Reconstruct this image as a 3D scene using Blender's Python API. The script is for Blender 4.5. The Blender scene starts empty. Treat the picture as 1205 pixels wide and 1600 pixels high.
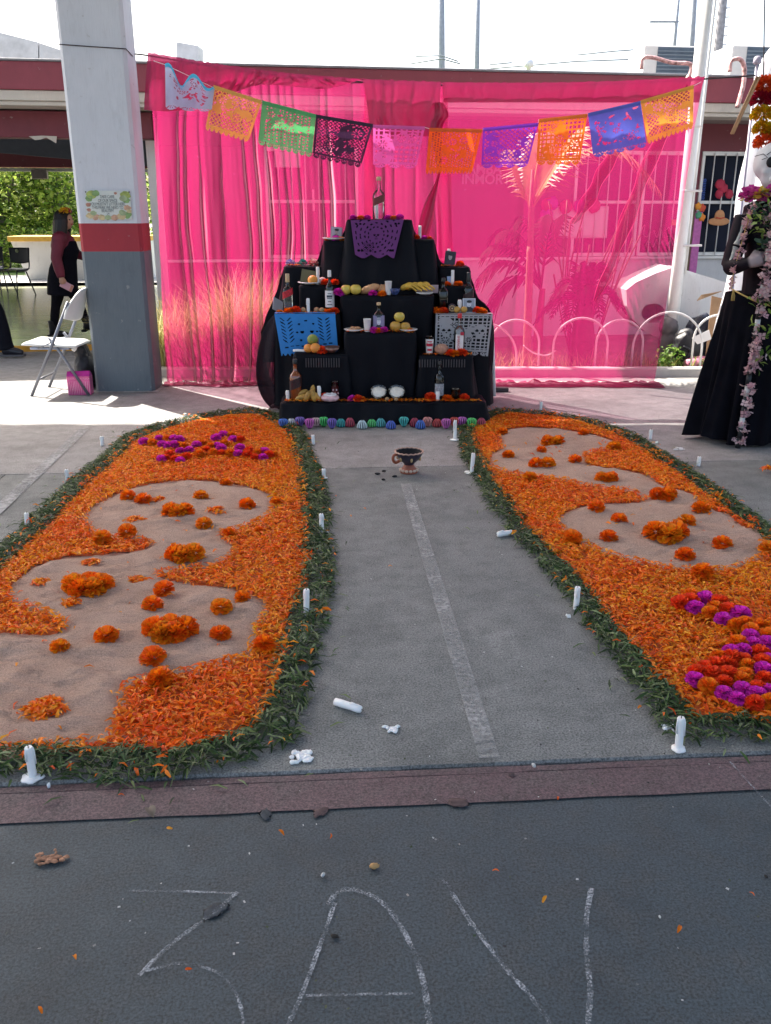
import bpy, math, random
import numpy as np
from mathutils import Vector, Matrix, Euler, noise as mnoise
R = math.radians
random.seed(7)
rng = np.random.default_rng(11)
scene = bpy.context.scene
col = scene.collection

# ------------------------------------------------------------------ camera
EYE = 1.5
PITCH = R(18.76)
FPX = 1370.0                      # focal length in photograph pixels (1205 x 1600)
cam_d = bpy.data.cameras.new('camera')
cam = bpy.data.objects.new('camera', cam_d)
col.objects.link(cam)
cam.location = (0, 0, EYE)
cam.rotation_euler = (R(90) - PITCH, 0, 0)
cam_d.sensor_fit = 'VERTICAL'
cam_d.sensor_height = 24.0
cam_d.lens = 24.0 * FPX / 1600.0
cam_d.clip_start = 0.05
cam_d.clip_end = 2000
scene.camera = cam

# ------------------------------------------------------------------ world, sun, exposure
SUN_EL, SUN_AZ = R(50), R(-45)    # azimuth from +Y towards +X
world = bpy.data.worlds.new('World')
scene.world = world
world.use_nodes = True
wn = world.node_tree
sky = wn.nodes.new('ShaderNodeTexSky')
sky.sky_type = 'NISHITA'
sky.sun_disc = False
sky.sun_elevation = SUN_EL
sky.sun_rotation = SUN_AZ
sky.dust_density = 5.0
sky.ozone_density = 0.4
bg = wn.nodes['Background']
bg.inputs['Strength'].default_value = 0.14
wn.links.new(sky.outputs[0], bg.inputs[0])
sun_d = bpy.data.lights.new('sun', 'SUN')
sun_d.energy = 4.6
sun_d.angle = R(0.55)
sun_d.color = (1.0, 0.95, 0.87)
sun = bpy.data.objects.new('sun', sun_d)
col.objects.link(sun)
sdir = Vector((math.sin(SUN_AZ) * math.cos(SUN_EL), math.cos(SUN_AZ) * math.cos(SUN_EL), math.sin(SUN_EL)))
sun.rotation_euler = (-sdir).to_track_quat('-Z', 'Y').to_euler()
sun.location = sdir * 40
scene.view_settings.view_transform = 'Standard'
scene.view_settings.look = 'None'
scene.view_settings.exposure = 1.85
scene.view_settings.gamma = 1.0
scene.cycles.max_bounces = 8
scene.cycles.transparent_max_bounces = 24
scene.cycles.use_denoising = True
scene.cycles.sample_clamp_indirect = 6.0

# ------------------------------------------------------------------ where a line of sight meets a height or a depth
_c, _s = math.cos(PITCH), math.sin(PITCH)
def ray(u, v):
    x, y = (u - 602.5) / FPX, (v - 800.0) / FPX
    return Vector((x, _c - y * _s, -y * _c - _s))
def gnd(u, v, z=0.0):
    r = ray(u, v)
    t = (z - EYE) / r.z
    return Vector((r.x * t, r.y * t, z))
def at(u, v, Y):
    r = ray(u, v)
    t = Y / r.y
    return Vector((r.x * t, Y, EYE + r.z * t))

# ------------------------------------------------------------------ materials
MATS = {}
def nodes_of(name):
    m = bpy.data.materials.new(name)
    m.use_nodes = True
    nt = m.node_tree
    return m, nt, nt.nodes['Principled BSDF']
def noise_node(nt, scale, detail=4, coord='Object', rough=0.55, stretch=None):
    tc = nt.nodes.new('ShaderNodeTexCoord')
    n = nt.nodes.new('ShaderNodeTexNoise')
    n.inputs['Scale'].default_value = scale
    n.inputs['Detail'].default_value = detail
    n.inputs['Roughness'].default_value = rough
    if stretch:
        mp = nt.nodes.new('ShaderNodeMapping')
        mp.inputs['Scale'].default_value = stretch
        nt.links.new(tc.outputs[coord], mp.inputs[0])
        nt.links.new(mp.outputs[0], n.inputs['Vector'])
    else:
        nt.links.new(tc.outputs[coord], n.inputs['Vector'])
    return n
def ramp(nt, src, stops):
    r = nt.nodes.new('ShaderNodeValToRGB')
    e = r.color_ramp.elements
    while len(e) < len(stops):
        e.new(0.5)
    for el, (p, c) in zip(e, stops):
        el.position = p
        el.color = (c[0], c[1], c[2], 1) if not isinstance(c, (int, float)) else (c, c, c, 1)
    nt.links.new(src, r.inputs[0])
    return r
def mixc(nt, a, b, fac, mode='MIX'):
    m = nt.nodes.new('ShaderNodeMix')
    m.data_type = 'RGBA'
    m.blend_type = mode
    for s, v in ((m.inputs[6], a), (m.inputs[7], b), (m.inputs[0], fac)):
        if isinstance(v, bpy.types.NodeSocket):
            nt.links.new(v, s)
        elif isinstance(v, (int, float)):
            s.default_value = v
        else:
            s.default_value = (v[0], v[1], v[2], 1)
    return m.outputs[2]
def bump(nt, bsdf, src, strength=0.3, dist=0.01):
    b = nt.nodes.new('ShaderNodeBump')
    b.inputs['Strength'].default_value = strength
    b.inputs['Distance'].default_value = dist
    nt.links.new(src, b.inputs['Height'])
    nt.links.new(b.outputs[0], bsdf.inputs['Normal'])
    return b
def M(name, c, rough=0.6, var=0.15, scale=9.0, bs=0.0, bscale=60.0, bd=0.004, metal=0.0, spec=0.4, trans=0.0, sub=0.0, stretch=None, ior=None, coat=0.0):
    """plain procedural material: a colour that wanders a little, with fine relief"""
    if name in MATS:
        return MATS[name]
    m, nt, b = nodes_of(name)
    n = noise_node(nt, scale, 5, stretch=stretch)
    lo = tuple(max(0.0, x * (1 - var)) for x in c)
    hi = tuple(min(1.0, x * (1 + var)) for x in c)
    r = ramp(nt, n.outputs[0], [(0.3, lo), (0.7, hi)])
    nt.links.new(r.outputs[0], b.inputs['Base Color'])
    b.inputs['Roughness'].default_value = rough
    b.inputs['Metallic'].default_value = metal
    b.inputs['Specular IOR Level'].default_value = spec
    if trans:
        b.inputs['Transmission Weight'].default_value = trans
    if ior:
        b.inputs['IOR'].default_value = ior
    if coat:
        b.inputs['Coat Weight'].default_value = coat
        b.inputs['Coat Roughness'].default_value = 0.12
    if sub:
        b.inputs['Subsurface Weight'].default_value = sub
        b.inputs['Subsurface Radius'].default_value = (0.02, 0.01, 0.006)
    if bs:
        n2 = noise_node(nt, bscale, 6)
        bump(nt, b, n2.outputs[0], bs, bd)
    MATS[name] = m
    return m
def Mattr(name, rough=0.55, trans=0.3, spec=0.3):
    """thin leaf or petal: own colour stored per piece, some light passes through"""
    if name in MATS:
        return MATS[name]
    m, nt, b = nodes_of(name)
    a = nt.nodes.new('ShaderNodeAttribute')
    a.attribute_name = 'tint'
    nt.links.new(a.outputs['Color'], b.inputs['Base Color'])
    b.inputs['Roughness'].default_value = rough
    b.inputs['Specular IOR Level'].default_value = spec
    tr = nt.nodes.new('ShaderNodeBsdfTranslucent')
    nt.links.new(a.outputs['Color'], tr.inputs[0])
    mx = nt.nodes.new('ShaderNodeMixShader')
    mx.inputs[0].default_value = trans
    nt.links.new(b.outputs[0], mx.inputs[1])
    nt.links.new(tr.outputs[0], mx.inputs[2])
    nt.links.new(mx.outputs[0], nt.nodes['Material Output'].inputs[0])
    MATS[name] = m
    return m
def Msheer(name, c, see=0.4, rough=0.4, gloss=0.1, through=(1, 1, 1), tl=0.6, edge=None):
    """woven sheer cloth: open gaps between coloured threads"""
    if name in MATS:
        return MATS[name]
    m, nt, b = nodes_of(name)
    n = noise_node(nt, 30, 3, stretch=(3, 3, 0.3))
    cc = ramp(nt, n.outputs[0], [(0.3, tuple(x * 0.93 for x in c)), (0.7, c)]).outputs[0]
    tr = nt.nodes.new('ShaderNodeBsdfTranslucent')
    df = nt.nodes.new('ShaderNodeBsdfDiffuse')
    gl = nt.nodes.new('ShaderNodeBsdfGlossy')
    gl.inputs['Roughness'].default_value = rough
    gl.inputs['Color'].default_value = (1, 0.8, 0.88, 1)
    lw = nt.nodes.new('ShaderNodeLayerWeight'); lw.inputs[0].default_value = 0.5
    if edge:                      # glints put into the colour where the cloth turns edge-on and threads crowd
        cc = mixc(nt, cc, edge, ramp(nt, lw.outputs['Facing'], [(0.35, 0), (0.95, 1)]).outputs[0])
    tp = nt.nodes.new('ShaderNodeBsdfTransparent')
    tp.inputs[0].default_value = (*through, 1)
    nt.links.new(cc, tr.inputs[0])
    nt.links.new(cc, df.inputs[0])
    def mix(f, a, b_):
        s = nt.nodes.new('ShaderNodeMixShader')
        s.inputs[0].default_value = f
        nt.links.new(a, s.inputs[1])
        nt.links.new(b_, s.inputs[2])
        return s.outputs[0]
    body = mix(tl, df.outputs[0], tr.outputs[0])
    body = mix(gloss, body, gl.outputs[0])
    out = mix(see, body, tp.outputs[0])
    if edge:
        sr = ramp(nt, lw.outputs['Facing'], [(0.3, see), (0.9, see * 0.25)])
        nt.links.new(sr.outputs[0], out.node.inputs[0])
    nt.links.new(out, nt.nodes['Material Output'].inputs[0])
    MATS[name] = m
    return m
def Mpaper(name, c, tl=0.45):
    if name in MATS:
        return MATS[name]
    m, nt, b = nodes_of(name)
    n = noise_node(nt, 14, 3)
    cc = ramp(nt, n.outputs[0], [(0.3, tuple(x * 0.88 for x in c)), (0.7, c)]).outputs[0]
    nt.links.new(cc, b.inputs['Base Color'])
    b.inputs['Roughness'].default_value = 0.6
    tr = nt.nodes.new('ShaderNodeBsdfTranslucent')
    nt.links.new(cc, tr.inputs[0])
    s = nt.nodes.new('ShaderNodeMixShader')
    s.inputs[0].default_value = tl
    nt.links.new(b.outputs[0], s.inputs[1])
    nt.links.new(tr.outputs[0], s.inputs[2])
    nt.links.new(s.outputs[0], nt.nodes['Material Output'].inputs[0])
    MATS[name] = m
    return m
def Mglass(name, c=(1, 1, 1), rough=0.03):
    """thin bottle glass: mostly clear, tinted, bright at grazing angles"""
    if name in MATS:
        return MATS[name]
    m, nt, b = nodes_of(name)
    tp = nt.nodes.new('ShaderNodeBsdfTransparent')
    tp.inputs[0].default_value = (*c, 1)
    gl = nt.nodes.new('ShaderNodeBsdfGlossy')
    gl.inputs['Roughness'].default_value = rough
    fr = nt.nodes.new('ShaderNodeFresnel')
    fr.inputs[0].default_value = 1.6
    s = nt.nodes.new('ShaderNodeMixShader')
    nt.links.new(fr.outputs[0], s.inputs[0])
    nt.links.new(tp.outputs[0], s.inputs[1])
    nt.links.new(gl.outputs[0], s.inputs[2])
    nt.links.new(s.outputs[0], nt.nodes['Material Output'].inputs[0])
    MATS[name] = m
    return m

# ------------------------------------------------------------------ mesh builder
def tag(o, label=None, cat=None, group=None, kind=None):
    if label: o['label'] = label
    if cat: o['category'] = cat
    if group: o['group'] = group
    if kind: o['kind'] = kind
    return o
def empty(name, loc=(0, 0, 0), rz=0.0, label=None, cat=None, group=None, kind=None):
    o = bpy.data.objects.new(name, None)
    col.objects.link(o)
    o.location = loc
    o.rotation_euler = (0, 0, rz)
    o.empty_display_size = 0.1
    return tag(o, label, cat, group, kind)
def link(name, me, parent=None, loc=None, rot=None):
    o = bpy.data.objects.new(name, me)
    col.objects.link(o)
    if parent is not None: o.parent = parent
    if loc is not None: o.location = loc
    if rot is not None: o.rotation_euler = rot
    return o
class MB:
    def __init__(self):
        self.v, self.f, self.m, self.sm = [], [], [], []
        self.mi = 0
    def add(self, verts, faces, smooth=False):
        n = len(self.v)
        self.v += [tuple(p) for p in verts]
        for f in faces:
            self.f.append(tuple(i + n for i in f))
            self.m.append(self.mi)
            self.sm.append(smooth)
        return self
    def box(self, a, b, mat=None, taper=0.0):
        x0, y0, z0 = a; x1, y1, z1 = b
        t = taper
        vs = [(x0, y0, z0), (x1, y0, z0), (x1, y1, z0), (x0, y1, z0), (x0 + t, y0 + t, z1), (x1 - t, y0 + t, z1), (x1 - t, y1 - t, z1), (x0 + t, y1 - t, z1)]
        if mat is not None: vs = [mat @ Vector(p) for p in vs]
        return self.add(vs, [(0, 3, 2, 1), (4, 5, 6, 7), (0, 1, 5, 4), (1, 2, 6, 5), (2, 3, 7, 6), (3, 0, 4, 7)])
    def cbox(self, a, b, c=0.01, mat=None):
        """box with chamfered edges (all twelve)"""
        x0, y0, z0 = a; x1, y1, z1 = b
        pts = []; idx = {}
        for ix, X in enumerate((x0, x1)):
            for iy, Y in enumerate((y0, y1)):
                for iz, Z in enumerate((z0, z1)):
                    sx, sy, sz = (1 - 2 * ix), (1 - 2 * iy), (1 - 2 * iz)
                    for ax in range(3):
                        d = [c * sx, c * sy, c * sz]; d[ax] = 0
                        idx[(ix, iy, iz, ax)] = len(pts)
                        pts.append((X + d[0], Y + d[1], Z + d[2]))
        fs = []
        def q(l): fs.append(tuple(idx[k] for k in l))
        for ix in (0, 1):
            l = [(ix, 0, 0, 0), (ix, 1, 0, 0), (ix, 1, 1, 0), (ix, 0, 1, 0)]; q(l if ix else l[::-1])
            l = [(0, ix, 0, 1), (1, ix, 0, 1), (1, ix, 1, 1), (0, ix, 1, 1)]; q(l[::-1] if ix else l)
            l = [(0, 0, ix, 2), (1, 0, ix, 2), (1, 1, ix, 2), (0, 1, ix, 2)]; q(l if ix else l[::-1])
        for i in (0, 1):
            for j in (0, 1):
                f = (i == j)
                l = [(0, i, j, 1), (1, i, j, 1), (1, i, j, 2), (0, i, j, 2)]; q(l if f else l[::-1])
                l = [(i, 0, j, 2), (i, 1, j, 2), (i, 1, j, 0), (i, 0, j, 0)]; q(l if f else l[::-1])
                l = [(i, j, 0, 0), (i, j, 1, 0), (i, j, 1, 1), (i, j, 0, 1)]; q(l if f else l[::-1])
        for k in [(a_, b_, c_) for a_ in (0, 1) for b_ in (0, 1) for c_ in (0, 1)]:
            l = [(*k, 0), (*k, 1), (*k, 2)]
            q(l if sum(k) % 2 else l[::-1])
        vs = pts if mat is None else [mat @ Vector(p) for p in pts]
        return self.add(vs, fs)
    def tube(self, path, r, n=8, cap=True, smooth=True, flat=1.0):
        path = [Vector(p) for p in path]
        rs = r if isinstance(r, (list, tuple)) else [r] * len(path)
        vs, fs = [], []
        up = Vector((0, 0, 1))
        prev = None
        for i, p in enumerate(path):
            d = (path[min(i + 1, len(path) - 1)] - path[max(i - 1, 0)]).normalized()
            if prev is None:
                a = d.cross(up)
                if a.length < 1e-3: a = d.cross(Vector((1, 0, 0)))
            else:
                a = prev - d * prev.dot(d)
            a.normalize(); prev = a
            b = d.cross(a)
            for k in range(n):
                t = 2 * math.pi * k / n
                vs.append(p + a * math.cos(t) * rs[i] + b * math.sin(t) * rs[i] * flat)
        for i in range(len(path) - 1):
            for k in range(n):
                k2 = (k + 1) % n
                fs.append((i * n + k, i * n + k2, (i + 1) * n + k2, (i + 1) * n + k))
        if cap:
            fs.append(tuple(range(n))[::-1])
            fs.append(tuple((len(path) - 1) * n + k for k in range(n)))
        return self.add(vs, fs, smooth)
    def lathe(self, prof, n=16, o=(0, 0, 0), sx=1.0, sy=1.0, smooth=True, fn=None, cap=True):
        """prof: (radius, z) pairs bottom to top; fn(theta, i) scales the radius"""
        vs, fs = [], []
        for i, (r, z) in enumerate(prof):
            for k in range(n):
                t = 2 * math.pi * k / n
                rr = r * (fn(t, i) if fn else 1)
                vs.append((o[0] + rr * math.cos(t) * sx, o[1] + rr * math.sin(t) * sy, o[2] + z))
        for i in range(len(prof) - 1):
            for k in range(n):
                k2 = (k + 1) % n
                fs.append((i * n + k, i * n + k2, (i + 1) * n + k2, (i + 1) * n + k))
        if cap:
            fs.append(tuple(range(n))[::-1])
            fs.append(tuple((len(prof) - 1) * n + k for k in range(n)))
        return self.add(vs, fs, smooth)
    def ball(self, c, r, nu=14, nv=9, mat=None, fn=None):
        rx, ry, rz = r if isinstance(r, (tuple, list)) else (r, r, r)
        vs, fs = [], []
        for j in range(nv + 1):
            ph = -math.pi / 2 + math.pi * j / nv
            for k in range(nu):
                t = 2 * math.pi * k / nu
                d = Vector((math.cos(ph) * math.cos(t), math.cos(ph) * math.sin(t), math.sin(ph)))
                q = fn(d) if fn else 1.0
                p = Vector((d.x * rx * q, d.y * ry * q, d.z * rz * q))
                if mat is not None: p = mat @ p
                vs.append(Vector(c) + p)
        for j in range(nv):
            for k in range(nu):
                k2 = (k + 1) % nu
                fs.append((j * nu + k, j * nu + k2, (j + 1) * nu + k2, (j + 1) * nu + k))
        return self.add(vs, fs, True)
    def grid(self, fn, nu, nv, smooth=True, keep=None):
        vs = [fn(i / nu, j / nv) for j in range(nv + 1) for i in range(nu + 1)]
        fs = []
        for j in range(nv):
            for i in range(nu):
                if keep is None or keep((i + 0.5) / nu, (j + 0.5) / nv):
                    a = j * (nu + 1) + i
                    fs.append((a, a + 1, a + nu + 2, a + nu + 1))
        return self.add(vs, fs, smooth)
    def poly(self, pts, z0, z1):
        """extruded outline (list of (x,y)), z0 to z1"""
        n = len(pts)
        vs = [(x, y, z0) for x, y in pts] + [(x, y, z1) for x, y in pts]
        fs = [tuple(range(n))[::-1], tuple(range(n, 2 * n))] + [(i, (i + 1) % n, n + (i + 1) % n, n + i) for i in range(n)]
        return self.add(vs, fs)
    def mesh(self, name, mats):
        me = bpy.data.meshes.new(name)
        me.from_pydata(self.v, [], self.f)
        if not isinstance(mats, (list, tuple)): mats = [mats]
        for mt in mats: me.materials.append(mt)
        me.polygons.foreach_set('material_index', self.m)
        me.polygons.foreach_set('use_smooth', self.sm)
        me.validate()
        me.update()
        return me
    def build(self, name, mats, parent=None, loc=None, rot=None, solid=0.0, bev=0.0, sub=0):
        o = link(name, self.mesh(name, mats), parent, loc, rot)
        if solid:
            md = o.modifiers.new('thick', 'SOLIDIFY'); md.thickness = solid; md.offset = 0
        if bev:
            md = o.modifiers.new('bevel', 'BEVEL'); md.width = bev; md.segments = 2; md.limit_method = 'ANGLE'
        if sub:
            md = o.modifiers.new('sub', 'SUBSURF'); md.levels = sub; md.render_levels = sub
        return o
def copy_tree(o, parent=None):
    c = o.copy()
    col.objects.link(c)
    if parent is not None: c.parent = parent
    for ch in list(o.children): copy_tree(ch, c)
    return c
def text_mesh(s, size, name='lettering', extrude=0.001, align='CENTER', shear=0.0, mat=None, parent=None, bold=0.0, font_space=1.0):
    cu = bpy.data.curves.new(name, 'FONT')
    cu.body = s; cu.size = size; cu.extrude = extrude; cu.align_x = align; cu.shear = shear; cu.offset = bold
    cu.space_character = font_space
    tmp = bpy.data.objects.new(name + '_tmp', cu)
    col.objects.link(tmp)
    dg = bpy.context.evaluated_depsgraph_get()
    me = bpy.data.meshes.new_from_object(tmp.evaluated_get(dg))
    bpy.data.objects.remove(tmp)
    me.materials.clear()
    if mat: me.materials.append(mat)
    return link(name, me, parent)
# ------------------------------------------------------------------ many small pieces in one mesh
def rots(n, tilt, rg=None):
    """random rotation matrices: any heading, leaning by up to about tilt"""
    rg = rg or rng
    yaw = rg.uniform(0, 2 * np.pi, n)
    ax = rg.uniform(0, 2 * np.pi, n)
    an = np.abs(rg.normal(0, tilt, n))
    cy, sy = np.cos(yaw), np.sin(yaw)
    Z = np.zeros((n, 3, 3)); Z[:, 0, 0] = cy; Z[:, 0, 1] = -sy; Z[:, 1, 0] = sy; Z[:, 1, 1] = cy; Z[:, 2, 2] = 1
    kx, ky = np.cos(ax), np.sin(ax)
    c, s = np.cos(an), np.sin(an)
    T = np.zeros((n, 3, 3))
    T[:, 0, 0] = c + kx * kx * (1 - c); T[:, 0, 1] = kx * ky * (1 - c); T[:, 0, 2] = ky * s
    T[:, 1, 0] = kx * ky * (1 - c); T[:, 1, 1] = c + ky * ky * (1 - c); T[:, 1, 2] = -kx * s
    T[:, 2, 0] = -ky * s; T[:, 2, 1] = kx * s; T[:, 2, 2] = c
    return T @ Z
def scatter_mesh(name, tv, tf, P, Rm, S, C, mat, smooth=True):
    """tv (k,3) piece corners, tf quads; one copy at every P with rotation, size and colour"""
    tv = np.asarray(tv, float); tf = np.asarray(tf, int)
    n, k, q = len(P), len(tv), len(tf)
    S = np.asarray(S, float)
    if S.ndim == 1: S = np.repeat(S[:, None], 3, 1)
    V = np.einsum('nij,nkj->nki', Rm, tv[None] * S[:, None, :]) + np.asarray(P)[:, None, :]
    F = (tf[None] + (np.arange(n) * k)[:, None, None]).reshape(-1)
    me = bpy.data.meshes.new(name)
    me.vertices.add(n * k); me.vertices.foreach_set('co', V.reshape(-1).astype(np.float32))
    me.loops.add(len(F)); me.loops.foreach_set('vertex_index', F.astype(np.int32))
    me.polygons.add(n * q)
    me.polygons.foreach_set('loop_start', (np.arange(n * q) * 4).astype(np.int32))
    me.polygons.foreach_set('use_smooth', np.full(n * q, smooth))
    me.update(calc_edges=True)
    a = me.color_attributes.new('tint', 'FLOAT_COLOR', 'POINT')
    cc = np.ones((n * k, 4), np.float32)
    cc[:, :3] = np.repeat(np.asarray(C), k, 0)
    a.data.foreach_set('color', cc.reshape(-1))
    me.materials.append(mat)
    return me
ORD = 'first second third fourth fifth sixth seventh eighth ninth tenth eleventh twelfth thirteenth fourteenth fifteenth sixteenth seventeenth eighteenth nineteenth twentieth twenty-first twenty-second'.split()
def in_poly(P, poly):
    x, y = P[:, 0], P[:, 1]
    ins = np.zeros(len(P), bool)
    n = len(poly); j = n - 1
    for i in range(n):
        xi, yi = poly[i]; xj, yj = poly[j]
        if yi != yj:
            ins ^= ((yi > y) != (yj > y)) & (x < (xj - xi) * (y - yi) / (yj - yi) + xi)
        j = i
    return ins
def edge_dist(P, poly):
    d = np.full(len(P), 1e9)
    n = len(poly)
    for i in range(n):
        a = np.array(poly[i]); b = np.array(poly[(i + 1) % n])
        ab = b - a
        t = np.clip(((P - a) @ ab) / max(ab @ ab, 1e-9), 0, 1)
        d = np.minimum(d, np.hypot(*(P - a - t[:, None] * ab).T))
    return d
def smooth_poly(pts, it=2):
    pts = [np.array(p[:2], float) for p in pts]
    for _ in range(it):
        o = []
        for i in range(len(pts)):
            a, b = pts[i], pts[(i + 1) % len(pts)]
            o += [a * 0.75 + b * 0.25, a * 0.25 + b * 0.75]
        pts = o
    return pts
# ================================================================== THE SETTING: ground, court slabs, roof, pillar
FLOOR_YAW = R(4.0)
fc, fs_ = math.cos(FLOOR_YAW), math.sin(FLOOR_YAW)
def floor_mat(name, c1, c2, stain, rough=0.85, pit=0.5, speck=0.35):
    m, nt, b = nodes_of(name)
    n1 = noise_node(nt, 0.9, 6, rough=0.62)
    n2 = noise_node(nt, 9, 8, rough=0.7)
    n3 = noise_node(nt, 160, 4, rough=0.7)
    n4 = noise_node(nt, 45, 5, rough=0.75)
    base = mixc(nt, c1, c2, ramp(nt, n1.outputs[0], [(0.32, 0), (0.68, 1)]).outputs[0])
    n8 = noise_node(nt, 2.6, 7, rough=0.7)
    base = mixc(nt, base, tuple(x * 0.62 for x in c1), ramp(nt, n8.outputs[0], [(0.5, 0), (0.66, 0.75)]).outputs[0])
    base = mixc(nt, base, tuple(min(1, x * 1.35) for x in c2), ramp(nt, n8.outputs[0], [(0.3, 0.6), (0.42, 0)]).outputs[0])
    base = mixc(nt, base, stain, ramp(nt, n2.outputs[0], [(0.45, 0), (0.72, 0.85)]).outputs[0])
    g = ramp(nt, n3.outputs[0], [(0.39, 0.45), (0.5, 1.0), (0.62, 1.5)])
    base = mixc(nt, base, g.outputs[0], 0.9, 'MULTIPLY')
    n5 = noise_node(nt, 70, 6, rough=0.8, stretch=(0.7, 1.5, 1))
    base = mixc(nt, base, ramp(nt, n5.outputs[0], [(0.36, 0.4), (0.43, 1.0), (0.6, 1.0), (0.68, 1.5)]).outputs[0], 0.9, 'MULTIPLY')
    n6 = noise_node(nt, 26, 8, rough=0.85, stretch=(0.6, 2.2, 1))
    base = mixc(nt, base, ramp(nt, n6.outputs[0], [(0.33, 0.35), (0.38, 1.0), (0.62, 1.0), (0.69, 1.4)]).outputs[0], 0.8, 'MULTIPLY')
    # dark pits and pale grit
    vo = nt.nodes.new('ShaderNodeTexVoronoi'); vo.inputs['Scale'].default_value = 42
    tc = nt.nodes.new('ShaderNodeTexCoord'); nt.links.new(tc.outputs['Object'], vo.inputs['Vector'])
    pr = ramp(nt, vo.outputs['Distance'], [(0.06, 1), (0.13, 0)])
    pm = ramp(nt, n4.outputs[0], [(0.55, 0), (0.66, pit)])
    base = mixc(nt, base, tuple(x * 0.35 for x in c1), mixc(nt, pr.outputs[0], pm.outputs[0], 1.0, 'MULTIPLY'))
    vo2 = nt.nodes.new('ShaderNodeTexVoronoi'); vo2.inputs['Scale'].default_value = 13
    nt.links.new(tc.outputs['Object'], vo2.inputs['Vector'])
    wr = ramp(nt, vo2.outputs['Distance'], [(0.035, 1), (0.05, 0)])
    wm = ramp(nt, n2.outputs[0], [(0.5, 0), (0.56, speck)])
    base = mixc(nt, base, (0.55, 0.55, 0.53), mixc(nt, wr.outputs[0], wm.outputs[0], 1.0, 'MULTIPLY'))
    nt.links.new(base, b.inputs['Base Color'])
    rr = ramp(nt, n2.outputs[0], [(0.3, rough - 0.2), (0.7, rough)])
    nt.links.new(rr.outputs[0], b.inputs['Roughness'])
    hs = mixc(nt, n3.outputs[0], n4.outputs[0], 0.5)
    bump(nt, b, hs, 0.45, 0.005)
    MATS[name] = m
    return m
m_soil = M('packed_earth', (0.17, 0.15, 0.12), 0.9, 0.3, 3, 0.6, 30, 0.02)
g = MB().add([(-300, -60, -0.16), (300, -60, -0.16), (300, 500, -0.16), (-300, 500, -0.16)], [(0, 1, 2, 3)]).build('ground', m_soil)
tag(g, kind='structure')
m_conc = floor_mat('grey_concrete', (0.148, 0.157, 0.15), (0.19, 0.194, 0.184), (0.11, 0.115, 0.11))
m_conc_far = floor_mat('worn_concrete', (0.24, 0.228, 0.22), (0.3, 0.29, 0.278), (0.18, 0.172, 0.165))
m_paint = floor_mat('slate_floor_paint', (0.033, 0.049, 0.058), (0.042, 0.058, 0.066), (0.06, 0.063, 0.062), 0.75, 0.6, 0.3)
m_band = floor_mat('maroon_floor_paint', (0.098, 0.058, 0.062), (0.12, 0.072, 0.074), (0.1, 0.082, 0.078), 0.8, 0.5, 0.35)
m_white_line = None
court = empty('court_floor', (0, 0, 0), FLOOR_YAW)
tag(court, kind='structure')
def slab(name, x0, x1, y0, y1, mat, zt=0.0):
    """a cast slab with slightly broken rim, in court axes"""
    b = MB()
    n = max(2, int((x1 - x0) / 0.05))
    def e(i, yy, sd):
        w = 0.004 * mnoise.noise(Vector((i * 0.37 + sd, yy * 3, sd)))
        return w
    top0 = [(x0 + (x1 - x0) * i / n, y0 + e(i, y0, 3.1), zt) for i in range(n + 1)]
    top1 = [(x0 + (x1 - x0) * i / n, y1 + e(i, y1, 8.7), zt) for i in range(n + 1)]
    c0 = [(x, y - 0.006, zt - 0.008) for x, y, z in top0]
    c1 = [(x, y + 0.006, zt - 0.008) for x, y, z in top1]
    b0 = [(x, y - 0.006, -0.12) for x, y, z in top0]
    b1 = [(x, y + 0.006, -0.12) for x, y, z in top1]
    rows = [b0, c0, top0, top1, c1, b1]
    vs = [p for r in rows for p in r]
    fs = []
    for r in range(5):
        for i in range(n):
            a = r * (n + 1) + i
            fs.append((a, a + 1, a + n + 2, a + n + 1))
    b.add(vs, fs)
    return b.build(name, mat, court)
def court_xy(p):     # world to court axes
    return (p[0] * fc + p[1] * fs_, -p[0] * fs_ + p[1] * fc)
YJ1 = court_xy(gnd(820, 1191))[1]        # joint between painted walk and court
YJ2 = court_xy(gnd(610, 730))[1]         # joint by the incense burner
YB = court_xy(gnd(600, 1262))[1]         # front rim of the maroon band
XJ = -1.95
slab('slab', -14, 14, -9, YJ1 - 0.05, m_paint)
slab('slab', -14, 14, YJ1 - 0.0385, YJ1 - 0.012, m_band, -0.003)
slab('slab', -14, XJ - .003, YJ1 + 0.007, YJ2 - 0.006, m_conc)
slab('slab', XJ + .003, 14, YJ1 + 0.007, YJ2 - 0.006, m_conc)
slab('slab', -14, 14, YJ2 + 0.006, 8.62, m_conc_far)
# maroon painted band and white court lines: sheets a few millimetres above the slab
MB().grid(lambda a, b: (-14 + 28 * a, YB + 0.006 * mnoise.noise(Vector((a * 140, 0, 0))) * (1 - b) + (YJ1 - 0.052 - YB) * b, 0.004), 400, 1, False).build('painted_band', m_band, court)
def worn(name, c, lo, hi, scale, rough=0.8, stretch=None):
    """paint or chalk rubbed away in patches"""
    m, nt, b = nodes_of(name)
    n = noise_node(nt, scale, 8, rough=0.75, stretch=stretch)
    n2 = noise_node(nt, scale * 0.08, 3)
    a = ramp(nt, mixc(nt, n.outputs[0], n2.outputs[0], 0.35), [(lo, 0), (hi, 1)])
    b.inputs['Base Color'].default_value = (*c, 1)
    b.inputs['Roughness'].default_value = rough
    nt.links.new(a.outputs[0], b.inputs['Alpha'])
    MATS[name] = m
    return m
m_line = worn('worn_white_line', (0.36, 0.36, 0.35), 0.39, 0.64, 60)
m_line2 = worn('worn_white_line_far', (0.34, 0.34, 0.335), 0.34, 0.6, 40)
m_chalk = worn('white_chalk', (0.42, 0.44, 0.46), 0.475, 0.62, 210)
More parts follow.
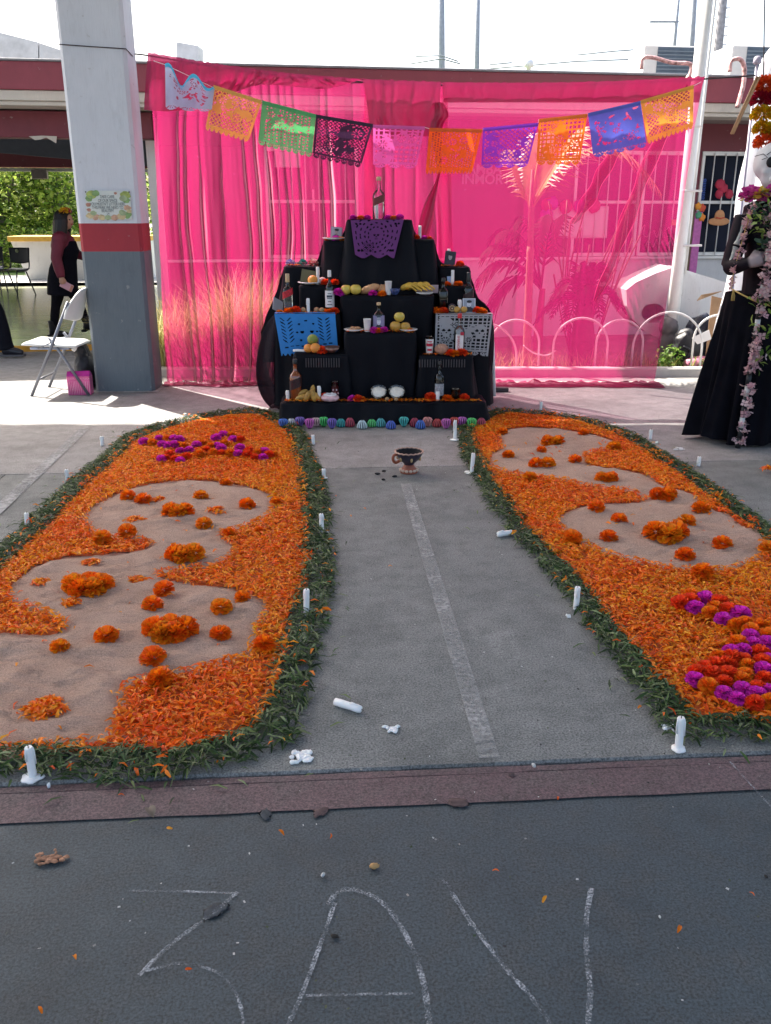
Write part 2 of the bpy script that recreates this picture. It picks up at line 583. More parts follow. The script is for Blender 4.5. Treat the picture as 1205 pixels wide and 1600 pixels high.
def strip(name, pts, w, mat, z=0.005, parent=None, wob=0.0):
    """flat stroke on the floor through ground points"""
    pts = [Vector((p[0], p[1], 0)) for p in pts]
    vs, fs = [], []
    for i, p in enumerate(pts):
        d = (pts[min(i + 1, len(pts) - 1)] - pts[max(i - 1, 0)]).normalized()
        a = Vector((-d.y, d.x, 0))
        ww = (w[i] if isinstance(w, (list, tuple)) else w) * (1 + wob * mnoise.noise(Vector((i * 0.9, p.x * 9, p.y * 9))))
        for s in (-0.5, 0.0, 0.5):
            q = p + a * ww * s
            vs.append((q.x, q.y, z))
    for i in range(len(pts) - 1):
        for k in (0, 1):
            fs.append((i * 3 + k, (i + 1) * 3 + k, (i + 1) * 3 + k + 1, i * 3 + k + 1))
    return MB().add(vs, fs).build(name, mat, parent)
l1 = strip('court_line', [gnd(634, 757).lerp(gnd(765, 1186), i / 30) for i in range(31)], 0.062, m_line)
tag(l1, 'faded white line running between the two petal carpets', 'court line', kind='structure')
pa, pb = gnd(135, 668), gnd(0, 795)
l2 = strip('court_line', [pa.lerp(pb, i / 20 * 1.5) for i in range(21)], 0.075, m_line2)
tag(l2, 'wide white court line left of the carpets', 'court line', kind='structure')
def smooth_path(pts, n=40):
    """Catmull-Rom through the points"""
    P = [Vector(p) for p in pts]
    if len(P) == 2:
        return [P[0].lerp(P[1], i / n) for i in range(n + 1)]
    P = [P[0] * 2 - P[1]] + P + [P[-1] * 2 - P[-2]]
    out = []
    for i in range(1, len(P) - 2):
        for k in range(n // (len(P) - 3) + 1):
            t = k / (n // (len(P) - 3) + 1)
            a, b, c, d = P[i - 1:i + 3]
            out.append(0.5 * ((2 * b) + (c - a) * t + (2 * a - 5 * b + 4 * c - d) * t * t + (3 * b - a - 3 * c + d) * t ** 3))
    out.append(P[-2])
    return out
# chalk letters: strokes on the painted walk
def chalk(name, label, strokes):
    o = empty(name, (0, 0, 0), 0, label, 'chalk writing')
    for pts, w in strokes:
        strip('stroke', smooth_path([gnd(*p) for p in pts]), w * 0.75, m_chalk, 0.0045, o, 0.5)
    return o
chalk('chalk_numeral', 'chalk zigzag numeral three drawn on the dark walk', [
    ([(203, 1394), (290, 1395), (370, 1398)], 0.008), ([(372, 1396), (325, 1435), (265, 1480), (218, 1526)], 0.014),
    ([(225, 1520), (285, 1508), (340, 1522), (368, 1552), (380, 1600), (372, 1640)], 0.009)])
chalk('chalk_letter', 'chalk letter A with a rounded top on the dark walk', [
    ([(524, 1412), (500, 1480), (470, 1560), (440, 1625)], 0.013), ([(513, 1416), (530, 1395), (560, 1394), (600, 1415), (635, 1465), (660, 1530), (672, 1610)], 0.017),
    ([(478, 1558), (560, 1556), (645, 1555)], 0.008)])
chalk('chalk_letter', 'chalk letter V of two long slanting strokes on the dark walk', [
    ([(693, 1376), (735, 1442), (790, 1515), (830, 1560), (870, 1615)], 0.014), ([(924, 1390), (916, 1440), (917, 1500), (922, 1550), (917, 1620)], 0.016),
    ])
cs = strip('chalk_stroke', smooth_path([gnd(1140, 1194), gnd(1165, 1222), gnd(1215, 1276)]), 0.006, m_chalk, 0.009, None, 0.4)
tag(cs, 'thin chalk scratch across the maroon band', 'chalk writing')
# ------------------------------------------------------------------ court roof (overhead, out of the picture; it shades the court)
m_roof = M('painted_roof_sheet', (0.55, 0.56, 0.56), 0.6, 0.08, 3, 0.1)
ROOF_Z = 7.0
b = MB()
def corr(a, c):
    x = -9 + 18 * a
    return (x, -2.5 + (10.62 + 2.5) * c, ROOF_Z + 0.02 * math.sin(x * 2 * math.pi / 0.5))
b.grid(corr, 144, 1)
rf = b.build('roof', m_roof, solid=0.03)
tag(rf, kind='structure')
# ------------------------------------------------------------------ pillar
pill = empty('pillar', gnd(196, 612), R(2), 'square concrete pillar painted white, red and slate grey', 'pillar')
def paint_wall(name, c, c2, rough=0.6):
    m, nt, b = nodes_of(name)
    n1 = noise_node(nt, 2.5, 6, rough=0.6)
    n2 = noise_node(nt, 30, 4, stretch=(6, 6, 0.25), rough=0.6)
    n3 = noise_node(nt, 14, 5, rough=0.7)
    base = mixc(nt, c, c2, ramp(nt, n1.outputs[0], [(0.35, 0), (0.7, 1)]).outputs[0])
    base = mixc(nt, base, tuple(x * 0.86 for x in c), ramp(nt, n2.outputs[0], [(0.45, 0), (0.75, 0.8)]).outputs[0])
    n7 = noise_node(nt, 5, 8, rough=0.75, stretch=(1.6, 1.6, 0.5))
    base = mixc(nt, base, tuple(x * 0.72 for x in c), ramp(nt, n7.outputs[0], [(0.52, 0), (0.7, 0.6)]).outputs[0])
    base = mixc(nt, base, (0.34, 0.33, 0.32), ramp(nt, n3.outputs[0], [(0.64, 0), (0.7, 0.6)]).outputs[0])
    nt.links.new(base, b.inputs['Base Color'])
    b.inputs['Roughness'].default_value = rough
    bump(nt, b, mixc(nt, n2.outputs[0], n3.outputs[0], 0.5), 0.35, 0.004)
    MATS[name] = m
    return m
mp_w = paint_wall('pillar_white', (0.6, 0.62, 0.66), (0.54, 0.56, 0.6))
mp_r = paint_wall('pillar_red', (0.34, 0.018, 0.03), (0.28, 0.015, 0.03))
mp_g = paint_wall('pillar_slate', (0.1, 0.125, 0.145), (0.125, 0.145, 0.165))
PW = 0.262
def pz(v): return at(196, v, pill.location.y).z
z1, z2 = pz(393), pz(349)
def pillar_seg(name, za, zb, mat):
    b = MB()
    c = 0.028
    o = []
    for sx, sy in ((-1, 0), (1, 0), (1, 1), (-1, 1)):
        X, Y = sx * PW, 0.36 * sy
        ix, iy = -sx * c, (c if sy == 0 else -c)
        if (sx, sy) in ((-1, 0), (1, 1)): o += [(X, Y + iy), (X + ix, Y)]
        else: o += [(X + ix, Y), (X, Y + iy)]
    rows = 12
    vs, fs = [], []
    for j in range(rows + 1):
        z = za + (zb - za) * j / rows
        for x, y in o:
            w = 0.004 * mnoise.noise(Vector((x * 9, y * 9, z * 2.2)))
            vs.append((x * (1 + w), y + w, z))
    k = len(o)
    for j in range(rows):
        for i in range(k): fs.append((j * k + i, j * k + (i + 1) % k, (j + 1) * k + (i + 1) % k, (j + 1) * k + i))
    fs.append(tuple(rows * k + i for i in range(k)))
    return b.add(vs, fs).build(name, mat, pill)
pillar_seg('slate_base', 0.0, z1, mp_g)
pillar_seg('red_band', z1, z2, mp_r)
pillar_seg('white_shaft', z2, ROOF_Z - 0.03, mp_w)
MB().grid(lambda a, c: ((a - 0.5) * 0.6, -0.05 + 0.46 * c, 0.003 + 0.006 * abs(mnoise.noise(Vector((a * 20, c * 20, 4))))), 24, 16).build('mortar_skirt', M('mortar', (0.3, 0.29, 0.28), 0.9, 0.3, 20, 0.5, 80), pill)
# tie wires round the shaft
m_wire = M('dark_wire', (0.03, 0.02, 0.025), 0.6)
zt = pz(74)
MB().tube([(-PW - 0.006, -0.004, zt + 0.02), (0, -0.007, zt + 0.004), (PW + 0.004, -0.006, zt - 0.01), (PW + 0.006, 0.2, zt - 0.03)], 0.004, 5).build('tie_wire', m_wire, pill)
# ================================================================== PETAL CARPETS
L_OUT = [(430, 646), (400, 642), (330, 648), (290, 655), (240, 668), (205, 680), (180, 690), (162, 708), (135, 730), (100, 758), (60, 795), (30, 825), (0, 850), (-100, 938), (-300, 1105), (-430, 1222),
         (-200, 1226), (0, 1222), (60, 1222), (130, 1225), (200, 1228), (250, 1230), (330, 1212), (400, 1192), (460, 1168), (478, 1130), (502, 1040), (520, 940), (527, 900), (522, 830), (515, 780), (505, 740), (490, 700), (478, 672), (455, 660)]
R_OUT = [(712, 666), (716, 700), (730, 735), (760, 790), (800, 845), (845, 890), (880, 935), (905, 975), (950, 1030), (985, 1075), (1010, 1110), (1035, 1140), (1062, 1160), (1130, 1166), (1205, 1168), (1450, 1172), (1650, 1168),
         (1430, 980), (1205, 822), (1150, 782), (1100, 747), (1050, 714), (1000, 685), (960, 668), (900, 652), (830, 645), (780, 641), (760, 648), (740, 656)]
L_SAND = [(144, 834), (130, 820), (135, 802), (172, 779), (218, 762), (279, 754), (325, 754), (372, 760), (418, 772), (433, 788), (427, 806), (404, 820), (372, 832), (346, 837), (351, 848), (367, 858), (372, 868), (358, 881), (325, 890), (279, 897), (242, 902),
          (260, 909), (297, 917), (353, 921), (400, 935), (423, 951), (420, 970), (400, 988), (404, 1011), (395, 1030), (348, 1044), (297, 1058), (260, 1063), (204, 1072), (190, 1100), (186, 1137), (172, 1168), (93, 1172), (0, 1181), (-262, 1188), (-205, 985), (0, 991), (60, 998), (102, 993), (102, 981), (79, 967), (42, 953), (14, 946), (12, 927), (28, 907), (60, 886), (107, 874), (186, 869), (232, 862), (239, 853), (204, 848), (177, 846), (149, 839)]
R_SAND = [(777, 684), (788, 674), (826, 670), (868, 672), (910, 678), (947, 687), (964, 695), (956, 705), (918, 712), (912, 718), (918, 731), (951, 735), (993, 740), (1018, 749), (1025, 758), (1048, 766), (1090, 777), (1092, 791), (1119, 802), (1148, 810), (1148, 821), (1182, 831), (1195, 844), (1192, 865), (1199, 875), (1169, 886), (1136, 898), (1077, 898), (1018, 890), (968, 877), (918, 860), (889, 844), (870, 823), (872, 810), (897, 798), (935, 791), (1006, 788), (1008, 783), (977, 770), (918, 766), (884, 754), (826, 749), (780, 741), (761, 728), (763, 714), (784, 705), (782, 697)]
def to_ground(px, it=1): return smooth_poly([gnd(*p) for p in px], it)
def fbm(P, s, sd):
    out = np.empty(len(P))
    for i, (x, y) in enumerate(P): out[i] = mnoise.fractal(Vector((x * s, y * s, sd)), 1.0, 2.0, 3)
    return out
def curved(L, W, n=3, bend=0.35, point=0.25, cup=0.25):
    """a narrow petal or leaf blade of n quads pairs, curved along its length"""
    vs, fs = [], []
    for i in range(n + 1):
        t = i / n
        w = W * (math.sin(math.pi * (0.12 + 0.80 * t)) ** 0.7) * (1 if i < n else point)
        x = L * (t - 0.5)
        z = bend * L * (0.25 - (t - 0.5) ** 2)
        vs += [(x, -w / 2, z + cup * w), (x, 0, z), (x, w / 2, z + cup * w)]
    for i in range(n):
        for k in (0, 1): fs.append((i * 3 + k, (i + 1) * 3 + k, (i + 1) * 3 + k + 1, i * 3 + k + 1))
    return vs, fs
def flat_piece(L, W, bend=0.3):
    """cheap four-quad-free strip: two quads"""
    vs = [(-L / 2, -W * 0.3, 0), (-L / 2, W * 0.3, 0), (0, -W / 2, bend * L * 0.25), (0, W / 2, bend * L * 0.25), (L / 2, -W * 0.18, -0.02 * L), (L / 2, W * 0.18, -0.02 * L)]
    return vs, [(0, 2, 3, 1), (2, 4, 5, 3)]
m_petal = Mattr('marigold_petal', 0.5, 0.35)
m_leaf = Mattr('cut_leaf', 0.55, 0.2, 0.25)
ORANGES = np.array([(0.95, 0.23, 0.005), (0.97, 0.3, 0.008), (0.92, 0.165, 0.004), (0.97, 0.4, 0.025), (0.86, 0.12, 0.004), (0.96, 0.28, 0.012)])
GREENS = np.array([(0.036, 0.076, 0.02), (0.052, 0.105, 0.026), (0.018, 0.042, 0.012), (0.13, 0.18, 0.06), (0.044, 0.082, 0.026), (0.2, 0.25, 0.12)])
def density(P, k):
    """keep more of the pieces where they show larger"""
    return k
def sand_material():
    m, nt, b = nodes_of('pink_sand')
    n1 = noise_node(nt, 4, 6, rough=0.6)
    n2 = noise_node(nt, 210, 4, rough=0.8)
    n3 = noise_node(nt, 30, 6, stretch=(0.5, 1.8, 1), rough=0.7)
    base = mixc(nt, (0.5, 0.33, 0.25), (0.59, 0.405, 0.315), ramp(nt, n1.outputs[0], [(0.3, 0), (0.7, 1)]).outputs[0])
    base = mixc(nt, base, ramp(nt, n2.outputs[0], [(0.3, 0.4), (0.48, 1.0), (0.7, 1.4)]).outputs[0], 0.9, 'MULTIPLY')
    nt.links.new(base, b.inputs['Base Color'])
    b.inputs['Roughness'].default_value = 0.95
    b.inputs['Specular IOR Level'].default_value = 0.15
    h = mixc(nt, n3.outputs[0], n2.outputs[0], 0.3)
    bump(nt, b, h, 1.0, 0.03)
    return m
m_sand = sand_material()
m_bed = M('petal_bed', (0.4, 0.085, 0.008), 0.8, 0.35, 60, 0.6, 120)
def carpet(side, out_px, sand_px, bw, labels):
    out = to_ground(out_px)
    sand = to_ground(sand_px, 2)
    oa = np.array(out)
    lo, hi = oa.min(0), oa.max(0)
    area = np.prod(hi - lo)
    # ----- sand bed
    step = 0.016
    nx, ny = int((hi[0] - lo[0]) / step) + 1, int((hi[1] - lo[1]) / step) + 1
    gx, gy = np.meshgrid(lo[0] + np.arange(nx) * step, lo[1] + np.arange(ny) * step)
    GP = np.stack([gx.ravel(), gy.ravel()], 1)
    ins = in_poly(GP, sand) & in_poly(GP, out)
    dS = edge_dist(GP, sand)
    near = ins | (dS < 0.05) & in_poly(GP, out)
    vid = -np.ones(len(GP), int)
    vid[near] = np.arange(near.sum())
    vs = []
    for (x, y), d, i_ in zip(GP[near], dS[near], ins[near]):
        s = min(1.0, d / 0.07) if i_ else -0.3
        h = 0.012 + 0.010 * s + 0.02 * s * mnoise.fractal(Vector((x * 5, y * 9, 2.0 + side)), 1.0, 2.0, 4) + 0.02 * s * abs(mnoise.noise(Vector((x * 9 + y * 6, y * 30 + x * 6, side)))) * (0.6 + mnoise.noise(Vector((x * 3, y * 3, side + 9)))) + 0.005 * mnoise.noise(Vector((x * 34, y * 34, 3)))
        vs.append((x, y, max(0.0045, h)))
    fs = []
    V = vid.reshape(ny, nx)
    for j in range(ny - 1):
        for i in range(nx - 1):
            q = (V[j, i], V[j, i + 1], V[j + 1, i + 1], V[j + 1, i])
            if min(q) >= 0: fs.append(q)
    o = MB().add(vs, fs, True).build('sand_bed', m_sand)
    tag(o, labels[0], 'sand', kind='stuff')
    # ----- bed under the petals
    step = 0.05
    nx, ny = int((hi[0] - lo[0]) / step) + 1, int((hi[1] - lo[1]) / step) + 1
    gx, gy = np.meshgrid(lo[0] + np.arange(nx) * step, lo[1] + np.arange(ny) * step)
    GP = np.stack([gx.ravel(), gy.ravel()], 1)
    dO = edge_dist(GP, out); inO = in_poly(GP, out)
    dS = edge_dist(GP, sand); inS = in_poly(GP, sand)
    ok = inO & (dO > bw * 0.8) & ((~inS) | (dS < 0.04)) & (~inS | (dS < 0.03))
    vid = -np.ones(len(GP), int); vid[ok] = np.arange(ok.sum())
    V = vid.reshape(ny, nx)
    fs = []
    for j in range(ny - 1):
        for i in range(nx - 1):
            q = (V[j, i], V[j, i + 1], V[j + 1, i + 1], V[j + 1, i])
            if min(q) >= 0: fs.append(q)
    bed = MB().add([(x, y, 0.012) for x, y in GP[ok]], fs, True)
    # ----- petals
    N = int(area * 9000)
    P = np.stack([rng.uniform(lo[0], hi[0], N), rng.uniform(lo[1], hi[1], N)], 1)
    dO, inO = edge_dist(P, out), in_poly(P, out)
    dS, inS = edge_dist(P, sand), in_poly(P, sand)
    jit = rng.normal(0, 0.012, N)
    wob = np.array([0.03 * mnoise.noise(Vector((x * 6, y * 6, 1.5))) for x, y in P])
    keep = inO & (dO + jit + wob > bw) & (~inS | (dS < np.abs(jit) * 0.8 + 0.004))
    stray = inO & inS & (rng.random(N) < 0.004)                   # a few blown onto the sand
    edge = inO & (dO < bw) & (rng.random(N) < 0.022)
    keep |= stray | edge
    P, dO = P[keep], dO[keep]
    n = len(P)
    inner = np.clip((np.minimum(dO - bw, 0.1)) / 0.1, 0, 1)
    Z = 0.016 + rng.uniform(0, 0.014, n) * inner + 0.008 * np.array([mnoise.noise(Vector((x * 9, y * 9, 5))) for x, y in P]) * inner
    Z = np.where((dO < bw), rng.uniform(0.02, 0.05, n), Z)
    Z = np.where(in_poly(P, sand), 0.03, Z)
    C = ORANGES[rng.integers(0, len(ORANGES), n)] * rng.uniform(0.72, 1.12, (n, 1))
    pat = np.array([mnoise.noise(Vector((x * 2.2, y * 2.2, 9))) for x, y in P])
    C[:, 1] *= 1 + 0.45 * pat
    size = rng.uniform(0.55, 1.5, n)
    tv, tf = curved(0.0275, 0.0082, 2, 0.6, 0.5, 0.3)
    me = scatter_mesh('petal_carpet', tv, tf, np.c_[P, Z], rots(n, 0.5), size, np.clip(C, 0, 1), m_petal)
    o = link('petal_carpet', me)
    tag(o, labels[1], 'flower petals', kind='stuff')
    bo = bed.build('petal_bed', m_bed, o)
    tag(bo, kind='stuff')
    # ----- leaf border
    N = int(area * 7000)
    P = np.stack([rng.uniform(lo[0] - .05, hi[0] + .05, N), rng.uniform(lo[1] - .05, hi[1] + .05, N)], 1)
    dO, inO = edge_dist(P, out), in_poly(P, out)
    wob = np.array([0.028 * mnoise.noise(Vector((x * 7, y * 7, 3.5))) for x, y in P])
    dd = np.where(inO, dO, -dO) + wob + rng.normal(0, 0.008, N)
    keep = (dd > 0.012) & (dd < bw + 0.012) & (rng.random(N) < 0.98)
    P, dd = P[keep], dd[keep]
    n = len(P)
    prof = np.clip(np.minimum(dd, bw + 0.03 - dd) / 0.07, 0.08, 1)
    Z = 0.006 + rng.uniform(0.0, 0.04, n) * prof + 0.014 * prof * np.array([mnoise.noise(Vector((x * 11, y * 11, 7))) for x, y in P])
    C = GREENS[rng.integers(0, len(GREENS), n)] * rng.uniform(0.6, 1.25, (n, 1))
    S = np.stack([rng.uniform(0.7, 1.4, n), rng.uniform(0.6, 1.2, n), rng.uniform(0.7, 1.6, n)], 1)
    tv, tf = curved(0.05, 0.0085, 2, 0.45, 0.15, 0.2)
    me = scatter_mesh('leaf_border', tv, tf, np.c_[P, np.maximum(Z, 0.004)], rots(n, 0.45), S, np.clip(C, 0, 1), m_leaf)
    o = link('leaf_border', me)
    tag(o, labels[2], 'cut leaves', kind='stuff')
    # stems between the leaves
    k = rng.choice(n, n // 26, replace=False)
    stv = [(-0.07, -0.0012, 0), (-0.07, 0.0012, 0.001), (0, -0.0014, 0.008), (0, 0.0014, 0.009), (0.07, -0.001, 0.002), (0.07, 0.001, 0.003)]
    me = scatter_mesh('stems', stv, [(0, 2, 3, 1), (2, 4, 5, 3)], np.c_[P[k], Z[k] + 0.008], rots(len(k), 0.25), rng.uniform(0.5, 1.2, len(k)), np.tile((0.12, 0.15, 0.07), (len(k), 1)) * rng.uniform(0.7, 1.3, (len(k), 1)), m_leaf)
    tag(link('stems', me, o), kind='stuff')
    return out, sand
L_out, L_sand = carpet(0, L_OUT, L_SAND, 0.142, ('pinkish sand figure inside the left petal carpet', 'orange marigold petals of the left carpet', 'green leaf border round the left petal carpet'))
R_out, R_sand = carpet(1, R_OUT, R_SAND, 0.12, ('pinkish sand figure inside the right petal carpet', 'orange marigold petals of the right carpet', 'green leaf border round the right petal carpet'))

# ------------------------------------------------------------------ flower heads
def marigold_mesh(name, n_pet, seed, tint, flat=0.72, ruffle=0.2, mat=None, wide=1.0):
    """ball of ruffled petals, unit radius, resting on z = 0"""
    rg = np.random.default_rng(seed)
    tv, tf = [], []
    W = 0.42 * wide
    for i in range(3):
        t = i / 2
        w = W * (0.45, 0.85, 1.0)[i]
        for k in range(3):
            s = (k - 1) / 2
            tv.append((0.62 * t, s * w, 0.10 * math.sin(t * 2.2) + (0.1 * ruffle * 5 if k == 1 else 0) * t * (1 if i == 2 else 0.4)))
    tf = [(i * 3 + k, (i + 1) * 3 + k, (i + 1) * 3 + k + 1, i * 3 + k + 1) for i in range(2) for k in range(2)]
    # golden-angle directions over the upper dome and skirt
    P, Rm = [], []
    for i in range(n_pet):
        q = (i + 0.5) / n_pet
        zc = 1 - 1.28 * q
        ph = i * 2.39996 + rg.normal(0, 0.25)
        rr = math.sqrt(max(0, 1 - zc * zc))
        d = Vector((rr * math.cos(ph), rr * math.sin(ph), zc))
        d = (d + Vector(rg.normal(0, 0.12, 3))).normalized()
        # petal long axis along d, width axis tangent, random roll
        a = d.cross(Vector((0, 0, 1)))
        if a.length < 0.05: a = Vector((1, 0, 0))
        a.normalize()
        b = d.cross(a)
        ro = rg.normal(0, 0.5)
        a2 = a * math.cos(ro) + b * math.sin(ro)
        b2 = d.cross(a2)
        Rm.append([[d.x, a2.x, b2.x], [d.y, a2.y, b2.y], [d.z, a2.z, b2.z]])
        c = d * (0.38 + rg.uniform(-0.03, 0.05))
        P.append((c.x, c.y, c.z))
    P = np.array(P); Rm = np.array(Rm)
    t = np.array(tint) * rg.uniform(0.72, 1.15, (n_pet, 1))
    t[:, 1] *= rg.uniform(0.7, 1.35, n_pet)
    me = scatter_mesh(name, tv, tf, P, Rm, rg.uniform(0.85, 1.1, n_pet), np.clip(t, 0, 1), mat or m_petal)
    # flatten and lift so that the lowest point sits on the ground
    co = np.empty(len(me.vertices) * 3, np.float32); me.vertices.foreach_get('co', co)
    co = co.reshape(-1, 3); co[:, 2] *= flat; co[:, 2] -= co[:, 2].min() * 0.75
    me.vertices.foreach_set('co', co.ravel()); me.update()
    return me
MG = [marigold_mesh('marigold', 130, s, c) for s, c in ((1, (0.92, 0.22, 0.008)), (2, (0.92, 0.19, 0.006)), (3, (0.92, 0.28, 0.012)), (4, (0.92, 0.19, 0.008)))]
MG_GOLD = marigold_mesh('marigold', 150, 9, (0.85, 0.27, 0.012))
def flower(name, me, p, r, label, group, cat='flower', zoff=0.0, squash=1.0):
    o = link(name, me, None, (p[0], p[1], p[2] + zoff))
    o.rotation_euler = (random.uniform(-0.2, 0.2), random.uniform(-0.2, 0.2), random.uniform(0, 6.28))
    o.scale = (r, r, r * squash)
    return tag(o, label, cat, group)
def px_r(u, v, w, z=0.0):
    p = gnd(u, v, z)
    r = ray(u, v)
    return 0.5 * w / FPX * (p.y / r.y)
L_FL = [(201, 773, 22), (225, 779, 24), (314, 774, 22), (353, 754, 18), (386, 786, 23), (431, 783, 18), (319, 817, 24), (200, 828, 26), (160, 839, 28), (358, 831, 20), (405, 827, 13), (258, 918, 30), (379, 932, 24), (239, 942, 30), (346, 947, 32), (168, 991, 33), (94, 1009, 28), (345, 988, 30), (241, 1024, 38), (251, 1057, 38), (413, 1003, 32)]
R_FL = [(785, 674, 15), (912, 675, 15), (959, 697, 20), (846, 702, 14), (794, 710, 18), (899, 717, 19), (827, 744, 20), (1094, 793, 26), (931, 791, 25), (967, 810, 24), (1072, 813, 26), (895, 838, 27), (950, 837, 26), (1128, 847, 28), (1199, 855, 26), (1070, 865, 28), (1098, 892, 32)]
for lst, side in ((L_FL, 'left'), (R_FL, 'right')):
    for i, (u, v, w) in enumerate(sorted(lst, key=lambda q: q[1])):
        flower('marigold', MG[i % 4], gnd(u, v + w * 0.28, 0.02), px_r(u, v, w) * 1.08, 'single orange marigold, %s from the altar end of the %s sand figure' % (ORD[i], side), 'single marigold heads on the %s carpet' % side, squash=1.2)
BIG = [(279, 796, 45, 'marigold clump at the centre of the upper left sand lobe', 3), (290, 862, 55, 'marigold clump on the narrow waist of the left sand figure', 3), (137, 909, 72, 'broad deep orange marigold clump beside the left leaf border', 5), (265, 977, 76, 'marigold clump with a golden head in front on the left sand', 5),
       (865, 688, 34, 'marigold clump at the top of the right sand figure', 3), (847, 722, 36, 'pair of marigold heads left of the right sand neck', 2), (949, 745, 34, 'marigold clump on the neck of the right sand figure', 3), (1037, 770, 40, 'flat marigold clump at the right edge of the right sand', 3), (1042, 829, 62, 'largest marigold clump on the right sand lobe', 3)]
for k, (u, v, w, lab, n) in enumerate(BIG):
    r = px_r(u, v, w)
    p = gnd(u, v + w * 0.22, 0.018)
    o = empty('marigold_clump', p, 0, lab, 'flower')
    offs = {2: [(-.5, 0), (.5, .05)], 3: [(-.5, .1), (.45, .2), (.05, -.25)], 5: [(-.6, .15), (0, .35), (.6, .2), (-.2, -.3), (.35, -.25)]}[n]
    for i, (ox, oy) in enumerate(offs):
        me = MG_GOLD if (k == 3 and i == 3) or (k == 1 and i == 2) else MG[(i + k) % 4]
        c = link('flower_head', me, o, (ox * r, oy * r, 0))
        rr = r * (0.62 if n < 5 else 0.52)
        c.scale = (rr, rr, rr * 1.4)
        c.rotation_euler = (random.uniform(-.15, .15), random.uniform(-.15, .15), random.uniform(0, 6))
# little heaps of loose petals
def heap(u, v, w, n, label, sq=1.0):
    r = px_r(u, v, w)
    p = gnd(u, v, 0.016)
    a = rng.uniform(0, 2 * np.pi, n); q = np.sqrt(rng.random(n)) * rng.uniform(0.6, 1, n)
    P = np.stack([np.cos(a) * q * r, np.sin(a) * q * r * sq, (1 - q) * r * 0.35 * rng.uniform(0.2, 1, n) + 0.006], 1)
    C = ORANGES[rng.integers(0, len(ORANGES), n)] * rng.uniform(0.7, 1.1, (n, 1))
    tv, tf = curved(0.034, 0.011, 2, 0.5, 0.5, 0.25)
    o = link('petal_heap', scatter_mesh('petal_heap', tv, tf, P, rots(n, 0.6), rng.uniform(0.6, 1.1, n), np.clip(C, 0, 1), m_petal), None, p)
    return tag(o, label, 'petals', kind=None)
for u, v, w, n, lab in ((249, 783, 26, 60, 'small heap of loose petals in the upper left sand lobe'), (338, 800, 38, 90, 'flat wide petal heap right of the upper left clump'), (211, 815, 36, 80, 'petal heap just behind a marigold head on the left sand'), (142, 881, 30, 70, 'petal heap above the deep orange clump'),
                        (65, 912, 30, 70, 'petal heap left of the deep orange clump'), (214, 909, 34, 60, 'petal heap right of the deep orange clump'), (112, 945, 36, 70, 'petal heap below the deep orange clump'), (70, 1111, 76, 260, 'largest petal heap near the bottom of the left sand'), (1203, 734, 26, 60, 'petal heap on bare concrete beside the black skirt')):
    heap(u, v, w, n, lab)
# tissue pompoms
m_tissue = Mattr('tissue_paper', 0.6, 0.3)
POM = {'magenta': marigold_mesh('tissue_pompom', 110, 21, (0.78, 0.04, 0.56), 0.85, 0.3, m_tissue, 1.2), 'orange': marigold_mesh('tissue_pompom', 110, 22, (0.92, 0.22, 0.008), 0.85, 0.3, m_tissue, 1.2), 'red': marigold_mesh('tissue_pompom', 110, 23, (0.9, 0.08, 0.015), 0.85, 0.3, m_tissue, 1.2)}
for me in POM.values():      # even out the hue of each ball
    pass
LP = {'magenta': [(195, 125), (297, 105), (315, 140), (360, 147), (397, 147), (395, 103), (432, 108), (440, 187), (500, 180), (550, 145), (680, 98), (730, 78), (795, 108), (690, 150), (715, 168), (840, 165), (830, 205), (1005, 190), (995, 230), (310, 240), (438, 250)],
      'orange': [(250, 130), (345, 103), (430, 145), (465, 150), (590, 130), (640, 155), (600, 175), (660, 195), (770, 200), (960, 195), (1065, 210), (570, 205), (740, 140), (780, 78)],
      'red': [(370, 205), (400, 240), (340, 232), (480, 225), (620, 180), (720, 200), (845, 110), (890, 210), (940, 230), (900, 180), (1035, 215)]}
RP = {'magenta': [(790, 340), (845, 290), (940, 400), (1035, 378), (1090, 490), (1110, 535), (1050, 575), (985, 578), (1180, 540), (785, 730), (945, 800), (1020, 835), (1045, 780), (1120, 810), (1160, 680), (1190, 620), (1195, 800)],
      'red': [(710, 315), (765, 305), (920, 315), (970, 355), (990, 615), (960, 650), (900, 655), (845, 665), (795, 685), (970, 700), (1135, 590), (1050, 622), (1155, 640), (1165, 725), (950, 745), (1130, 780), (1110, 860), (880, 700)],
      'orange': [(760, 270), (870, 365), (900, 335), (1010, 430), (1060, 425), (1095, 460), (1150, 440), (1185, 490), (1020, 535), (920, 605), (1075, 655), (1060, 700), (860, 765), (1040, 725), (1200, 850)]}
for D, ox, oy, sc, w, side, what in ((LP, 180, 660, 4.304, 14.5, 'left', 'cross'), (RP, 860, 850, 3.493, 27, 'right', 'edge figure')):
    for cname, pts in D.items():
        for i, (a, b_) in enumerate(sorted(pts)):
            u, v = ox + a / sc, oy + b_ / sc
            flower('tissue_pompom', POM[cname], gnd(u, v + w * 0.3, 0.026), px_r(u, v, w) * random.uniform(0.95, 1.2), '%s tissue pompom, %s from the left in the %s of the %s carpet' % (cname, ORD[i], what, side), '%s pompoms on the %s carpet' % (cname, side), 'paper pompom')
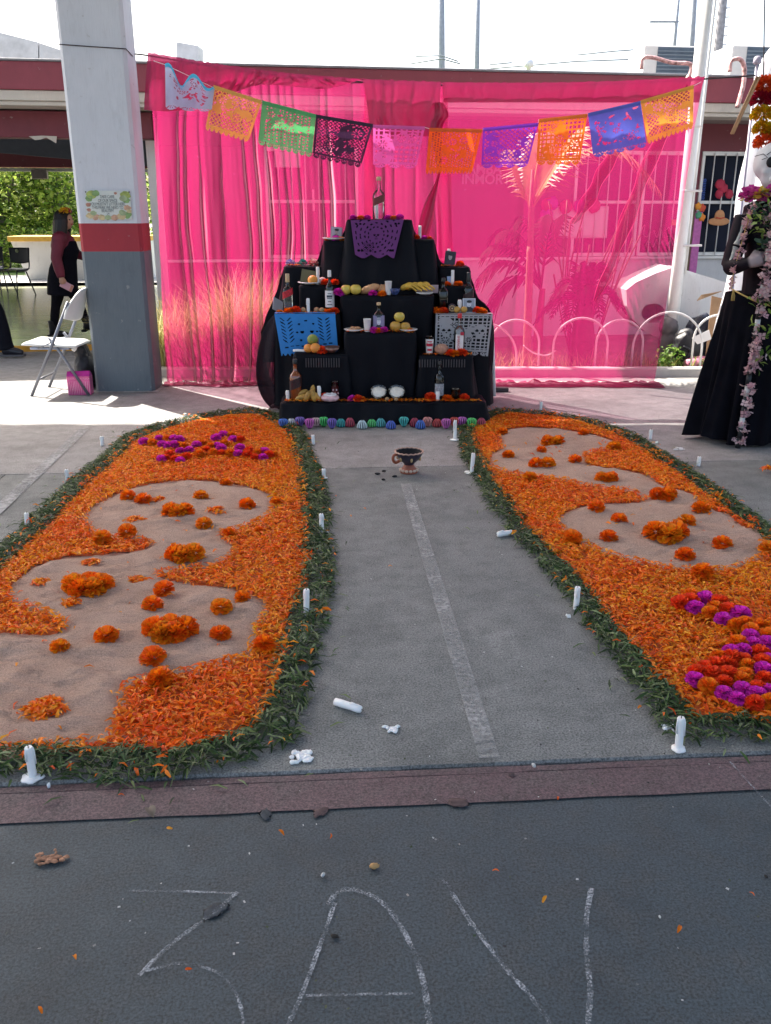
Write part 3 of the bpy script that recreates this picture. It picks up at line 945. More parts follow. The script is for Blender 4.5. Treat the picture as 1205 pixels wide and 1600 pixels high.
# ------------------------------------------------------------------ candles and wax
m_wax = M('white_wax', (0.8, 0.8, 0.78), 0.35, 0.04, 20, 0.15, 60, 0.003, sub=0.15)
m_wick = M('burnt_wick', (0.02, 0.018, 0.015), 0.9)
def candle_obj(p, h, r, label, pool=0.0, lean=(0, 0), group=None):
    o = empty('candle', p, random.uniform(0, 6), label, 'candle', group)
    o.rotation_euler = (lean[0], lean[1], random.uniform(0, 6))
    b = MB()
    sd = random.uniform(0, 50)
    prof = [(r * 0.98, 0.0), (r * 1.02, 0.006), (r, h * 0.4), (r * 0.97, h * 0.8), (r * 0.99, h * 0.95), (r * 0.86, h * 0.99), (r * 0.5, h * 0.975), (0.002, h * 0.97)]
    b.lathe(prof, 14, fn=lambda t, i: 1 + 0.07 * mnoise.noise(Vector((math.cos(t) * 2 + sd, math.sin(t) * 2, i * 0.6))))
    # drips
    for k in range(2):
        t = random.uniform(0, 6.28)
        b.tube([(math.cos(t) * r * 0.9, math.sin(t) * r * 0.9, h * 0.97), (math.cos(t) * r * 1.08, math.sin(t) * r * 1.08, h * 0.86), (math.cos(t) * r * 1.08, math.sin(t) * r * 1.08, h * random.uniform(0.4, 0.7))], [r * 0.16, r * 0.22, r * 0.28], 6)
    b.build('wax_body', m_wax, o)
    MB().tube([(0, 0, h * 0.96), (0.001, 0, h * 1.0), (0.004, 0.001, h * 1.0 + 0.008)], 0.0013, 5).build('wick', m_wick, o)
    if pool:
        MB().lathe([(pool, 0.0), (pool * 0.95, 0.004), (pool * 0.6, 0.007), (0.003, 0.009)], 18, fn=lambda t, i: 1 + 0.4 * mnoise.noise(Vector((math.cos(t) * 1.3 + sd, math.sin(t) * 1.3, 3)))).build('wax_pool', m_wax, o)
    return o
CANDLES = [(160, 697, 14, 'short candle by the left leaf border nearest the magenta cross', 0), (106, 750, 15, 'short candle midway along the left leaf border', 0), (43, 825, 22, 'candle at the left picture edge beside the court line', 0), (290, 656, 9, 'tiny far candle behind the left carpet', 0),
           (490, 695, 14, 'candle on the leaf border nearest the altar left corner', 0), (506, 748, 14, 'stub candle left of the incense burner', 0.02), (503, 832, 28, 'upright candle at the petal gap in the inner left border', 0), (479, 963, 42, 'tall candle halfway down the inner left border', 0), (52, 1217, 52, 'large nearest candle in the front left border', 0.03),
           (711, 688, 29, 'candle in a wax puddle below the altar right corner', 0.035), (737, 740, 30, 'candle right of the incense burner in a wax puddle', 0.04), (900, 953, 36, 'candle in the middle of the inner right border', 0), (1060, 1172, 52, 'leaning candle with melted foot at the front right corner', 0.022),
           (1016, 687, 14, 'small candle behind the right carpet near the pale wax', 0), (1091, 729, 14, 'small candle at the outer right border near the skirt', 0), (845, 641, 12, 'distant candle at the top of the right carpet', 0)]
for u, v, h, lab, pool in CANDLES:
    p = gnd(u, v, 0.0)
    t = p.y / ray(u, v).y
    hh = h / FPX * t * 1.08
    candle_obj((p.x, p.y, 0.004), hh, 0.0115 if hh > 0.05 else 0.0105, lab, pool, (random.uniform(-.05, .05), 0.06 if u == 900 else random.uniform(-.05, .05)))
def lying(u0, v0, u1, v1, r, label):
    a, b_ = gnd(u0, v0, r), gnd(u1, v1, r)
    o = empty('candle', a, 0, label, 'candle')
    d = b_ - a
    b = MB()
    b.tube([Vector((0, 0, 0)) + d * k for k in (0, 0.02, 0.3, 0.6, 0.85, 0.97, 1)], [r * 0.7, r, r * 1.05, r * 0.97, r * 1.08, r * 0.9, r * 0.4], 12)
    b.tube([d * 0.5 + Vector((0, 0, r * .7)), d * 0.65 + Vector((0, -0.002, r)), d * 0.9 + Vector((0, -0.001, r * .8))], [r * .2, r * .45, r * .3], 7)
    b.build('wax_body', m_wax, o)
    MB().tube([d * 0.99, d * 1.03 + Vector((0, 0, 0.001)), d * 1.07], 0.0014, 5).build('wick', m_wick, o)
    return o
lying(523, 1096, 565, 1109, 0.0125, 'fallen candle lying on bare concrete by the front left border')
lying(800, 832, 777, 835, 0.014, 'fallen stub candle lying beside the inner right border')
def wax_blob(u, v, w, label, n=5, hgt=0.006):
    n = int(n * 1.7)
    r = px_r(u, v, w)
    b = MB()
    for k in range(n):
        a = random.uniform(0, 6.28); q = random.uniform(0.05, 0.85)
        sd = random.uniform(0, 30)
        b.ball((math.cos(a) * r * q, math.sin(a) * r * q, hgt * 0.4), (r * random.uniform(0.14, 0.36), r * random.uniform(0.12, 0.32), hgt * random.uniform(0.6, 1.4)), 10, 6, fn=lambda d: 1 + 0.25 * mnoise.noise(d * 2 + Vector((sd, 0, 0))))
    o = b.build('wax_drip', m_wax, None, gnd(u, v, 0.003))
    return tag(o, label, 'candle wax')
wax_blob(470, 1184, 44, 'lumpy white wax spill at the front corner of the left carpet', 16, 0.005)
wax_blob(612, 1141, 34, 'crumbled wax flakes in the middle of the bare aisle', 8, 0.004)
wax_blob(490, 957, 16, 'wax lump beside the tall inner left candle', 4, 0.012)
wax_blob(887, 964, 13, 'small wax piece beside the inner right border', 3, 0.007)
wax_blob(1062, 702, 24, 'flat pale wax puddle behind the right carpet', 4, 0.004)
wax_blob(1028, 691, 18, 'wax smear beside the small far right candle', 3, 0.003)
wax_blob(76, 1229, 14, 'wax drops beside the nearest left candle', 4, 0.007)
wax_blob(510, 834, 16, 'wax flakes at the petal gap of the inner left border', 4, 0.004)
wax_blob(1043, 1139, 26, 'spread wax skin behind the leaning front right candle', 6, 0.01)
# ================================================================== SCHOOL BUILDING behind the court
BYAW = R(8.5)
bld = empty('school_building', (0, 10.92, 0), BYAW, 'single storey school block with red fascia, open hall and barred windows', 'building')
bc, bs_ = math.cos(BYAW), math.sin(BYAW)
def BX(u, v, yl):
    """local x and z where the sight line meets the local plane y = yl"""
    r = ray(u, v)
    # world point t*r ; local = rot(-yaw) * (p - origin)
    # yl = -(X)*sin + (Y-10.92)*cos
    t = (yl + 10.92 * bc) / (-r.x * bs_ + r.y * bc)
    X, Y, Z = r.x * t, r.y * t, EYE + r.z * t
    return (X * bc + (Y - 10.92) * bs_, Z)
m_red = paint_wall('fascia_red', (0.26, 0.05, 0.075), (0.22, 0.04, 0.06), 0.55)
m_cream = paint_wall('cornice_cream', (0.56, 0.53, 0.47), (0.5, 0.48, 0.43))
m_maroon = paint_wall('beam_maroon', (0.17, 0.03, 0.045), (0.14, 0.025, 0.04))
m_wallw = paint_wall('classroom_white', (0.66, 0.66, 0.66), (0.58, 0.58, 0.59))
m_dark = M('dark_ceiling', (0.06, 0.075, 0.095), 0.8, 0.2, 3)  # dark blue-grey ceiling colour
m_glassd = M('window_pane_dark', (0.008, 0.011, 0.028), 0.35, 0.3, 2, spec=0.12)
m_frame = M('white_enamel', (0.78, 0.78, 0.76), 0.4, 0.05, 8)
XS = BX(262, 400, 1.0)[0]            # left end of the classroom
def bpart(name, a, b_, mat, c=0.006): return MB().cbox(a, b_, c).build(name, mat, bld)
bpart('fascia', (-16, 0, 2.765), (10, 0.16, 3.04), m_red)
bpart('parapet_cap', (-16, -0.025, 3.04), (10, 0.2, 3.065), M('grey_flashing', (0.22, 0.23, 0.26), 0.5))
bpart('cornice', (-16, 0.03, 2.66), (10, 0.3, 2.763), m_cream)
bpart('cornice', (-16, 0.06, 2.615), (10, 0.42, 2.658), m_cream)
bpart('roof_slab', (-16, 0.17, 2.80), (10, 10.6, 2.96), M('roof_concrete', (0.25, 0.25, 0.25), 0.9, 0.2, 3))
bpart('front_beam', (-16, 0.55, 2.33), (XS - 0.02, 0.8, 2.612), m_maroon)
bpart('eave_soffit', (-16, 0.43, 2.63), (10, 1.02, 2.79), M('soffit_paint', (0.3, 0.25, 0.24), 0.8))
bpart('ceiling_panel', (-16, 0.82, 2.70), (XS - .02, 9.0, 2.79), m_dark)
# inclined duct board under the hall ceiling
x0 = BX(0, 222, 3.0)[0]
b = MB()
b.add([(x0 - 4, 3.0, 2.72), (x0 + 3.6, 3.0, 2.72), (x0 + 3.6, 3.0, 2.02), (x0 - 4, 3.0, 2.62)], [(3, 2, 1, 0)])
b.build('slanted_board', M('slate_board', (0.06, 0.075, 0.1), 0.6, 0.1), bld, solid=0.04)
bpart('back_beam', (-16, 8.7, 2.38), (XS - .02, 8.95, 2.71), m_maroon)
bpart('light_rail', (-16, 8.6, 2.30), (XS - .02, 8.66, 2.36), M('pale_rail', (0.45, 0.47, 0.47), 0.5))
bpart('lamp_box', (BX(50, 272, 8.5)[0], 8.45, 2.16), (BX(74, 272, 8.5)[0], 8.6, 2.33), M('grey_box', (0.2, 0.17, 0.17), 0.6))
# peeled plaster hanging under the front beam
b = MB()
pts = [BX(u, v, 0.545) for u, v in ((45, 213), (55, 219), (64, 218), (72, 215), (80, 219), (88, 224), (89, 213), (66, 212))]
b.add([(x, 0.542, z) for x, z in pts], [tuple(range(len(pts)))]).build('peeled_plaster', m_cream, bld, solid=0.006)
# hall floor (raised slab, polished) with a yellow rim
hf = empty('hall_floor', (0, 10.92, 0), BYAW); tag(hf, kind='structure')
m_hall, nt, bb = nodes_of('polished_hall_floor')
n = noise_node(nt, 2, 5)
nt.links.new(ramp(nt, n.outputs[0], [(0.3, (0.30, 0.30, 0.2)), (0.7, (0.38, 0.38, 0.27))]).outputs[0], bb.inputs['Base Color'])
bb.inputs['Roughness'].default_value = 0.16
n2 = noise_node(nt, 1.6, 3, stretch=(0.4, 3, 1)); bump(nt, bb, n2.outputs[0], 0.12, 0.02)
for j in range(3):
    MB().cbox((-16, 0.02 + j * 3.1, -0.12), (XS - 0.05, 0.02 + j * 3.1 + 3.09, 0.045), 0.004).build('slab', m_hall, hf)
MB().cbox((-16, -0.06, -0.12), (XS - 0.05, 0.012, 0.05), 0.01).build('yellow_kerb', M('yellow_kerb_paint', (0.6, 0.3, 0.03), 0.6, 0.25, 6), hf)
MB().add([(-16, -2.6, -0.012), (XS + 0.3, -2.6, -0.012), (XS + 0.3, -0.062, -0.012), (-16, -0.062, -0.012)], [(0, 1, 2, 3)]).build('walk_slab', m_conc_far, hf)
# yard beyond the hall
yard = MB().add([(-60, 19.6, -0.02), (-3.2, 21.4, -0.02), (-3.2, 24.0, -0.02), (-60, 22.6, -0.02)], [(0, 1, 2, 3)]).build('path', floor_mat('pale_path', (0.4, 0.39, 0.36), (0.46, 0.45, 0.42), (0.33, 0.32, 0.3)))
tag(yard, kind='structure')
# ------------------------------------------------------------------ classroom wall
Yw = 1.0
zs, zt2 = 0.92, 2.29
def cl(name, x0, x1, z0, z1, mat, y0=Yw, y1=Yw + 0.18, c=0.004): return bpart(name, (x0, y0, z0), (x1, y1, z1), mat, c)
xa = [XS, BX(700, 400, Yw)[0], BX(880, 400, Yw)[0], 10]
W = [(BX(415, 300, Yw)[0], BX(560, 300, Yw)[0]), (BX(897, 300, Yw)[0], BX(1000, 300, Yw)[0]), (BX(1003, 300, Yw)[0], BX(1086, 300, Yw)[0]), (BX(1092, 300, Yw)[0], BX(1178, 300, Yw)[0]), (BX(1182, 300, Yw)[0], BX(1290, 300, Yw)[0])]
cl('lower_wall', xa[1] + .002, 10, -0.1, zs, m_wallw)
cl('lower_wall', XS, xa[1] - .002, -0.1, zs, paint_wall('classroom_red_low', (0.2, 0.035, 0.06), (0.17, 0.03, 0.05)))
cl('upper_wall', XS, 10, zt2, 2.628, m_maroon)
edges = [XS] + [x for w in W for x in w] + [10]
m_wallr = paint_wall('classroom_red', (0.2, 0.035, 0.06), (0.17, 0.03, 0.05))
for i in range(0, len(edges), 2):
    if edges[i + 1] - edges[i] > 0.02: cl('wall_panel', edges[i] + .002, edges[i + 1] - .002, zs + .002, zt2 - .002, m_wallr, Yw + 0.01, Yw + 0.17)
cl('window_sill', XS, 10, zs - 0.0, zs + 0.035, m_frame, Yw - 0.05, Yw - 0.003)
cl('end_wall', XS - 0.16, XS - 0.004, 0.0, 2.6, m_wallw, Yw + 0.0, 9.0)
for (x0, x1) in W:
    f = MB()
    zc = zs + (zt2 - zs) * 0.52
    f.cbox((x0, Yw - 0.01, zt2 - 0.05), (x1, Yw + 0.06, zt2), .004)
    f.cbox((x0, Yw - 0.01, zs + 0.04), (x1, Yw + 0.06, zs + 0.085), .004)
    f.cbox((x0, Yw - 0.012, zs + 0.0851), (x0 + 0.04, Yw + 0.06, zt2 - 0.0501), .004)
    f.cbox((x1 - 0.04, Yw - 0.012, zs + 0.0851), (x1, Yw + 0.06, zt2 - 0.0501), .004)
    f.cbox((x0 + .041, Yw - 0.008, zc), (x1 - .041, Yw + 0.05, zc + 0.04), .004)
    win = f.build('window', m_frame, bld)
    MB().box((x0, Yw + 0.09, zs), (x1, Yw + 0.1, zt2)).build('pane', m_glassd, win)
    nb = max(3, round((x1 - x0) / 0.16))
    bar = MB().tube([(0, 0, zs + 0.05), (0, 0, zt2 - 0.02)], 0.0085, 6).mesh('bar', m_frame)
    for k in range(1, nb):
        link('bar', bar, win, (x0 + (x1 - x0) * k / nb, Yw - 0.03, 0))
# wall writing and posters behind the cloth
m_let = M('white_letters', (0.42, 0.28, 0.33), 0.6)
xx, zz = BX(771, 281, Yw)
tx = text_mesh('INMORTAL', 0.17, mat=m_let, parent=bld, bold=0.004); tx.location = (xx, Yw - 0.004, zz - 0.05); tx.rotation_euler = (R(90), 0, 0)
xx, zz = BX(757, 265, Yw)
tx = text_mesh('AMBA', 0.17, mat=m_let, parent=bld, bold=0.004); tx.location = (xx, Yw - 0.004, zz - 0.05); tx.rotation_euler = (R(90), 0, 0)
def poster(u0, v0, u1, v1, mat, yl=Yw - 0.02, name='poster', label=None):
    xa_, za_ = BX(u0, v0, yl); xb_, zb_ = BX(u1, v1, yl)
    o = empty(name, (0, 10.92, 0), BYAW, label, 'poster')
    MB().grid(lambda a, c: (xa_ + (xb_ - xa_) * a, yl + 0.004 * math.sin(a * 7 + c * 3), za_ + (zb_ - za_) * c), 8, 8).build('sheet', mat, o, solid=0.002)
    return o
m_pw = M('poster_white', (0.72, 0.7, 0.7), 0.7, 0.06, 4)
po = poster(862, 322, 948, 372, m_pw, label='white poster with paper flowers seen through the pink cloth')
rr_ = random.Random(4)
for k in range(9):
    x_, z_ = BX(858 + rr_.uniform(-6, 8) if k < 5 else 862 + (k - 5) * 22, 320 + (k * 16 if k < 5 else rr_.uniform(-6, 4)), Yw - 0.05)
    MB().ball((x_, Yw - 0.06, z_), (0.09, 0.035, 0.09), 12, 6, fn=lambda d: 1 + 0.25 * math.sin(6 * math.atan2(d.z, d.x))).build('paper_flower', M('paper_flower_%d' % (k % 2), ((0.6, 0.03, 0.06), (0.5, 0.03, 0.35))[k % 2], 0.6), po)
poster(428, 235, 470, 262, m_pw, label='pale rectangular notice behind the left pink cloth')
poster(488, 296, 492, 330, m_pw, label='narrow white strip notice behind the left pink cloth')
po = poster(1050, 343, 1066, 352, M('poster_orange', (0.7, 0.3, 0.1), 0.7), Yw - 0.045, label='small orange card beside the white pipe')
# white hand-painted lettering board behind the right edge of the cloth, seen back to front
o = empty('lettering_banner', (0, 10.92, 0), BYAW, 'white back to front brush lettering behind the right pink cloth', 'sign')
for k, (pts, w) in enumerate([([(1000, 372), (1004, 356), (1008, 352), (1006, 366), (1012, 370), (1016, 358)], 1), ([(1022, 360), (1027, 371), (1032, 355), (1036, 371)], 1), ([(1040, 360), (1046, 355), (1048, 368), (1042, 369)], 1), ([(1008, 384), (1014, 376), (1020, 386), (1026, 374)], 1), ([(1030, 384), (1036, 376), (1042, 384), (1048, 374), (1052, 384)], 1), ([(1061, 354), (1066, 354), (1066, 361), (1061, 361)], 1), ([(1064, 369), (1059, 371), (1060, 376), (1064, 374)], 1)]):
    q = []
    for p in smooth_path([Vector((*p, 0)) for p in pts], 20):
        x_, z_ = BX(p.x, p.y, Yw - 0.1); q.append((x_, Yw - 0.1, z_))
    MB().tube(q, 0.011, 5, flat=0.4).build('brush_stroke', m_let, o)
# window decorations
def hang(u, v, w, name, label, cat, col_, shape):
    x_, z_ = BX(u, v, Yw - 0.06)
    o = empty(name, (0, 10.92, 0), BYAW, label, cat)
    return o, x_, z_
m_tan = M('felt_tan', (0.62, 0.3, 0.14), 0.8, 0.1, 20)
o, x_, z_ = hang(1122, 346, 0, 'paper_hat', 'tan paper hat cut-out hanging before the barred window', 'decoration', None, None)
MB().ball((x_, Yw - 0.08, z_), (0.16, 0.02, 0.055), 18, 8).build('brim', m_tan, o)
MB().ball((x_, Yw - 0.085, z_ + 0.07), (0.075, 0.022, 0.08), 14, 8).build('crown', m_tan, o)
MB().tube([(x_, Yw - 0.08, z_ + 0.12), (x_, Yw - 0.08, z_ + 0.37)], 0.003, 5).build('string', m_frame, o)
MB().tube([(x_ - 0.06, Yw - 0.11, z_ + 0.05), (x_, Yw - 0.112, z_ + 0.04), (x_ + 0.06, Yw - 0.11, z_ + 0.05)], 0.008, 6).build('hat_band', M('felt_red', (0.6, 0.08, 0.05), 0.8), o)
o, x_, z_ = hang(1131, 292, 0, 'tissue_garland', 'crimson tissue paper hanging inside the barred window', 'decoration', None, None)
for k in range(6):
    MB().ball((x_ + random.uniform(-.09, .09), Yw - 0.07, z_ + random.uniform(-.09, .06)), (0.06, 0.02, 0.06), 12, 7, fn=lambda d: 1 + 0.3 * mnoise.noise(d * 5)).build('tissue_flower', M('tissue_crimson', (0.45, 0.03, 0.07), 0.7), o)
o, x_, z_ = hang(1102, 297, 0, 'paper_cutout', 'blue cut paper behind the left bars of the clear window', 'decoration', None, None)
MB().grid(lambda a, c: (x_ + (a - .5) * 0.14, Yw + 0.07, z_ + (c - .5) * 0.3), 14, 30, False, keep=lambda a, c: math.sin(a * 40) * math.sin(c * 60) < 0.45).build('sheet', M('paper_blue', (0.04, 0.1, 0.4), 0.6), o)
# brown door leaf edged with pink paper and flowers, beside the white pipe
o = empty('decorated_door_board', (0, 10.92, 0), BYAW, 'brown board with pink paper edge and orange flower by the white pipe', 'board')
xq0, zq0 = BX(1066, 415, Yw - 0.16); xq1, zq1 = BX(1087, 325, Yw - 0.16)
MB().cbox((xq0, Yw - 0.16, zq0 - .1), (xq1, Yw - 0.13, zq1), .004).build('panel', M('brown_board', (0.16, 0.1, 0.07), 0.7, 0.15, 6), o)
MB().cbox((xq1 + .002, Yw - 0.165, zq0 - .1), (xq1 + 0.11, Yw - 0.14, zq1 - .05), .004).build('pink_edge', M('pink_crepe', (0.55, 0.16, 0.42), 0.8, 0.15, 30, 0.5, 60), o)
for k, (dx, dz, cc_) in enumerate([(0.03, 0.02, (0.75, 0.3, 0.04)), (0.09, 0.0, (0.7, 0.1, 0.05)), (0.05, -0.09, (0.1, 0.35, 0.2)), (0.1, -0.12, (0.75, 0.25, 0.04))]):
    MB().ball((xq1 + dx, Yw - 0.17, zq1 + dz), (0.05, 0.02, 0.05), 12, 6, fn=lambda d: 1 + 0.2 * math.sin(5 * math.atan2(d.z, d.x))).build('paper_flower', M('door_flower_%d' % k, cc_, 0.7), o)
# ------------------------------------------------------------------ on and behind the roof
m_ac = M('ac_white', (0.7, 0.7, 0.69), 0.45, 0.05)
m_grille = M('ac_grille', (0.1, 0.14, 0.19), 0.5, 0.2)
def ac_unit(u0, v0, u1, v1, split, label):
    yl = 0.9
    x0, z1_ = BX(u0, v0, yl); x1, _ = BX(u1, v0, yl); z0 = 2.96
    xm = x0 + (x1 - x0) * split
    o = empty('air_conditioner', (0, 10.92, 0), BYAW, label, 'air conditioner')
    MB().cbox((x0, yl, z0), (x1, yl + 0.5, z1_), 0.012).build('casing', m_ac, o)
    MB().box((xm, yl - 0.008, z0 + .02), (x1 - .02, yl + 0.01, z1_ - 0.02)).build('grille_backing', m_grille, o)
    sl = MB().box((xm, yl - 0.02, 0), (x1 - .02, yl - 0.006, 0.012)).mesh('slat', M('ac_slat', (0.2, 0.25, 0.3), 0.5))
    for k in range(12): link('slat', sl, o, (0, 0, z0 + 0.03 + k * (z1_ - z0 - 0.06) / 12))
ac_unit(1008, 70, 1094, 118, 0.24, 'rooftop air conditioner left of the white pipe')
ac_unit(1146, 70, 1240, 118, 0.24, 'rooftop air conditioner half hidden behind the white drape')
def far_pole(u, v0, v1, d, r0, label, name='utility_pole', cross=None, mat=None):
    a, b_ = at(u[0], v0, d), at(u[1], v1, d)
    o = empty(name, (a.x, a.y, 0), 0, label, 'utility pole')
    t = b_ - a
    mm = mat or M('pole_concrete', (0.3, 0.32, 0.35), 0.8, 0.15)
    MB().tube([(0, 0, 0), (0, 0, a.z), (t.x, 0, b_.z + 1.5)], [r0 * 1.15, r0 * 1.05, r0 * 0.9], 10).build('shaft', mm, o)
    for (cu, cv, cw) in cross or []:
        p = at(cu, cv, d)
        ww = cw / FPX * d
        MB().cbox((p.x - a.x - ww / 2, -0.05, p.z - 0.04), (p.x - a.x + ww / 2, 0.05, p.z + 0.04), .01).build('crossarm', mm, o)
    return o
far_pole((690, 688), 105, -20, 34, 0.12, 'tall pale concrete utility pole above the pink cloth')
far_pole((745, 745), 108, 25, 40, 0.11, 'shorter utility pole right of the tall one', cross=None)
far_pole((1081, 1083), 68, -20, 34, 0.09, 'slim utility pole left of the white pipe', cross=None)
far_pole((1054, 1057), 68, 30, 48, 0.08, 'small utility pole with a crossarm over the air conditioner', cross=[(1038, 34, 40)])
# lattice-like wrapped pole
o = far_pole((1118, 1130), 114, -20, 22, 0.1, 'thick pole wrapped with cable brackets right of the white pipe', mat=M('weathered_pole', (0.26, 0.25, 0.25), 0.9, 0.3, 12))
a = at(1118, 114, 22); b_ = at(1130, 0, 22)
for k in range(9):
    p = a.lerp(b_, k / 8)
    MB().tube([(p.x - a.x - 0.16 - 0.05 * (k % 2), 0, p.z), (p.x - a.x + 0.17, 0, p.z + 0.03)], 0.018, 5).build('bracket', m_ac, o)
m_cable = M('grey_cable', (0.22, 0.24, 0.26), 0.7)
for i, (pts, lab) in enumerate([([(640, 100), (690, 92), (720, 100)], 'lowest sagging cable beside the tall pole'), ([(650, 88), (690, 87), (716, 96)], 'upper cable beside the tall pole'), ([(765, 101), (800, 98)], 'short cable right of the shorter pole'), ([(900, 86), (960, 80), (1003, 77)], 'cable running to the air conditioner'), ([(760, 108), (900, 96), (1010, 92)], 'long thin cable over the fascia')]):
    t = MB().tube([at(u, v, 33) for u, v in pts], 0.022, 5).build('overhead_cable', m_cable)
    tag(t, lab, 'cable')
# block wall and tank base on the roof behind
m_blockw = M('grey_blocks', (0.5, 0.5, 0.5), 0.9, 0.15, 5, 0.3, 30)
o = empty('block_wall', (0, 0, 0), 0, 'unfinished grey block wall above the hall roof', 'wall')
for k, (u0, v0, u1, v1, v2) in enumerate([(-60, 36, 62, 67, 96), (64, 68, 100, 80, 96)]):
    A, B_, C_, D_ = at(u0, v0, 24), at(u1, v1, 24), at(u1, v2 + 10, 24), at(u0, v2 + 10, 24)
    MB().add([A, B_, C_, D_], [(3, 2, 1, 0)]).build('block_panel', m_blockw, o, solid=0.2)
o = empty('roof_stub', (0, 0, 0), 0, 'pale block stub standing on the roof left of the cloth', 'wall')
A, B_, C_, D_ = at(280, 69, 20), at(314, 75, 20), at(314, 112, 20), at(280, 112, 20)
MB().add([A, B_, C_, D_], [(3, 2, 1, 0)]).build('block_panel', m_blockw, o, solid=0.5)
MB().add([A + Vector((0, -.26, -.3)), B_ + Vector((0, -.26, -.35)), B_ + Vector((0, -.26, -.42)), A + Vector((0, -.26, -.36))], [(3, 2, 1, 0)]).build('mortar_course', M('mortar', (0.3, .3, .3)), o, solid=0.02)
o = MB().lathe([(0.06, 0), (0.06, 0.1), (0.12, 0.11), (0.12, 0.24), (0.07, 0.3), (0.02, 0.31)], 12).build('roof_vent', m_ac, None, (0, 0, 0))
p = at(826, 112, 26); o.location = (p.x, p.y, p.z)
tag(o, 'small roof ventilator above the pink cloth', 'vent')
# red and white tape draped over the roof units
m_tape = M('red_tape', (0.7, 0.36, 0.36), 0.4, 0.7, 5, stretch=(4, 1, 4))
for pts, lab in (([(1002, 108), (1004, 92), (1020, 90), (1050, 98), (1078, 100), (1080, 112), (1073, 124)], 'red and white tape curled over the left air conditioner'), ([(1140, 112), (1142, 96), (1155, 92), (1163, 104), (1162, 130), (1157, 150), (1152, 168)], 'red and white tape hanging down the fascia near the drape')):
    q = []
    for u, v in pts:
        p = at(u, v, 11.2); q.append(p)
    t = MB().tube(smooth_path(q, 30), 0.045, 8, flat=0.5).build('barrier_tape', m_tape)
    tag(t, lab, 'tape')
# ================================================================== PINK CLOTH BACKDROP
CY = 8.1
m_pink = Msheer('pink_sheer', (0.46, 0.015, 0.13), 0.47, 0.3, 0.04, (1.0, 0.85, 0.93), 0.72, (0.75, 0.3, 0.42))
m_pink_g = Msheer('pink_sheer_satin', (0.44, 0.018, 0.12), 0.46, 0.25, 0.06, (1.0, 0.65, 0.8), 0.8, (0.95, 0.62, 0.7))
m_pink_d = Msheer('pink_sheer_doubled', (0.24, 0.01, 0.06), 0.2, 0.4, 0.05, (0.85, 0.3, 0.45), 0.5)
A_, B_, C_ = at(228, 86, CY), at(690, 133, CY), at(1180, 118, CY)
def rope_z(x):
    """height of the hanging rope at x"""
    if x < B_.x:
        t = (x - A_.x) / (B_.x - A_.x)
        return A_.z + (B_.z - A_.z) * t - 0.05 * math.sin(math.pi * max(0, min(1, t)))
    t = (x - B_.x) / (C_.x - B_.x)
    return B_.z + (C_.z - B_.z) * t - 0.03 * math.sin(math.pi * max(0, min(1, t)))
rope = MB().tube([(A_.x - 0.4 + i * (C_.x - A_.x + 0.4) / 60, CY, rope_z(A_.x - 0.4 + i * (C_.x - A_.x + 0.4) / 60)) for i in range(61)], 0.007, 6).build('rope', m_wire)
tag(rope, 'dark rope carrying the pink cloth between pillar and pipe', 'rope')
_rp = random.Random(12)
PINCH = []
_x = -2.05
while _x < 0.8:
    _x += _rp.uniform(0.06, 0.24); PINCH.append((_x, _rp.uniform(0.35, 1.0)))
def folds(x, s, seed, amp, k):
    """crisp hanging pleats: narrow ridges that wander as they fall"""
    w = 0.12 * mnoise.noise(Vector((x * 1.1, s * 1.3, seed))) * s
    q = (x + w) * k
    r = abs(math.sin(q * math.pi)) ** 0.45 - 0.6
    r += (0.5 if k > 2 else 0.25) * mnoise.noise(Vector(((x + w) * k * 1.9, s * 1.2, seed + 4)))
    fine = (0.25 if k > 2 else 0.08) * mnoise.noise(Vector(((x + w) * 26, s * 3.0, seed + 9)))
    if k > 2:
        for xi, am in PINCH:
            dx = x + 1.6 * w - xi
            if abs(dx) < 0.06: fine -= am * (0.4 + 1.6 * max(0, mnoise.noise(Vector((xi * 7, s * 2.5, 3))) + .35)) * math.exp(-(dx / 0.016) ** 2)
    env = 0.45 + 0.55 * mnoise.noise(Vector((x * 0.9, s * 0.7, seed + 2))) ** 2 * 3
    return amp * (r + fine) * env
def cloth(name, x0t, x1t, x0b, x1b, zb, seed, amp, k, mat, label, y=CY, ztop=None, nx=220, nz=90, sweep=None, bot=None):
    def fn(a, c):
        s = 1 - c                               # 0 at top, 1 at foot
        xt = x0t + (x1t - x0t) * a
        xb = x0b + (x1b - x0b) * a
        x = xt + (xb - xt) * s
        if sweep: x += sweep(a, s)
        zt_ = rope_z(xt) + 0.012 + 0.012 * mnoise.noise(Vector((xt * 30, seed, 0)))
        zbb = zb + (bot(a) if bot else 0)
        z = zt_ + (zbb - zt_) * s
        g = 0.3 + 0.7 * min(1, s * 3)
        return (x + 0.012 * mnoise.noise(Vector((x * 8, z * 3, seed))), y + folds(xt, s, seed, amp, k) * g + 0.05 * s * mnoise.noise(Vector((x * 1.5, z, seed + 7))), z)
    o = MB().grid(fn, nx, nz).build(name, mat)
    tag(o, label, 'cloth', 'pink cloth panels of the backdrop')
    return o
xl, xm, xr = at(236, 100, CY).x, at(572, 128, CY).x, at(1098, 128, CY).x
xm2 = at(690, 133, CY).x
cloth('pink_curtain', xl, xm + 0.05, at(262, 600, CY).x, xm + 0.12, 0.03, 1.0, 0.085, 3.6, m_pink_g, 'pleated pink sheer cloth panel left of the altar', nx=460)
cloth('pink_curtain', xm - 0.02, xm2 + 0.05, xm - 0.02, xm2 + 0.2, 0.03, 5.0, 0.06, 2.6, m_pink_g, 'narrow pink sheer cloth panel directly behind the altar top', nx=200)
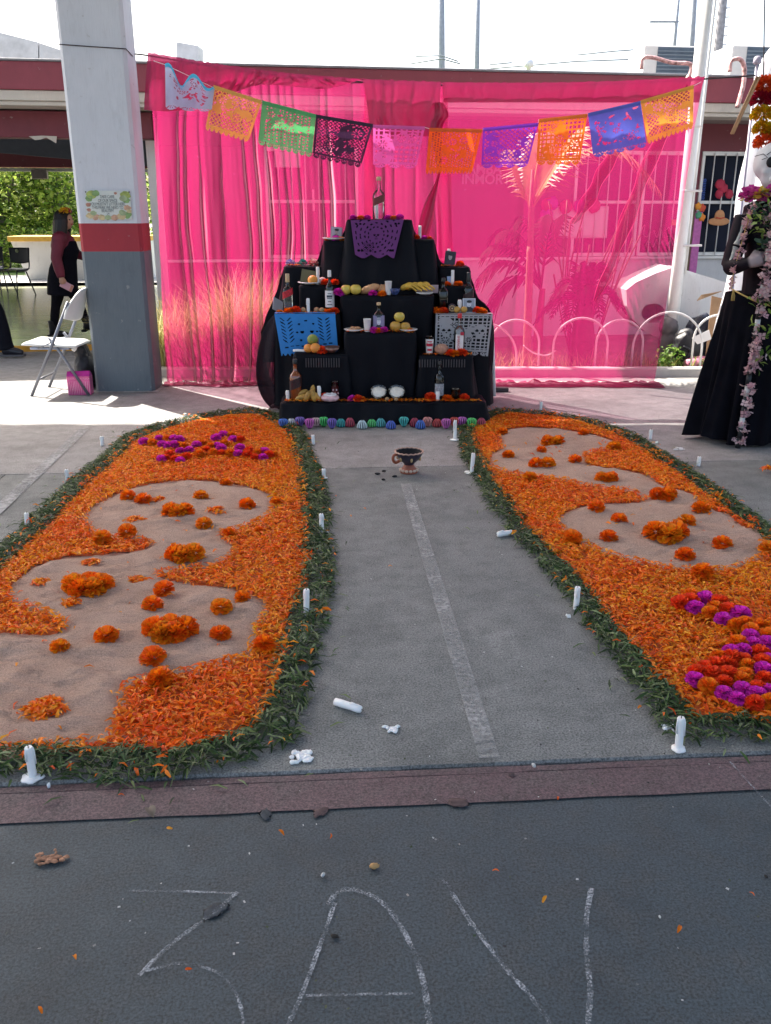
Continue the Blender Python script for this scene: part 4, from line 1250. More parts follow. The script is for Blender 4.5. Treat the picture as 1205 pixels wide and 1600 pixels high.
cloth('pink_curtain', xm2 - 0.01, xr, xm2 - 0.02, at(1022, 598, CY).x, 0.03, 9.0, 0.045, 0.8, m_pink, 'smooth pink sheer cloth panel right of the altar', sweep=lambda a, s: 0.0)
cloth('cloth_valance', xl + .01, xm - 0.02, xl - 0.06, xm - 0.05, rope_z(xl) - 0.42, 13.0, 0.035, 3.0, m_pink_d, 'dark folded-over top edge of the left pink cloth', y=CY - 0.1, nz=24, nx=120, bot=lambda a: 0.25 * a - 0.05 * math.sin(a * 9))
cloth('cloth_valance', xm - 0.03, xm2 - 0.01, xm + 0.05, xm2 - 0.02, rope_z(xm2) - 0.4, 17.0, 0.04, 4.0, m_pink_d, 'dark doubled pink flap at the middle of the rope', y=CY - 0.1, nz=24, nx=60)
cloth('cloth_valance', xm2 + .01, xr - 0.01, xm2 + 0.02, xr - 0.03, rope_z(xm2) - 0.14, 23.0, 0.02, 4.0, m_pink_d, 'narrow folded-over top edge of the right pink cloth', y=CY - 0.08, nz=12, nx=120)
# loose tail of cloth hanging beside the doubled flap
pth = [at(u, v, CY - 0.14) for u, v in ((686, 160), (690, 180), (682, 200), (686, 260), (684, 280), (674, 310), (666, 345), (660, 372))]
b = MB()
sp = smooth_path(pth, 40)
b.grid(lambda a, c: (lambda p, w: (p.x + (a - .5) * w, p.y + 0.02 * math.sin(a * 9 + c * 5), p.z))(sp[min(len(sp) - 1, int(c * (len(sp) - 1)))], 0.07 + 0.05 * math.sin(c * 9)), 8, len(sp) - 1)
tag(b.build('cloth_tail', m_pink_d), 'twisted dark pink cloth tail right of the altar top', 'cloth')
for pth_, lab in (([(1072, 132), (1045, 190), (1012, 260), (985, 330), (960, 400), (930, 470)], 'long dark diagonal fold across the right pink cloth'), ([(985, 200), (950, 255), (915, 320), (895, 350)], 'short dark diagonal fold above the white poster')):
    sp = smooth_path([at(u, v, CY - 0.07) for u, v in pth_], 40)
    b = MB().grid(lambda a, c: (lambda i: (sp[i].x + (a - .5) * (0.03 + 0.1 * math.sin(math.pi * c) + .05 * mnoise.noise(Vector((c * 7, 1, 2)))), sp[i].y + .03 * math.sin(a * 6.2), sp[i].z))(min(len(sp) - 1, int(round(c * (len(sp) - 1))))), 6, len(sp) - 1)
    tag(b.build('cloth_fold', m_pink), lab, 'cloth')
# hem lying crumpled on the ground
def hem(x0, x1, label, seed, w=0.14):
    def fn(a, c):
        x = x0 + (x1 - x0) * a
        y = CY + 0.03 - w * c * (1 + 0.5 * mnoise.noise(Vector((x * 3, 1, seed))))
        z = 0.012 + 0.05 * abs(mnoise.noise(Vector((x * 9, c * 4, seed)))) + 0.02 * abs(mnoise.noise(Vector((x * 25, c * 9, seed))))
        return (x, y, z * (1 - 0.6 * c))
    o = MB().grid(fn, int((x1 - x0) * 60), 10).build('cloth_hem', m_pink_d)
    tag(o, label, 'cloth')
hem(at(258, 602, CY).x, at(560, 602, CY).x, 'crumpled pink cloth hem on the ground left of the altar', 2.0)
hem(at(765, 602, CY).x, at(1030, 602, CY).x, 'crumpled pink cloth hem on the ground right of the altar', 6.0, 0.2)
# side edge of the left panel bunched beside the pillar
# ================================================================== PLANTING STRIP behind the cloth
bedp = MB().grid(lambda a, c: (-2.6 + 14 * a, 8.62 + c * (2.6 + 1.6 * a), -0.03 + 0.05 * mnoise.noise(Vector((a * 30, c * 6, 2)))), 120, 24)
o = bedp.build('planting_bed', m_soil); tag(o, kind='structure')
k_ = MB().cbox((-2.6, 8.5, -0.12), (6.5, 8.62, 0.085), 0.012).build('kerb', M('kerb_concrete', (0.42, 0.41, 0.39), 0.9, 0.15, 6, 0.4, 40)); tag(k_, kind='structure')
m_blade = Mattr('grass_blade', 0.5, 0.4)
def grass_clump(x0, x1, y0, y1, n, h, cols, label, droop=0.9, name='grass_clump', kind='stuff', wid=0.006):
    """long blades arching out of the ground"""
    k = 5
    P0 = np.stack([rng.uniform(x0, x1, n), rng.uniform(y0, y1, n)], 1)
    az = rng.uniform(0, 2 * np.pi, n); hh = rng.uniform(0.45, 1.0, n) * h; dr = rng.uniform(0.2, droop, n)
    V = np.zeros((n, (k + 1) * 2, 3))
    for i in range(k + 1):
        t = i / k
        out = dr * hh * t ** 1.8
        zz_ = hh * (t - 0.45 * dr * t ** 2.4)
        w = wid * (1 - 0.85 * t)
        cx, cy = P0[:, 0] + np.cos(az) * out, P0[:, 1] + np.sin(az) * out
        for s, j in ((-1, 0), (1, 1)):
            V[:, i * 2 + j, 0] = cx - np.sin(az) * w * s * 0.5
            V[:, i * 2 + j, 1] = cy + np.cos(az) * w * s * 0.5
            V[:, i * 2 + j, 2] = zz_
    tf = [(i * 2, i * 2 + 1, i * 2 + 3, i * 2 + 2) for i in range(k)]
    F = (np.array(tf)[None] + (np.arange(n) * (k + 1) * 2)[:, None, None]).reshape(-1)
    me = bpy.data.meshes.new(name)
    me.vertices.add(V.shape[0] * V.shape[1]); me.vertices.foreach_set('co', V.reshape(-1).astype(np.float32))
    me.loops.add(len(F)); me.loops.foreach_set('vertex_index', F.astype(np.int32))
    me.polygons.add(n * k); me.polygons.foreach_set('loop_start', (np.arange(n * k) * 4).astype(np.int32))
    me.update(calc_edges=True)
    a = me.color_attributes.new('tint', 'FLOAT_COLOR', 'POINT')
    cc = np.ones((V.shape[0] * V.shape[1], 4), np.float32)
    c_ = np.array(cols)[rng.integers(0, len(cols), n)] * rng.uniform(0.7, 1.2, (n, 1))
    cc[:, :3] = np.repeat(np.clip(c_, 0, 1), V.shape[1], 0)
    a.data.foreach_set('color', cc.ravel())
    me.materials.append(m_blade)
    o = link(name, me)
    tag(o, label, 'grass', kind=kind)
    return o
DRY = [(0.7, 0.58, 0.28), (0.6, 0.5, 0.2), (0.78, 0.68, 0.4), (0.42, 0.42, 0.14), (0.3, 0.32, 0.08)]
GRN = [(0.12, 0.2, 0.04), (0.2, 0.28, 0.06), (0.3, 0.33, 0.1), (0.45, 0.4, 0.12)]
for k, (xa_, xb_, h_) in enumerate(((-2.35, -1.75, 0.95), (-1.7, -1.15, 1.2), (-1.1, -0.55, 1.15), (-0.5, -0.1, 0.9))):
    grass_clump(xa_, xb_, 8.66, 8.98, 1700, h_, DRY, ('tall dry fountain grass next to the pillar', 'second clump of dry fountain grass from the pillar', 'third clump of dry fountain grass from the pillar', 'dry fountain grass tuft hidden by the altar side')[k], name='fountain_grass', wid=0.011)
grass_clump(0.9, 2.6, 8.66, 8.95, 500, 0.32, DRY + GRN, 'short yellow grass along the kerb behind the right cloth')
grass_clump(2.6, 4.2, 8.66, 9.1, 500, 0.2, GRN, 'low green weeds beyond the right edge of the cloth', 0.8, wid=0.012)
grass_clump(-2.4, 0, 8.66, 8.72, 250, 0.25, DRY, 'short dry grass fringe along the left kerb')
# hoop fence
m_hoop = M('white_hoop', (0.72, 0.72, 0.7), 0.45, 0.05)
hoops = [(700, 806, 505), (765, 840, 500), (862, 946, 497), (928, 1000, 500), (985, 1092, 488), (1078, 1150, 492)]
for k, (u0, u1, vt) in enumerate(hoops):
    a, b_ = gnd(u0, 592), gnd(u1, 592)
    Yh = 8.72 + 0.02 * (k % 2)
    a = at(u0, 585, Yh); b_ = at(u1, 585, Yh)
    zt_ = at((u0 + u1) / 2, vt, Yh).z
    cx, w = (a.x + b_.x) / 2, (b_.x - a.x) / 2
    spring = max(0.05, zt_ - w)
    pts = [(cx - w, Yh, 0.0)] + [(cx - w * math.cos(math.pi * i / 20), Yh, spring + (zt_ - spring) * math.sin(math.pi * i / 20)) for i in range(21)] + [(cx + w, Yh, 0.0)]
    o = MB().tube(pts, 0.011, 7).build('fence_hoop', m_hoop)
    tag(o, ('white wire hoop half behind the altar right side', 'white wire hoop nearest the palm trunk', 'tallest white wire hoop in front of the dark shrub', 'white wire hoop overlapping the dark shrub hoop', 'white wire hoop crossing the cloth right edge', 'white wire hoop beside the bags')[k], 'fence hoop', 'white hoops of the low fence')
o = MB().tube(smooth_path([at(u, v, 8.7) for u, v in ((818, 540), (835, 552), (855, 555), (868, 548))], 20), 0.008, 6).build('fence_wire', m_hoop)
tag(o, 'sagging white wire joining two fence hoops', 'wire')
# ------------------------------------------------------------------ palm tree
def frond(b, root, tip, sag, width, n=26, lw=0.016, up=0.0, hang=0.5, seed=0):
    """one feather frond: rachis plus leaflets both sides"""
    rg = random.Random(seed)
    root, tip = Vector(root), Vector(tip)
    ctl = root.lerp(tip, 0.5) + Vector((0, 0, sag))
    P = [root * (1 - t) ** 2 + ctl * 2 * t * (1 - t) + tip * t * t for t in [i / n for i in range(n + 1)]]
    b.tube(P, [0.014 * (1 - 0.8 * i / n) + 0.002 for i in range(n + 1)], 5)
    for i in range(3, n):
        t = i / n
        d = (P[i + 1] - P[i - 1]).normalized()
        side = d.cross(Vector((0, 0, 1))).normalized()
        L = width * math.sin(math.pi * (0.12 + 0.83 * t)) ** 0.8
        for s in (-1, 1):
            dr = (side * s * 0.8 + d * 0.75 + Vector((0, 0, up - hang * 0.3))).normalized()
            p0 = P[i]; p1 = p0 + dr * L * 0.5; p2 = p0 + dr * L + Vector((0, 0, -hang * L * rg.uniform(0.4, 1.0)))
            w = lw * rg.uniform(0.8, 1.2)
            o_ = d.cross(dr).cross(dr).normalized() * w
            b.add([p0 - o_ * .4, p0 + o_ * .4, p1 - o_, p1 + o_, p2 - o_ * 0.1, p2 + o_ * 0.1], [(0, 2, 3, 1), (2, 4, 5, 3)])
PY = 8.95
pb_, pt_ = at(822, 588, PY), at(829, 385, PY)
palm = empty('palm_tree', (pb_.x, PY, 0), 0, 'slim palm tree glowing behind the right pink cloth', 'palm tree')
tr = MB()
pp = [(0.0, 0, -0.05)] + [((pt_.x - pb_.x) * i / 20, 0, pt_.z * i / 20) for i in range(1, 21)]
tr.tube(pp, [0.055 - 0.012 * min(1, i / 4) - 0.01 * i / 20 + 0.004 * (i % 2) for i in range(21)], 10)
tr.tube([((pt_.x - pb_.x), 0, pt_.z - .02), ((pt_.x - pb_.x) - .01, 0, pt_.z + 0.35), ((pt_.x - pb_.x) - 0.015, 0.0, pt_.z + 0.7)], [0.032, 0.028, 0.015], 8)
tr.build('trunk', M('palm_trunk', (0.26, 0.17, 0.1), 0.9, 0.3, 14, 0.6, 40, 0.01), palm)
m_frond = Mattr('palm_leaflet', 0.45, 0.45)
m_frond2 = M('palm_leaflet_dry', (0.4, 0.34, 0.12), 0.5, 0.3, 10)
topz = pt_.z + 0.5
def loc(u, v, Y):
    p = at(u, v, Y); return Vector((p.x - pb_.x, p.y - PY, p.z))
crown = [((828, 330), (1034, 305, 8.6), 0.95, 0.5), ((829, 325), (965, 228, 9.3), 0.3, 0.6), ((829, 325), (905, 205, 9.0), 0.1, 0.65), ((828, 330), (850, 210, 9.2), 0.1, 0.55), ((829, 330), (800, 235, 9.4), 0.15, 0.35)]
for i, (ru, tp, sag, wd) in enumerate(crown):
    b = MB()
    frond(b, loc(ru[0], ru[1], PY), loc(*tp), sag, wd * 0.75, 30, 0.013, 0.15, 0.5, i)
    o = b.build('frond', M('palm_leaf_%d' % (i % 2), ((0.45, 0.3, 0.06), (0.32, 0.25, 0.05))[i % 2], 0.45, 0.3, 6), palm)
# dark fan shrub (cycad) and woody stems
cy_ = at(905, 590, 9.2)
cyc = empty('cycad_shrub', (cy_.x, 9.2, 0), 0, 'dark bushy cycad behind the fence hoops', 'shrub')
MB().tube([(0, 0, -0.05), (0.01, 0, 0.3), (0, 0, 0.62)], [0.14, 0.12, 0.08], 10).build('stem', M('cycad_stem', (0.1, 0.07, 0.05), 0.9, 0.3, 20, 0.5), cyc)
m_cyc = M('cycad_leaf', (0.014, 0.019, 0.009), 0.8, 0.3, 8, spec=0.05)
for i in range(26):
    a = i * 2.4; q = 0.35 + 0.6 * ((i * 7) % 10) / 10
    b = MB()
    frond(b, (0, 0, 0.6), (0.5 * math.cos(a) * q * 1.2, 0.42 * math.sin(a) * q, 0.55 + 0.45 * (1 - q) * 1.8 - 0.3 * q), 0.35, 0.16, 16, 0.016, 0.2, 0.25, i)
    b.build('frond', m_cyc, cyc)
stm = empty('woody_shrub', (cy_.x + 0.05, 9.45, 0), 0, 'upright shrub of thin woody stems above the cycad', 'shrub')
rg_ = random.Random(3)
for i in range(16):
    x0_ = rg_.uniform(-0.25, 0.3); hh = rg_.uniform(0.9, 1.75)
    pts = [(x0_ * 0.4, 0, 0), (x0_, rg_.uniform(-.1, .1), hh * .5), (x0_ * 1.6 + rg_.uniform(-.1, .25), rg_.uniform(-.15, .15), hh)]
    MB().tube(smooth_path(pts, 12), [0.012] * 7 + [0.005] * 20 if False else 0.009, 5).build('stem', M('woody_stem', (0.16, 0.09, 0.06), 0.9, 0.3), stm)
# near-black fronds added in place of a frond's cast shadow, left of the trunk
frond_shade = empty('frond_shadow', (at(838, 580, 9.6).x, 9.6, 0), 0, 'near-black fronds shaped as a palm frond shadow left of the palm trunk', 'palm tree')
MB().tube([(0, 0, -.05), (0, 0, 0.3), (0.02, 0, 0.75)], [0.06, 0.05, 0.03], 8).build('trunk', M('palm_trunk', (0.4, .3, .2)), frond_shade)
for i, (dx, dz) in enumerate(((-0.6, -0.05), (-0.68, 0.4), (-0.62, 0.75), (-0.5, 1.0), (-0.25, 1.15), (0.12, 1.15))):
    b = MB(); frond(b, (0, 0, 0.75), (dx, 0.1 * (i % 3 - 1), 0.55 + dz * 0.75), 0.45, 0.36, 18, 0.026, 0.1, 0.7, 60 + i); b.build('frond', M('frond_shadow_black', (0.012, 0.016, 0.008), 0.8, 0.25, spec=0.04), frond_shade)
# low leafy plants by the kerb
m_lv = Mattr('broad_leaf', 0.5, 0.5)
def leafy(name, c, r, n, cols, label, cat, size=0.05, kind=None, parts=True):
    rg = rng
    d = rg.normal(0, 1, (n, 3)); d /= np.linalg.norm(d, axis=1)[:, None]
    q = rg.random(n) ** 0.4
    P = d * q[:, None] * np.array(r) + np.array([0, 0, r[2] * 0.8])
    P[:, 2] = np.maximum(P[:, 2], 0.01)
    tv, tf = curved(1.0, 0.55, 2, 0.4, 0.1, 0.2)
    C = np.array(cols)[rg.integers(0, len(cols), n)] * rg.uniform(0.6, 1.25, (n, 1))
    me = scatter_mesh(name, tv, tf, P, rots(n, 0.8), rg.uniform(0.6, 1.3, n) * size, np.clip(C, 0, 1), m_lv)
    if kind: return link(name, me, None, c)
    o = empty(name, c); tag(link('foliage', me, o), kind='stuff')
    return o
LG = [(0.12, 0.24, 0.04), (0.2, 0.34, 0.06), (0.09, 0.17, 0.03), (0.3, 0.4, 0.1)]
p = at(1045, 575, 8.85)
tag(leafy('weed_plant', (p.x, 8.85, 0), (0.14, 0.1, 0.16), 160, LG, '', ''), 'bright green leafy weed at the right edge of the cloth', 'plant')
p = at(1090, 580, 8.8)
tag(leafy('weed_plant', (p.x, 8.8, 0), (0.1, 0.08, 0.09), 90, LG, '', '', 0.04), 'small green weed below the white hoop', 'plant')
# ------------------------------------------------------------------ white pipe carrying the rope
a, b_ = at(1060, 413, 9.3), at(1105, 0, 9.3)
pipe = empty('white_pipe', (a.x, 9.3, 0), 0, 'white steel pipe standing right of the pink cloth', 'pipe')
MB().tube([(0.0, 0, 0.0), (0.0, 0, a.z), (b_.x - a.x, 0, b_.z + 0.8)], 0.062, 14).build('shaft', m_frame, pipe)
MB().tube([(0.085, 0.02, a.z - .1), (b_.x - a.x + 0.085, 0.02, b_.z + 0.8)], 0.014, 6).build('conduit', m_frame, pipe)
for v in (300, 385, 200): 
    p = at(1075, v, 9.3); MB().cbox((p.x - a.x - 0.07, -0.07, p.z), (p.x - a.x + 0.12, -0.0, p.z + 0.02), .004).build('clamp', m_ac, pipe)
# ------------------------------------------------------------------ big white half-round concrete basin and side wall
o = empty('white_basin', (0, 0, 0), 0, 'white faceted concrete basin tipped on its side behind the hoops', 'planter')
outl = [(979, 453), (994, 441), (1025, 427), (1053, 417), (1075, 424), (1090, 440), (1094, 480), (1088, 530), (1063, 540), (1042, 534), (1008, 518), (988, 498), (980, 479)]
front = [at(u, v, 9.45) for u, v in outl]
cx = sum((p for p in front), Vector()) / len(front)
hole = []
for u, v in outl:
    du, dv = u - 1021, v - 490; q = math.hypot(du, dv); hole.append(at(1021 + du / q * 19, 490 + dv / q * 16, 9.45))
n = len(front)
bb_ = MB()
vs = front + hole + [p + Vector((0.06, 0.5, 0)) for p in hole] + [p + Vector((0.0, 0.6, 0.0)) for p in front]
fs = []
for i in range(n):
    j = (i + 1) % n
    fs += [(i, n + i, n + j, j), (n + i, 2 * n + i, 2 * n + j, n + j), (j, 3 * n + j, 3 * n + i, i)]
fs.append(tuple(2 * n + i for i in range(n))[::-1])
bb_.add(vs, fs).build('shell', paint_wall('basin_white', (0.72, 0.72, 0.72), (0.66, 0.66, 0.67)), o)
lw = empty('garden_wall', (0, 0, 0), 0, 'low white rendered wall behind the bags and hoops', 'wall')
A2, B2 = at(1052, 416, 9.62), at(1170, 452, 9.62)
MB().add([(A2.x, 9.62, -.1), (B2.x + 1.2, 9.62, -.1), (B2.x + 1.2, 9.62, B2.z - .2), (B2.x, 9.62, B2.z), (A2.x, 9.62, A2.z), (A2.x, 9.8, -.1), (B2.x + 1.2, 9.8, -.1), (B2.x + 1.2, 9.8, B2.z - .2), (B2.x, 9.8, B2.z), (A2.x, 9.8, A2.z)],
         [(0, 1, 2, 3, 4), (9, 8, 7, 6, 5), (4, 3, 8, 9), (3, 2, 7, 8), (0, 4, 9, 5), (1, 6, 7, 2)]).build('wall_slab', MATS['basin_white'], lw)
# ================================================================== TREES AND YARD seen through the open hall
lawn = MB().grid(lambda a, c: (-40 + 44 * a, 21.5 + 40 * c, -0.03 + 0.0 * a), 4, 4).build('lawn', M('lawn_green', (0.11, 0.17, 0.035), 0.9, 0.4, 0.8, 0.5, 8)); tag(lawn, kind='structure')
TG = [(0.1, 0.18, 0.03), (0.24, 0.36, 0.05), (0.4, 0.52, 0.09), (0.08, 0.13, 0.03), (0.58, 0.64, 0.18)]
m_bark = M('grey_bark', (0.2, 0.18, 0.15), 0.9, 0.3, 6, 0.7, 20, 0.03)
def tree(u, v, d, rx, rz, zc, n, label, tr_r=0.16, size=0.16):
    p = at(u, v, d)
    o = empty('garden_tree', (p.x, d, -0.03), 0, label, 'tree', 'trees beyond the hall')
    tk = MB()
    tk.tube(smooth_path([(0, 0, 0), (0.1, 0, zc * .5), (0.0, 0.1, zc)], 12), [tr_r * (1 - 0.035 * i) for i in range(15)], 9)
    for k in range(5):
        a = k * 1.3
        tk.tube([(0.05, 0, zc * .55 + k * .15), (0.6 * math.cos(a) * rx * .5, 0.6 * math.sin(a) * rx * .5, zc + .3), (math.cos(a) * rx * .7, math.sin(a) * rx * .7, zc + rz * .4)], [tr_r * .5, tr_r * .3, tr_r * .1], 6)
    tk.build('trunk', m_bark, o)
    cl_c = rng.normal(0, 0.5, (14, 3)) * np.array([rx, rx, rz]); pick = rng.integers(0, 14, n)
    P = cl_c[pick] + rng.normal(0, 0.28, (n, 3)) * np.array([rx, rx, rz]) * 0.8 + np.array([0, 0, zc])
    P[:, 2] = np.clip(P[:, 2], 0.25, 4.4)
    tv, tf = curved(1.0, 0.5, 2, 0.3, 0.1, 0.15)
    C = np.array(TG)[rng.integers(0, len(TG), n)] * rng.uniform(0.6, 1.3, (n, 1))
    me = scatter_mesh('crown', tv, tf, P, rots(n, 0.9), rng.uniform(0.7, 1.4, n) * size, np.clip(C, 0, 1), m_lv)
    link('crown', me, o)
tree(8, 420, 27, 1.9, 1.9, 2.2, 4200, 'leafy tree with pale double trunk at the left picture edge')
tree(52, 420, 29, 2.0, 2.0, 2.3, 4500, 'leafy tree behind the walking woman and lamp box')
tree(98, 420, 28, 1.9, 1.8, 2.0, 4200, 'leafy tree beside the pillar beyond the hall')
tree(150, 420, 31, 2.2, 2.2, 2.6, 3500, 'leafy tree hidden mostly by the pillar')
tree(-45, 420, 30, 2.2, 2.2, 2.5, 3500, 'leafy tree at the far left beyond the hall')
hd = leafy('hedge_bushes', (at(60, 400, 26).x, 25.6, -.03), (6.5, 0.6, 0.65), 5200, TG, '', '', 0.13, 'stuff')
tag(hd, 'sunlit green undergrowth behind the white planter', 'undergrowth', kind='stuff')
hd2 = leafy('hedge_bushes', (at(40, 400, 33).x, 34, -.03), (9, 1.0, 2.4), 9000, TG, '', '', 0.24, 'stuff')
tag(hd2, 'dense far green foliage beyond the trees', 'undergrowth', kind='stuff')
# white planter with yellow rim
pa_, pb2 = at(45, 430, 22.6), at(240, 430, 22.6)
o = empty('long_planter', (0, 22.6, -0.02), R(3), 'long white planter box with ochre rim beyond the hall', 'planter')
b = MB()
b.add([(pa_.x + .15, 0, 0), (pb2.x, 0, 0), (pb2.x, .9, 0), (pa_.x + .15, .9, 0), (pa_.x - .12, -.12, 0.9), (pb2.x, -.12, 0.9), (pb2.x, 1.0, 0.9), (pa_.x - .12, 1.0, 0.9)], [(0, 3, 2, 1), (4, 5, 6, 7), (0, 1, 5, 4), (1, 2, 6, 5), (2, 3, 7, 6), (3, 0, 4, 7)])
b.build('trough', m_wallw, o)
MB().cbox((pa_.x - .17, -.17, 0.9), (pb2.x, 1.05, 1.02), .01).build('rim', M('ochre_paint', (0.6, 0.36, 0.06), 0.6, 0.15), o)
# ================================================================== ALTAR
m_black = None
def black_cloth():
    m, nt, b = nodes_of('black_satin')
    n = noise_node(nt, 6, 4)
    nt.links.new(ramp(nt, n.outputs[0], [(0.3, (0.0025, 0.003, 0.006)), (0.7, (0.005, 0.0055, 0.009))]).outputs[0], b.inputs['Base Color'])
    b.inputs['Roughness'].default_value = 0.6
    b.inputs['Specular IOR Level'].default_value = 0.12
    n2 = noise_node(nt, 24, 4, stretch=(1, 1, 0.4)); bump(nt, b, n2.outputs[0], 0.35, 0.01)
    return m
m_black = black_cloth()
m_tulle = Msheer('black_tulle', (0.012, 0.01, 0.016), 0.2, 0.5, 0.02, (0.6, 0.5, 0.55), 0.3)
ALT_Y = 6.48
altar = empty('altar', (0, ALT_Y, 0), 0, 'stepped altar draped in black cloth before the pink backdrop', 'altar')
TIERS = {}
def tier(key, u0, u1, v, Y, depth, zbot=None, flare=0.03, seed=0, mat=None):
    a, b_ = at(u0, v, Y), at(u1, v, Y)
    zt_ = a.z
    zb = 0.004 if zbot is None else zbot
    x0, x1, y0, y1 = a.x, b_.x, Y, Y + depth
    TIERS[key] = (x0, x1, y0, y1, zt_)
    # perimeter of a rounded rectangle, front left corner first
    per = []
    c = 0.03
    nf = max(10, int((x1 - x0) / 0.025)); ns = max(6, int(depth / 0.03))
    for i in range(nf + 1): per.append((x0 + (x1 - x0) * i / nf, y0, 0, -1))
    for i in range(1, ns + 1): per.append((x1, y0 + depth * i / ns, 1, 0))
    for i in range(1, nf + 1): per.append((x1 - (x1 - x0) * i / nf, y1, 0, 1))
    for i in range(1, ns): per.append((x0, y1 - depth * i / ns, -1, 0))
    n = len(per)
    def smooth_corner(p):
        x, y, nx, ny = p
        cx = min(max(x, x0 + c), x1 - c); cy = min(max(y, y0 + c), y1 - c)
        d = Vector((x - cx, y - cy))
        if abs(x - cx) > 1e-6 and abs(y - cy) > 1e-6:
            d = d.normalized() * c
            return cx + d.x, cy + d.y, d.x / c, d.y / c
        return x, y, nx, ny
    per = [smooth_corner(p) for p in per]
    rows = []
    sag = lambda x, y: 0.004 * mnoise.noise(Vector((x * 7, y * 7, seed)))
    for inset, dz in ((0.06, 0.0), (0.012, -0.0015), (0.003, -0.006)):
        rows.append([(x - nx * inset, y - ny * inset, zt_ + dz + sag(x, y)) for x, y, nx, ny in per])
    K = 14
    for k in range(1, K + 1):
        s = k / K
        r = []
        for i, (x, y, nx, ny) in enumerate(per):
            ph = i / n * 40
            f = mnoise.noise(Vector((x * 5.5, y * 5.5, seed + s * 0.35))) + 0.55 * math.sin(x * 34 + seed + y * 21 + s * 0.8) + 0.4 * mnoise.noise(Vector((x * 15, y * 15, seed + 3)))
            off = flare * s ** 1.3 + (0.009 + 0.03 * s) * f * 0.8
            drape = 0.012 * s * mnoise.noise(Vector((x * 3, y * 3, seed + 8)))
            z = zt_ + (zb - zt_) * s + (drape if k == K else 0)
            r.append((x + nx * off, y + ny * off, max(0.003, z)))
        rows.append(r)
    vs = [p for r in rows for p in r]
    fs = [tuple(range(n))]
    for j in range(len(rows) - 1):
        for i in range(n):
            i2 = (i + 1) % n
            fs.append((j * n + i, (j + 1) * n + i, (j + 1) * n + i2, j * n + i2))
    o = MB().add(vs, fs, True).build('draped_tier', mat or m_black)
    o.parent = altar
    o.matrix_parent_inverse = Matrix.Translation((0, -ALT_Y, 0))
    return o
tier('1', 437, 760, 629, 6.48, 0.34, None, 0.03, 1)
tier('2L', 458, 545, 553, 6.70, 0.3, 0.1, 0.03, 2)
tier('2R', 655, 741, 556, 6.70, 0.3, 0.1, 0.05, 3)
tier('2C', 537, 651, 520, 6.72, 0.32, 0.1, 0.012, 4)
tier('3L', 428, 531, 490, 6.97, 0.4, 0.04, 0.03, 5)
tier('3R', 680, 768, 490, 6.97, 0.4, 0.04, 0.03, 6)
tier('4C', 531, 680, 462, 7.0, 0.35, 0.3, 0.012, 7)
tier('4L', 466, 528, 446, 7.18, 0.3, 0.6, 0.02, 8)
tier('4R', 688, 739, 447, 7.18, 0.3, 0.6, 0.02, 9)
tier('5L', 442, 508, 416, 7.42, 0.3, 0.5, 0.15, 10)
tier('5R', 684, 735, 417, 7.4, 0.3, 0.5, 0.08, 11)
tier('6L', 504, 548, 376, 7.32, 0.34, 0.7, 0.07, 12)
tier('6R', 640, 680, 374, 7.32, 0.34, 0.7, 0.07, 13)
tier('7', 541, 645, 343, 7.26, 0.42, 0.7, 0.13, 14)
# sheer skirts hanging outward at both sides, floor-length
def skirt(pts_top, pts_bot, seed, mat):
    T = smooth_path(pts_top, 30); Bm = smooth_path(pts_bot, 30)
    k = min(len(T), len(Bm)) - 1
    def fn(a, c):
        i = min(k, int(round(a * k)))
        p = T[i].lerp(Bm[i], 1 - c)
        s = 1 - c
        bulge = (0.14 if p.x < 0 else 0.05) * math.sin(math.pi * s)
        q = p + Vector((bulge * (-1 if p.x < 0 else 1) * 0.7, -0.04 * math.sin(math.pi * s) + 0.03 * s * math.sin(a * 19 + seed), 0))
        return q + Vector((0.02 * s * mnoise.noise(q * 5), 0, 0))
    o = MB().grid(fn, k, 16).build('sheer_skirt', mat, altar)
    o.matrix_parent_inverse = Matrix.Translation((0, -ALT_Y, 0))
def side_panel(inner, outer, Ya, seed):
    """loose cloth hanging from the shelf corner: a front panel out to the silhouette, then back along the side"""
    I_, O_ = smooth_path([at(u, v, Ya) for u, v in inner], 40), smooth_path([at(u, v, Ya) for u, v in outer], 40)
    n_ = min(len(I_), len(O_)) - 1
    def fn(a, c):
        i = min(n_, int(round(c * n_)))
        s = c
        if a <= .6:
            q = I_[i].lerp(O_[i], a / .6) + Vector((0, -.03 * math.sin(math.pi * a / .6) - .03 * s * math.sin(a * 22 + seed), 0))
        else:
            q = O_[i] + Vector((.02 * s * math.sin(a * 26 + seed), (a - .6) / .4 * .6, 0))
        return Vector((q.x, q.y, max(q.z, .006)))
    o = MB().grid(fn, 50, n_).build('sheer_skirt', m_tulle, altar)
    o.matrix_parent_inverse = Matrix.Translation((0, -ALT_Y, 0))
side_panel([(452, 491), (455, 540), (460, 590), (462, 640)], [(429, 490), (414, 512), (403, 550), (401, 590), (411, 622), (432, 645)], 7.01, 0)
side_panel([(752, 491), (748, 540), (744, 590), (745, 640)], [(769, 490), (772, 520), (770, 560), (765, 600), (763, 643)], 7.01, 4)
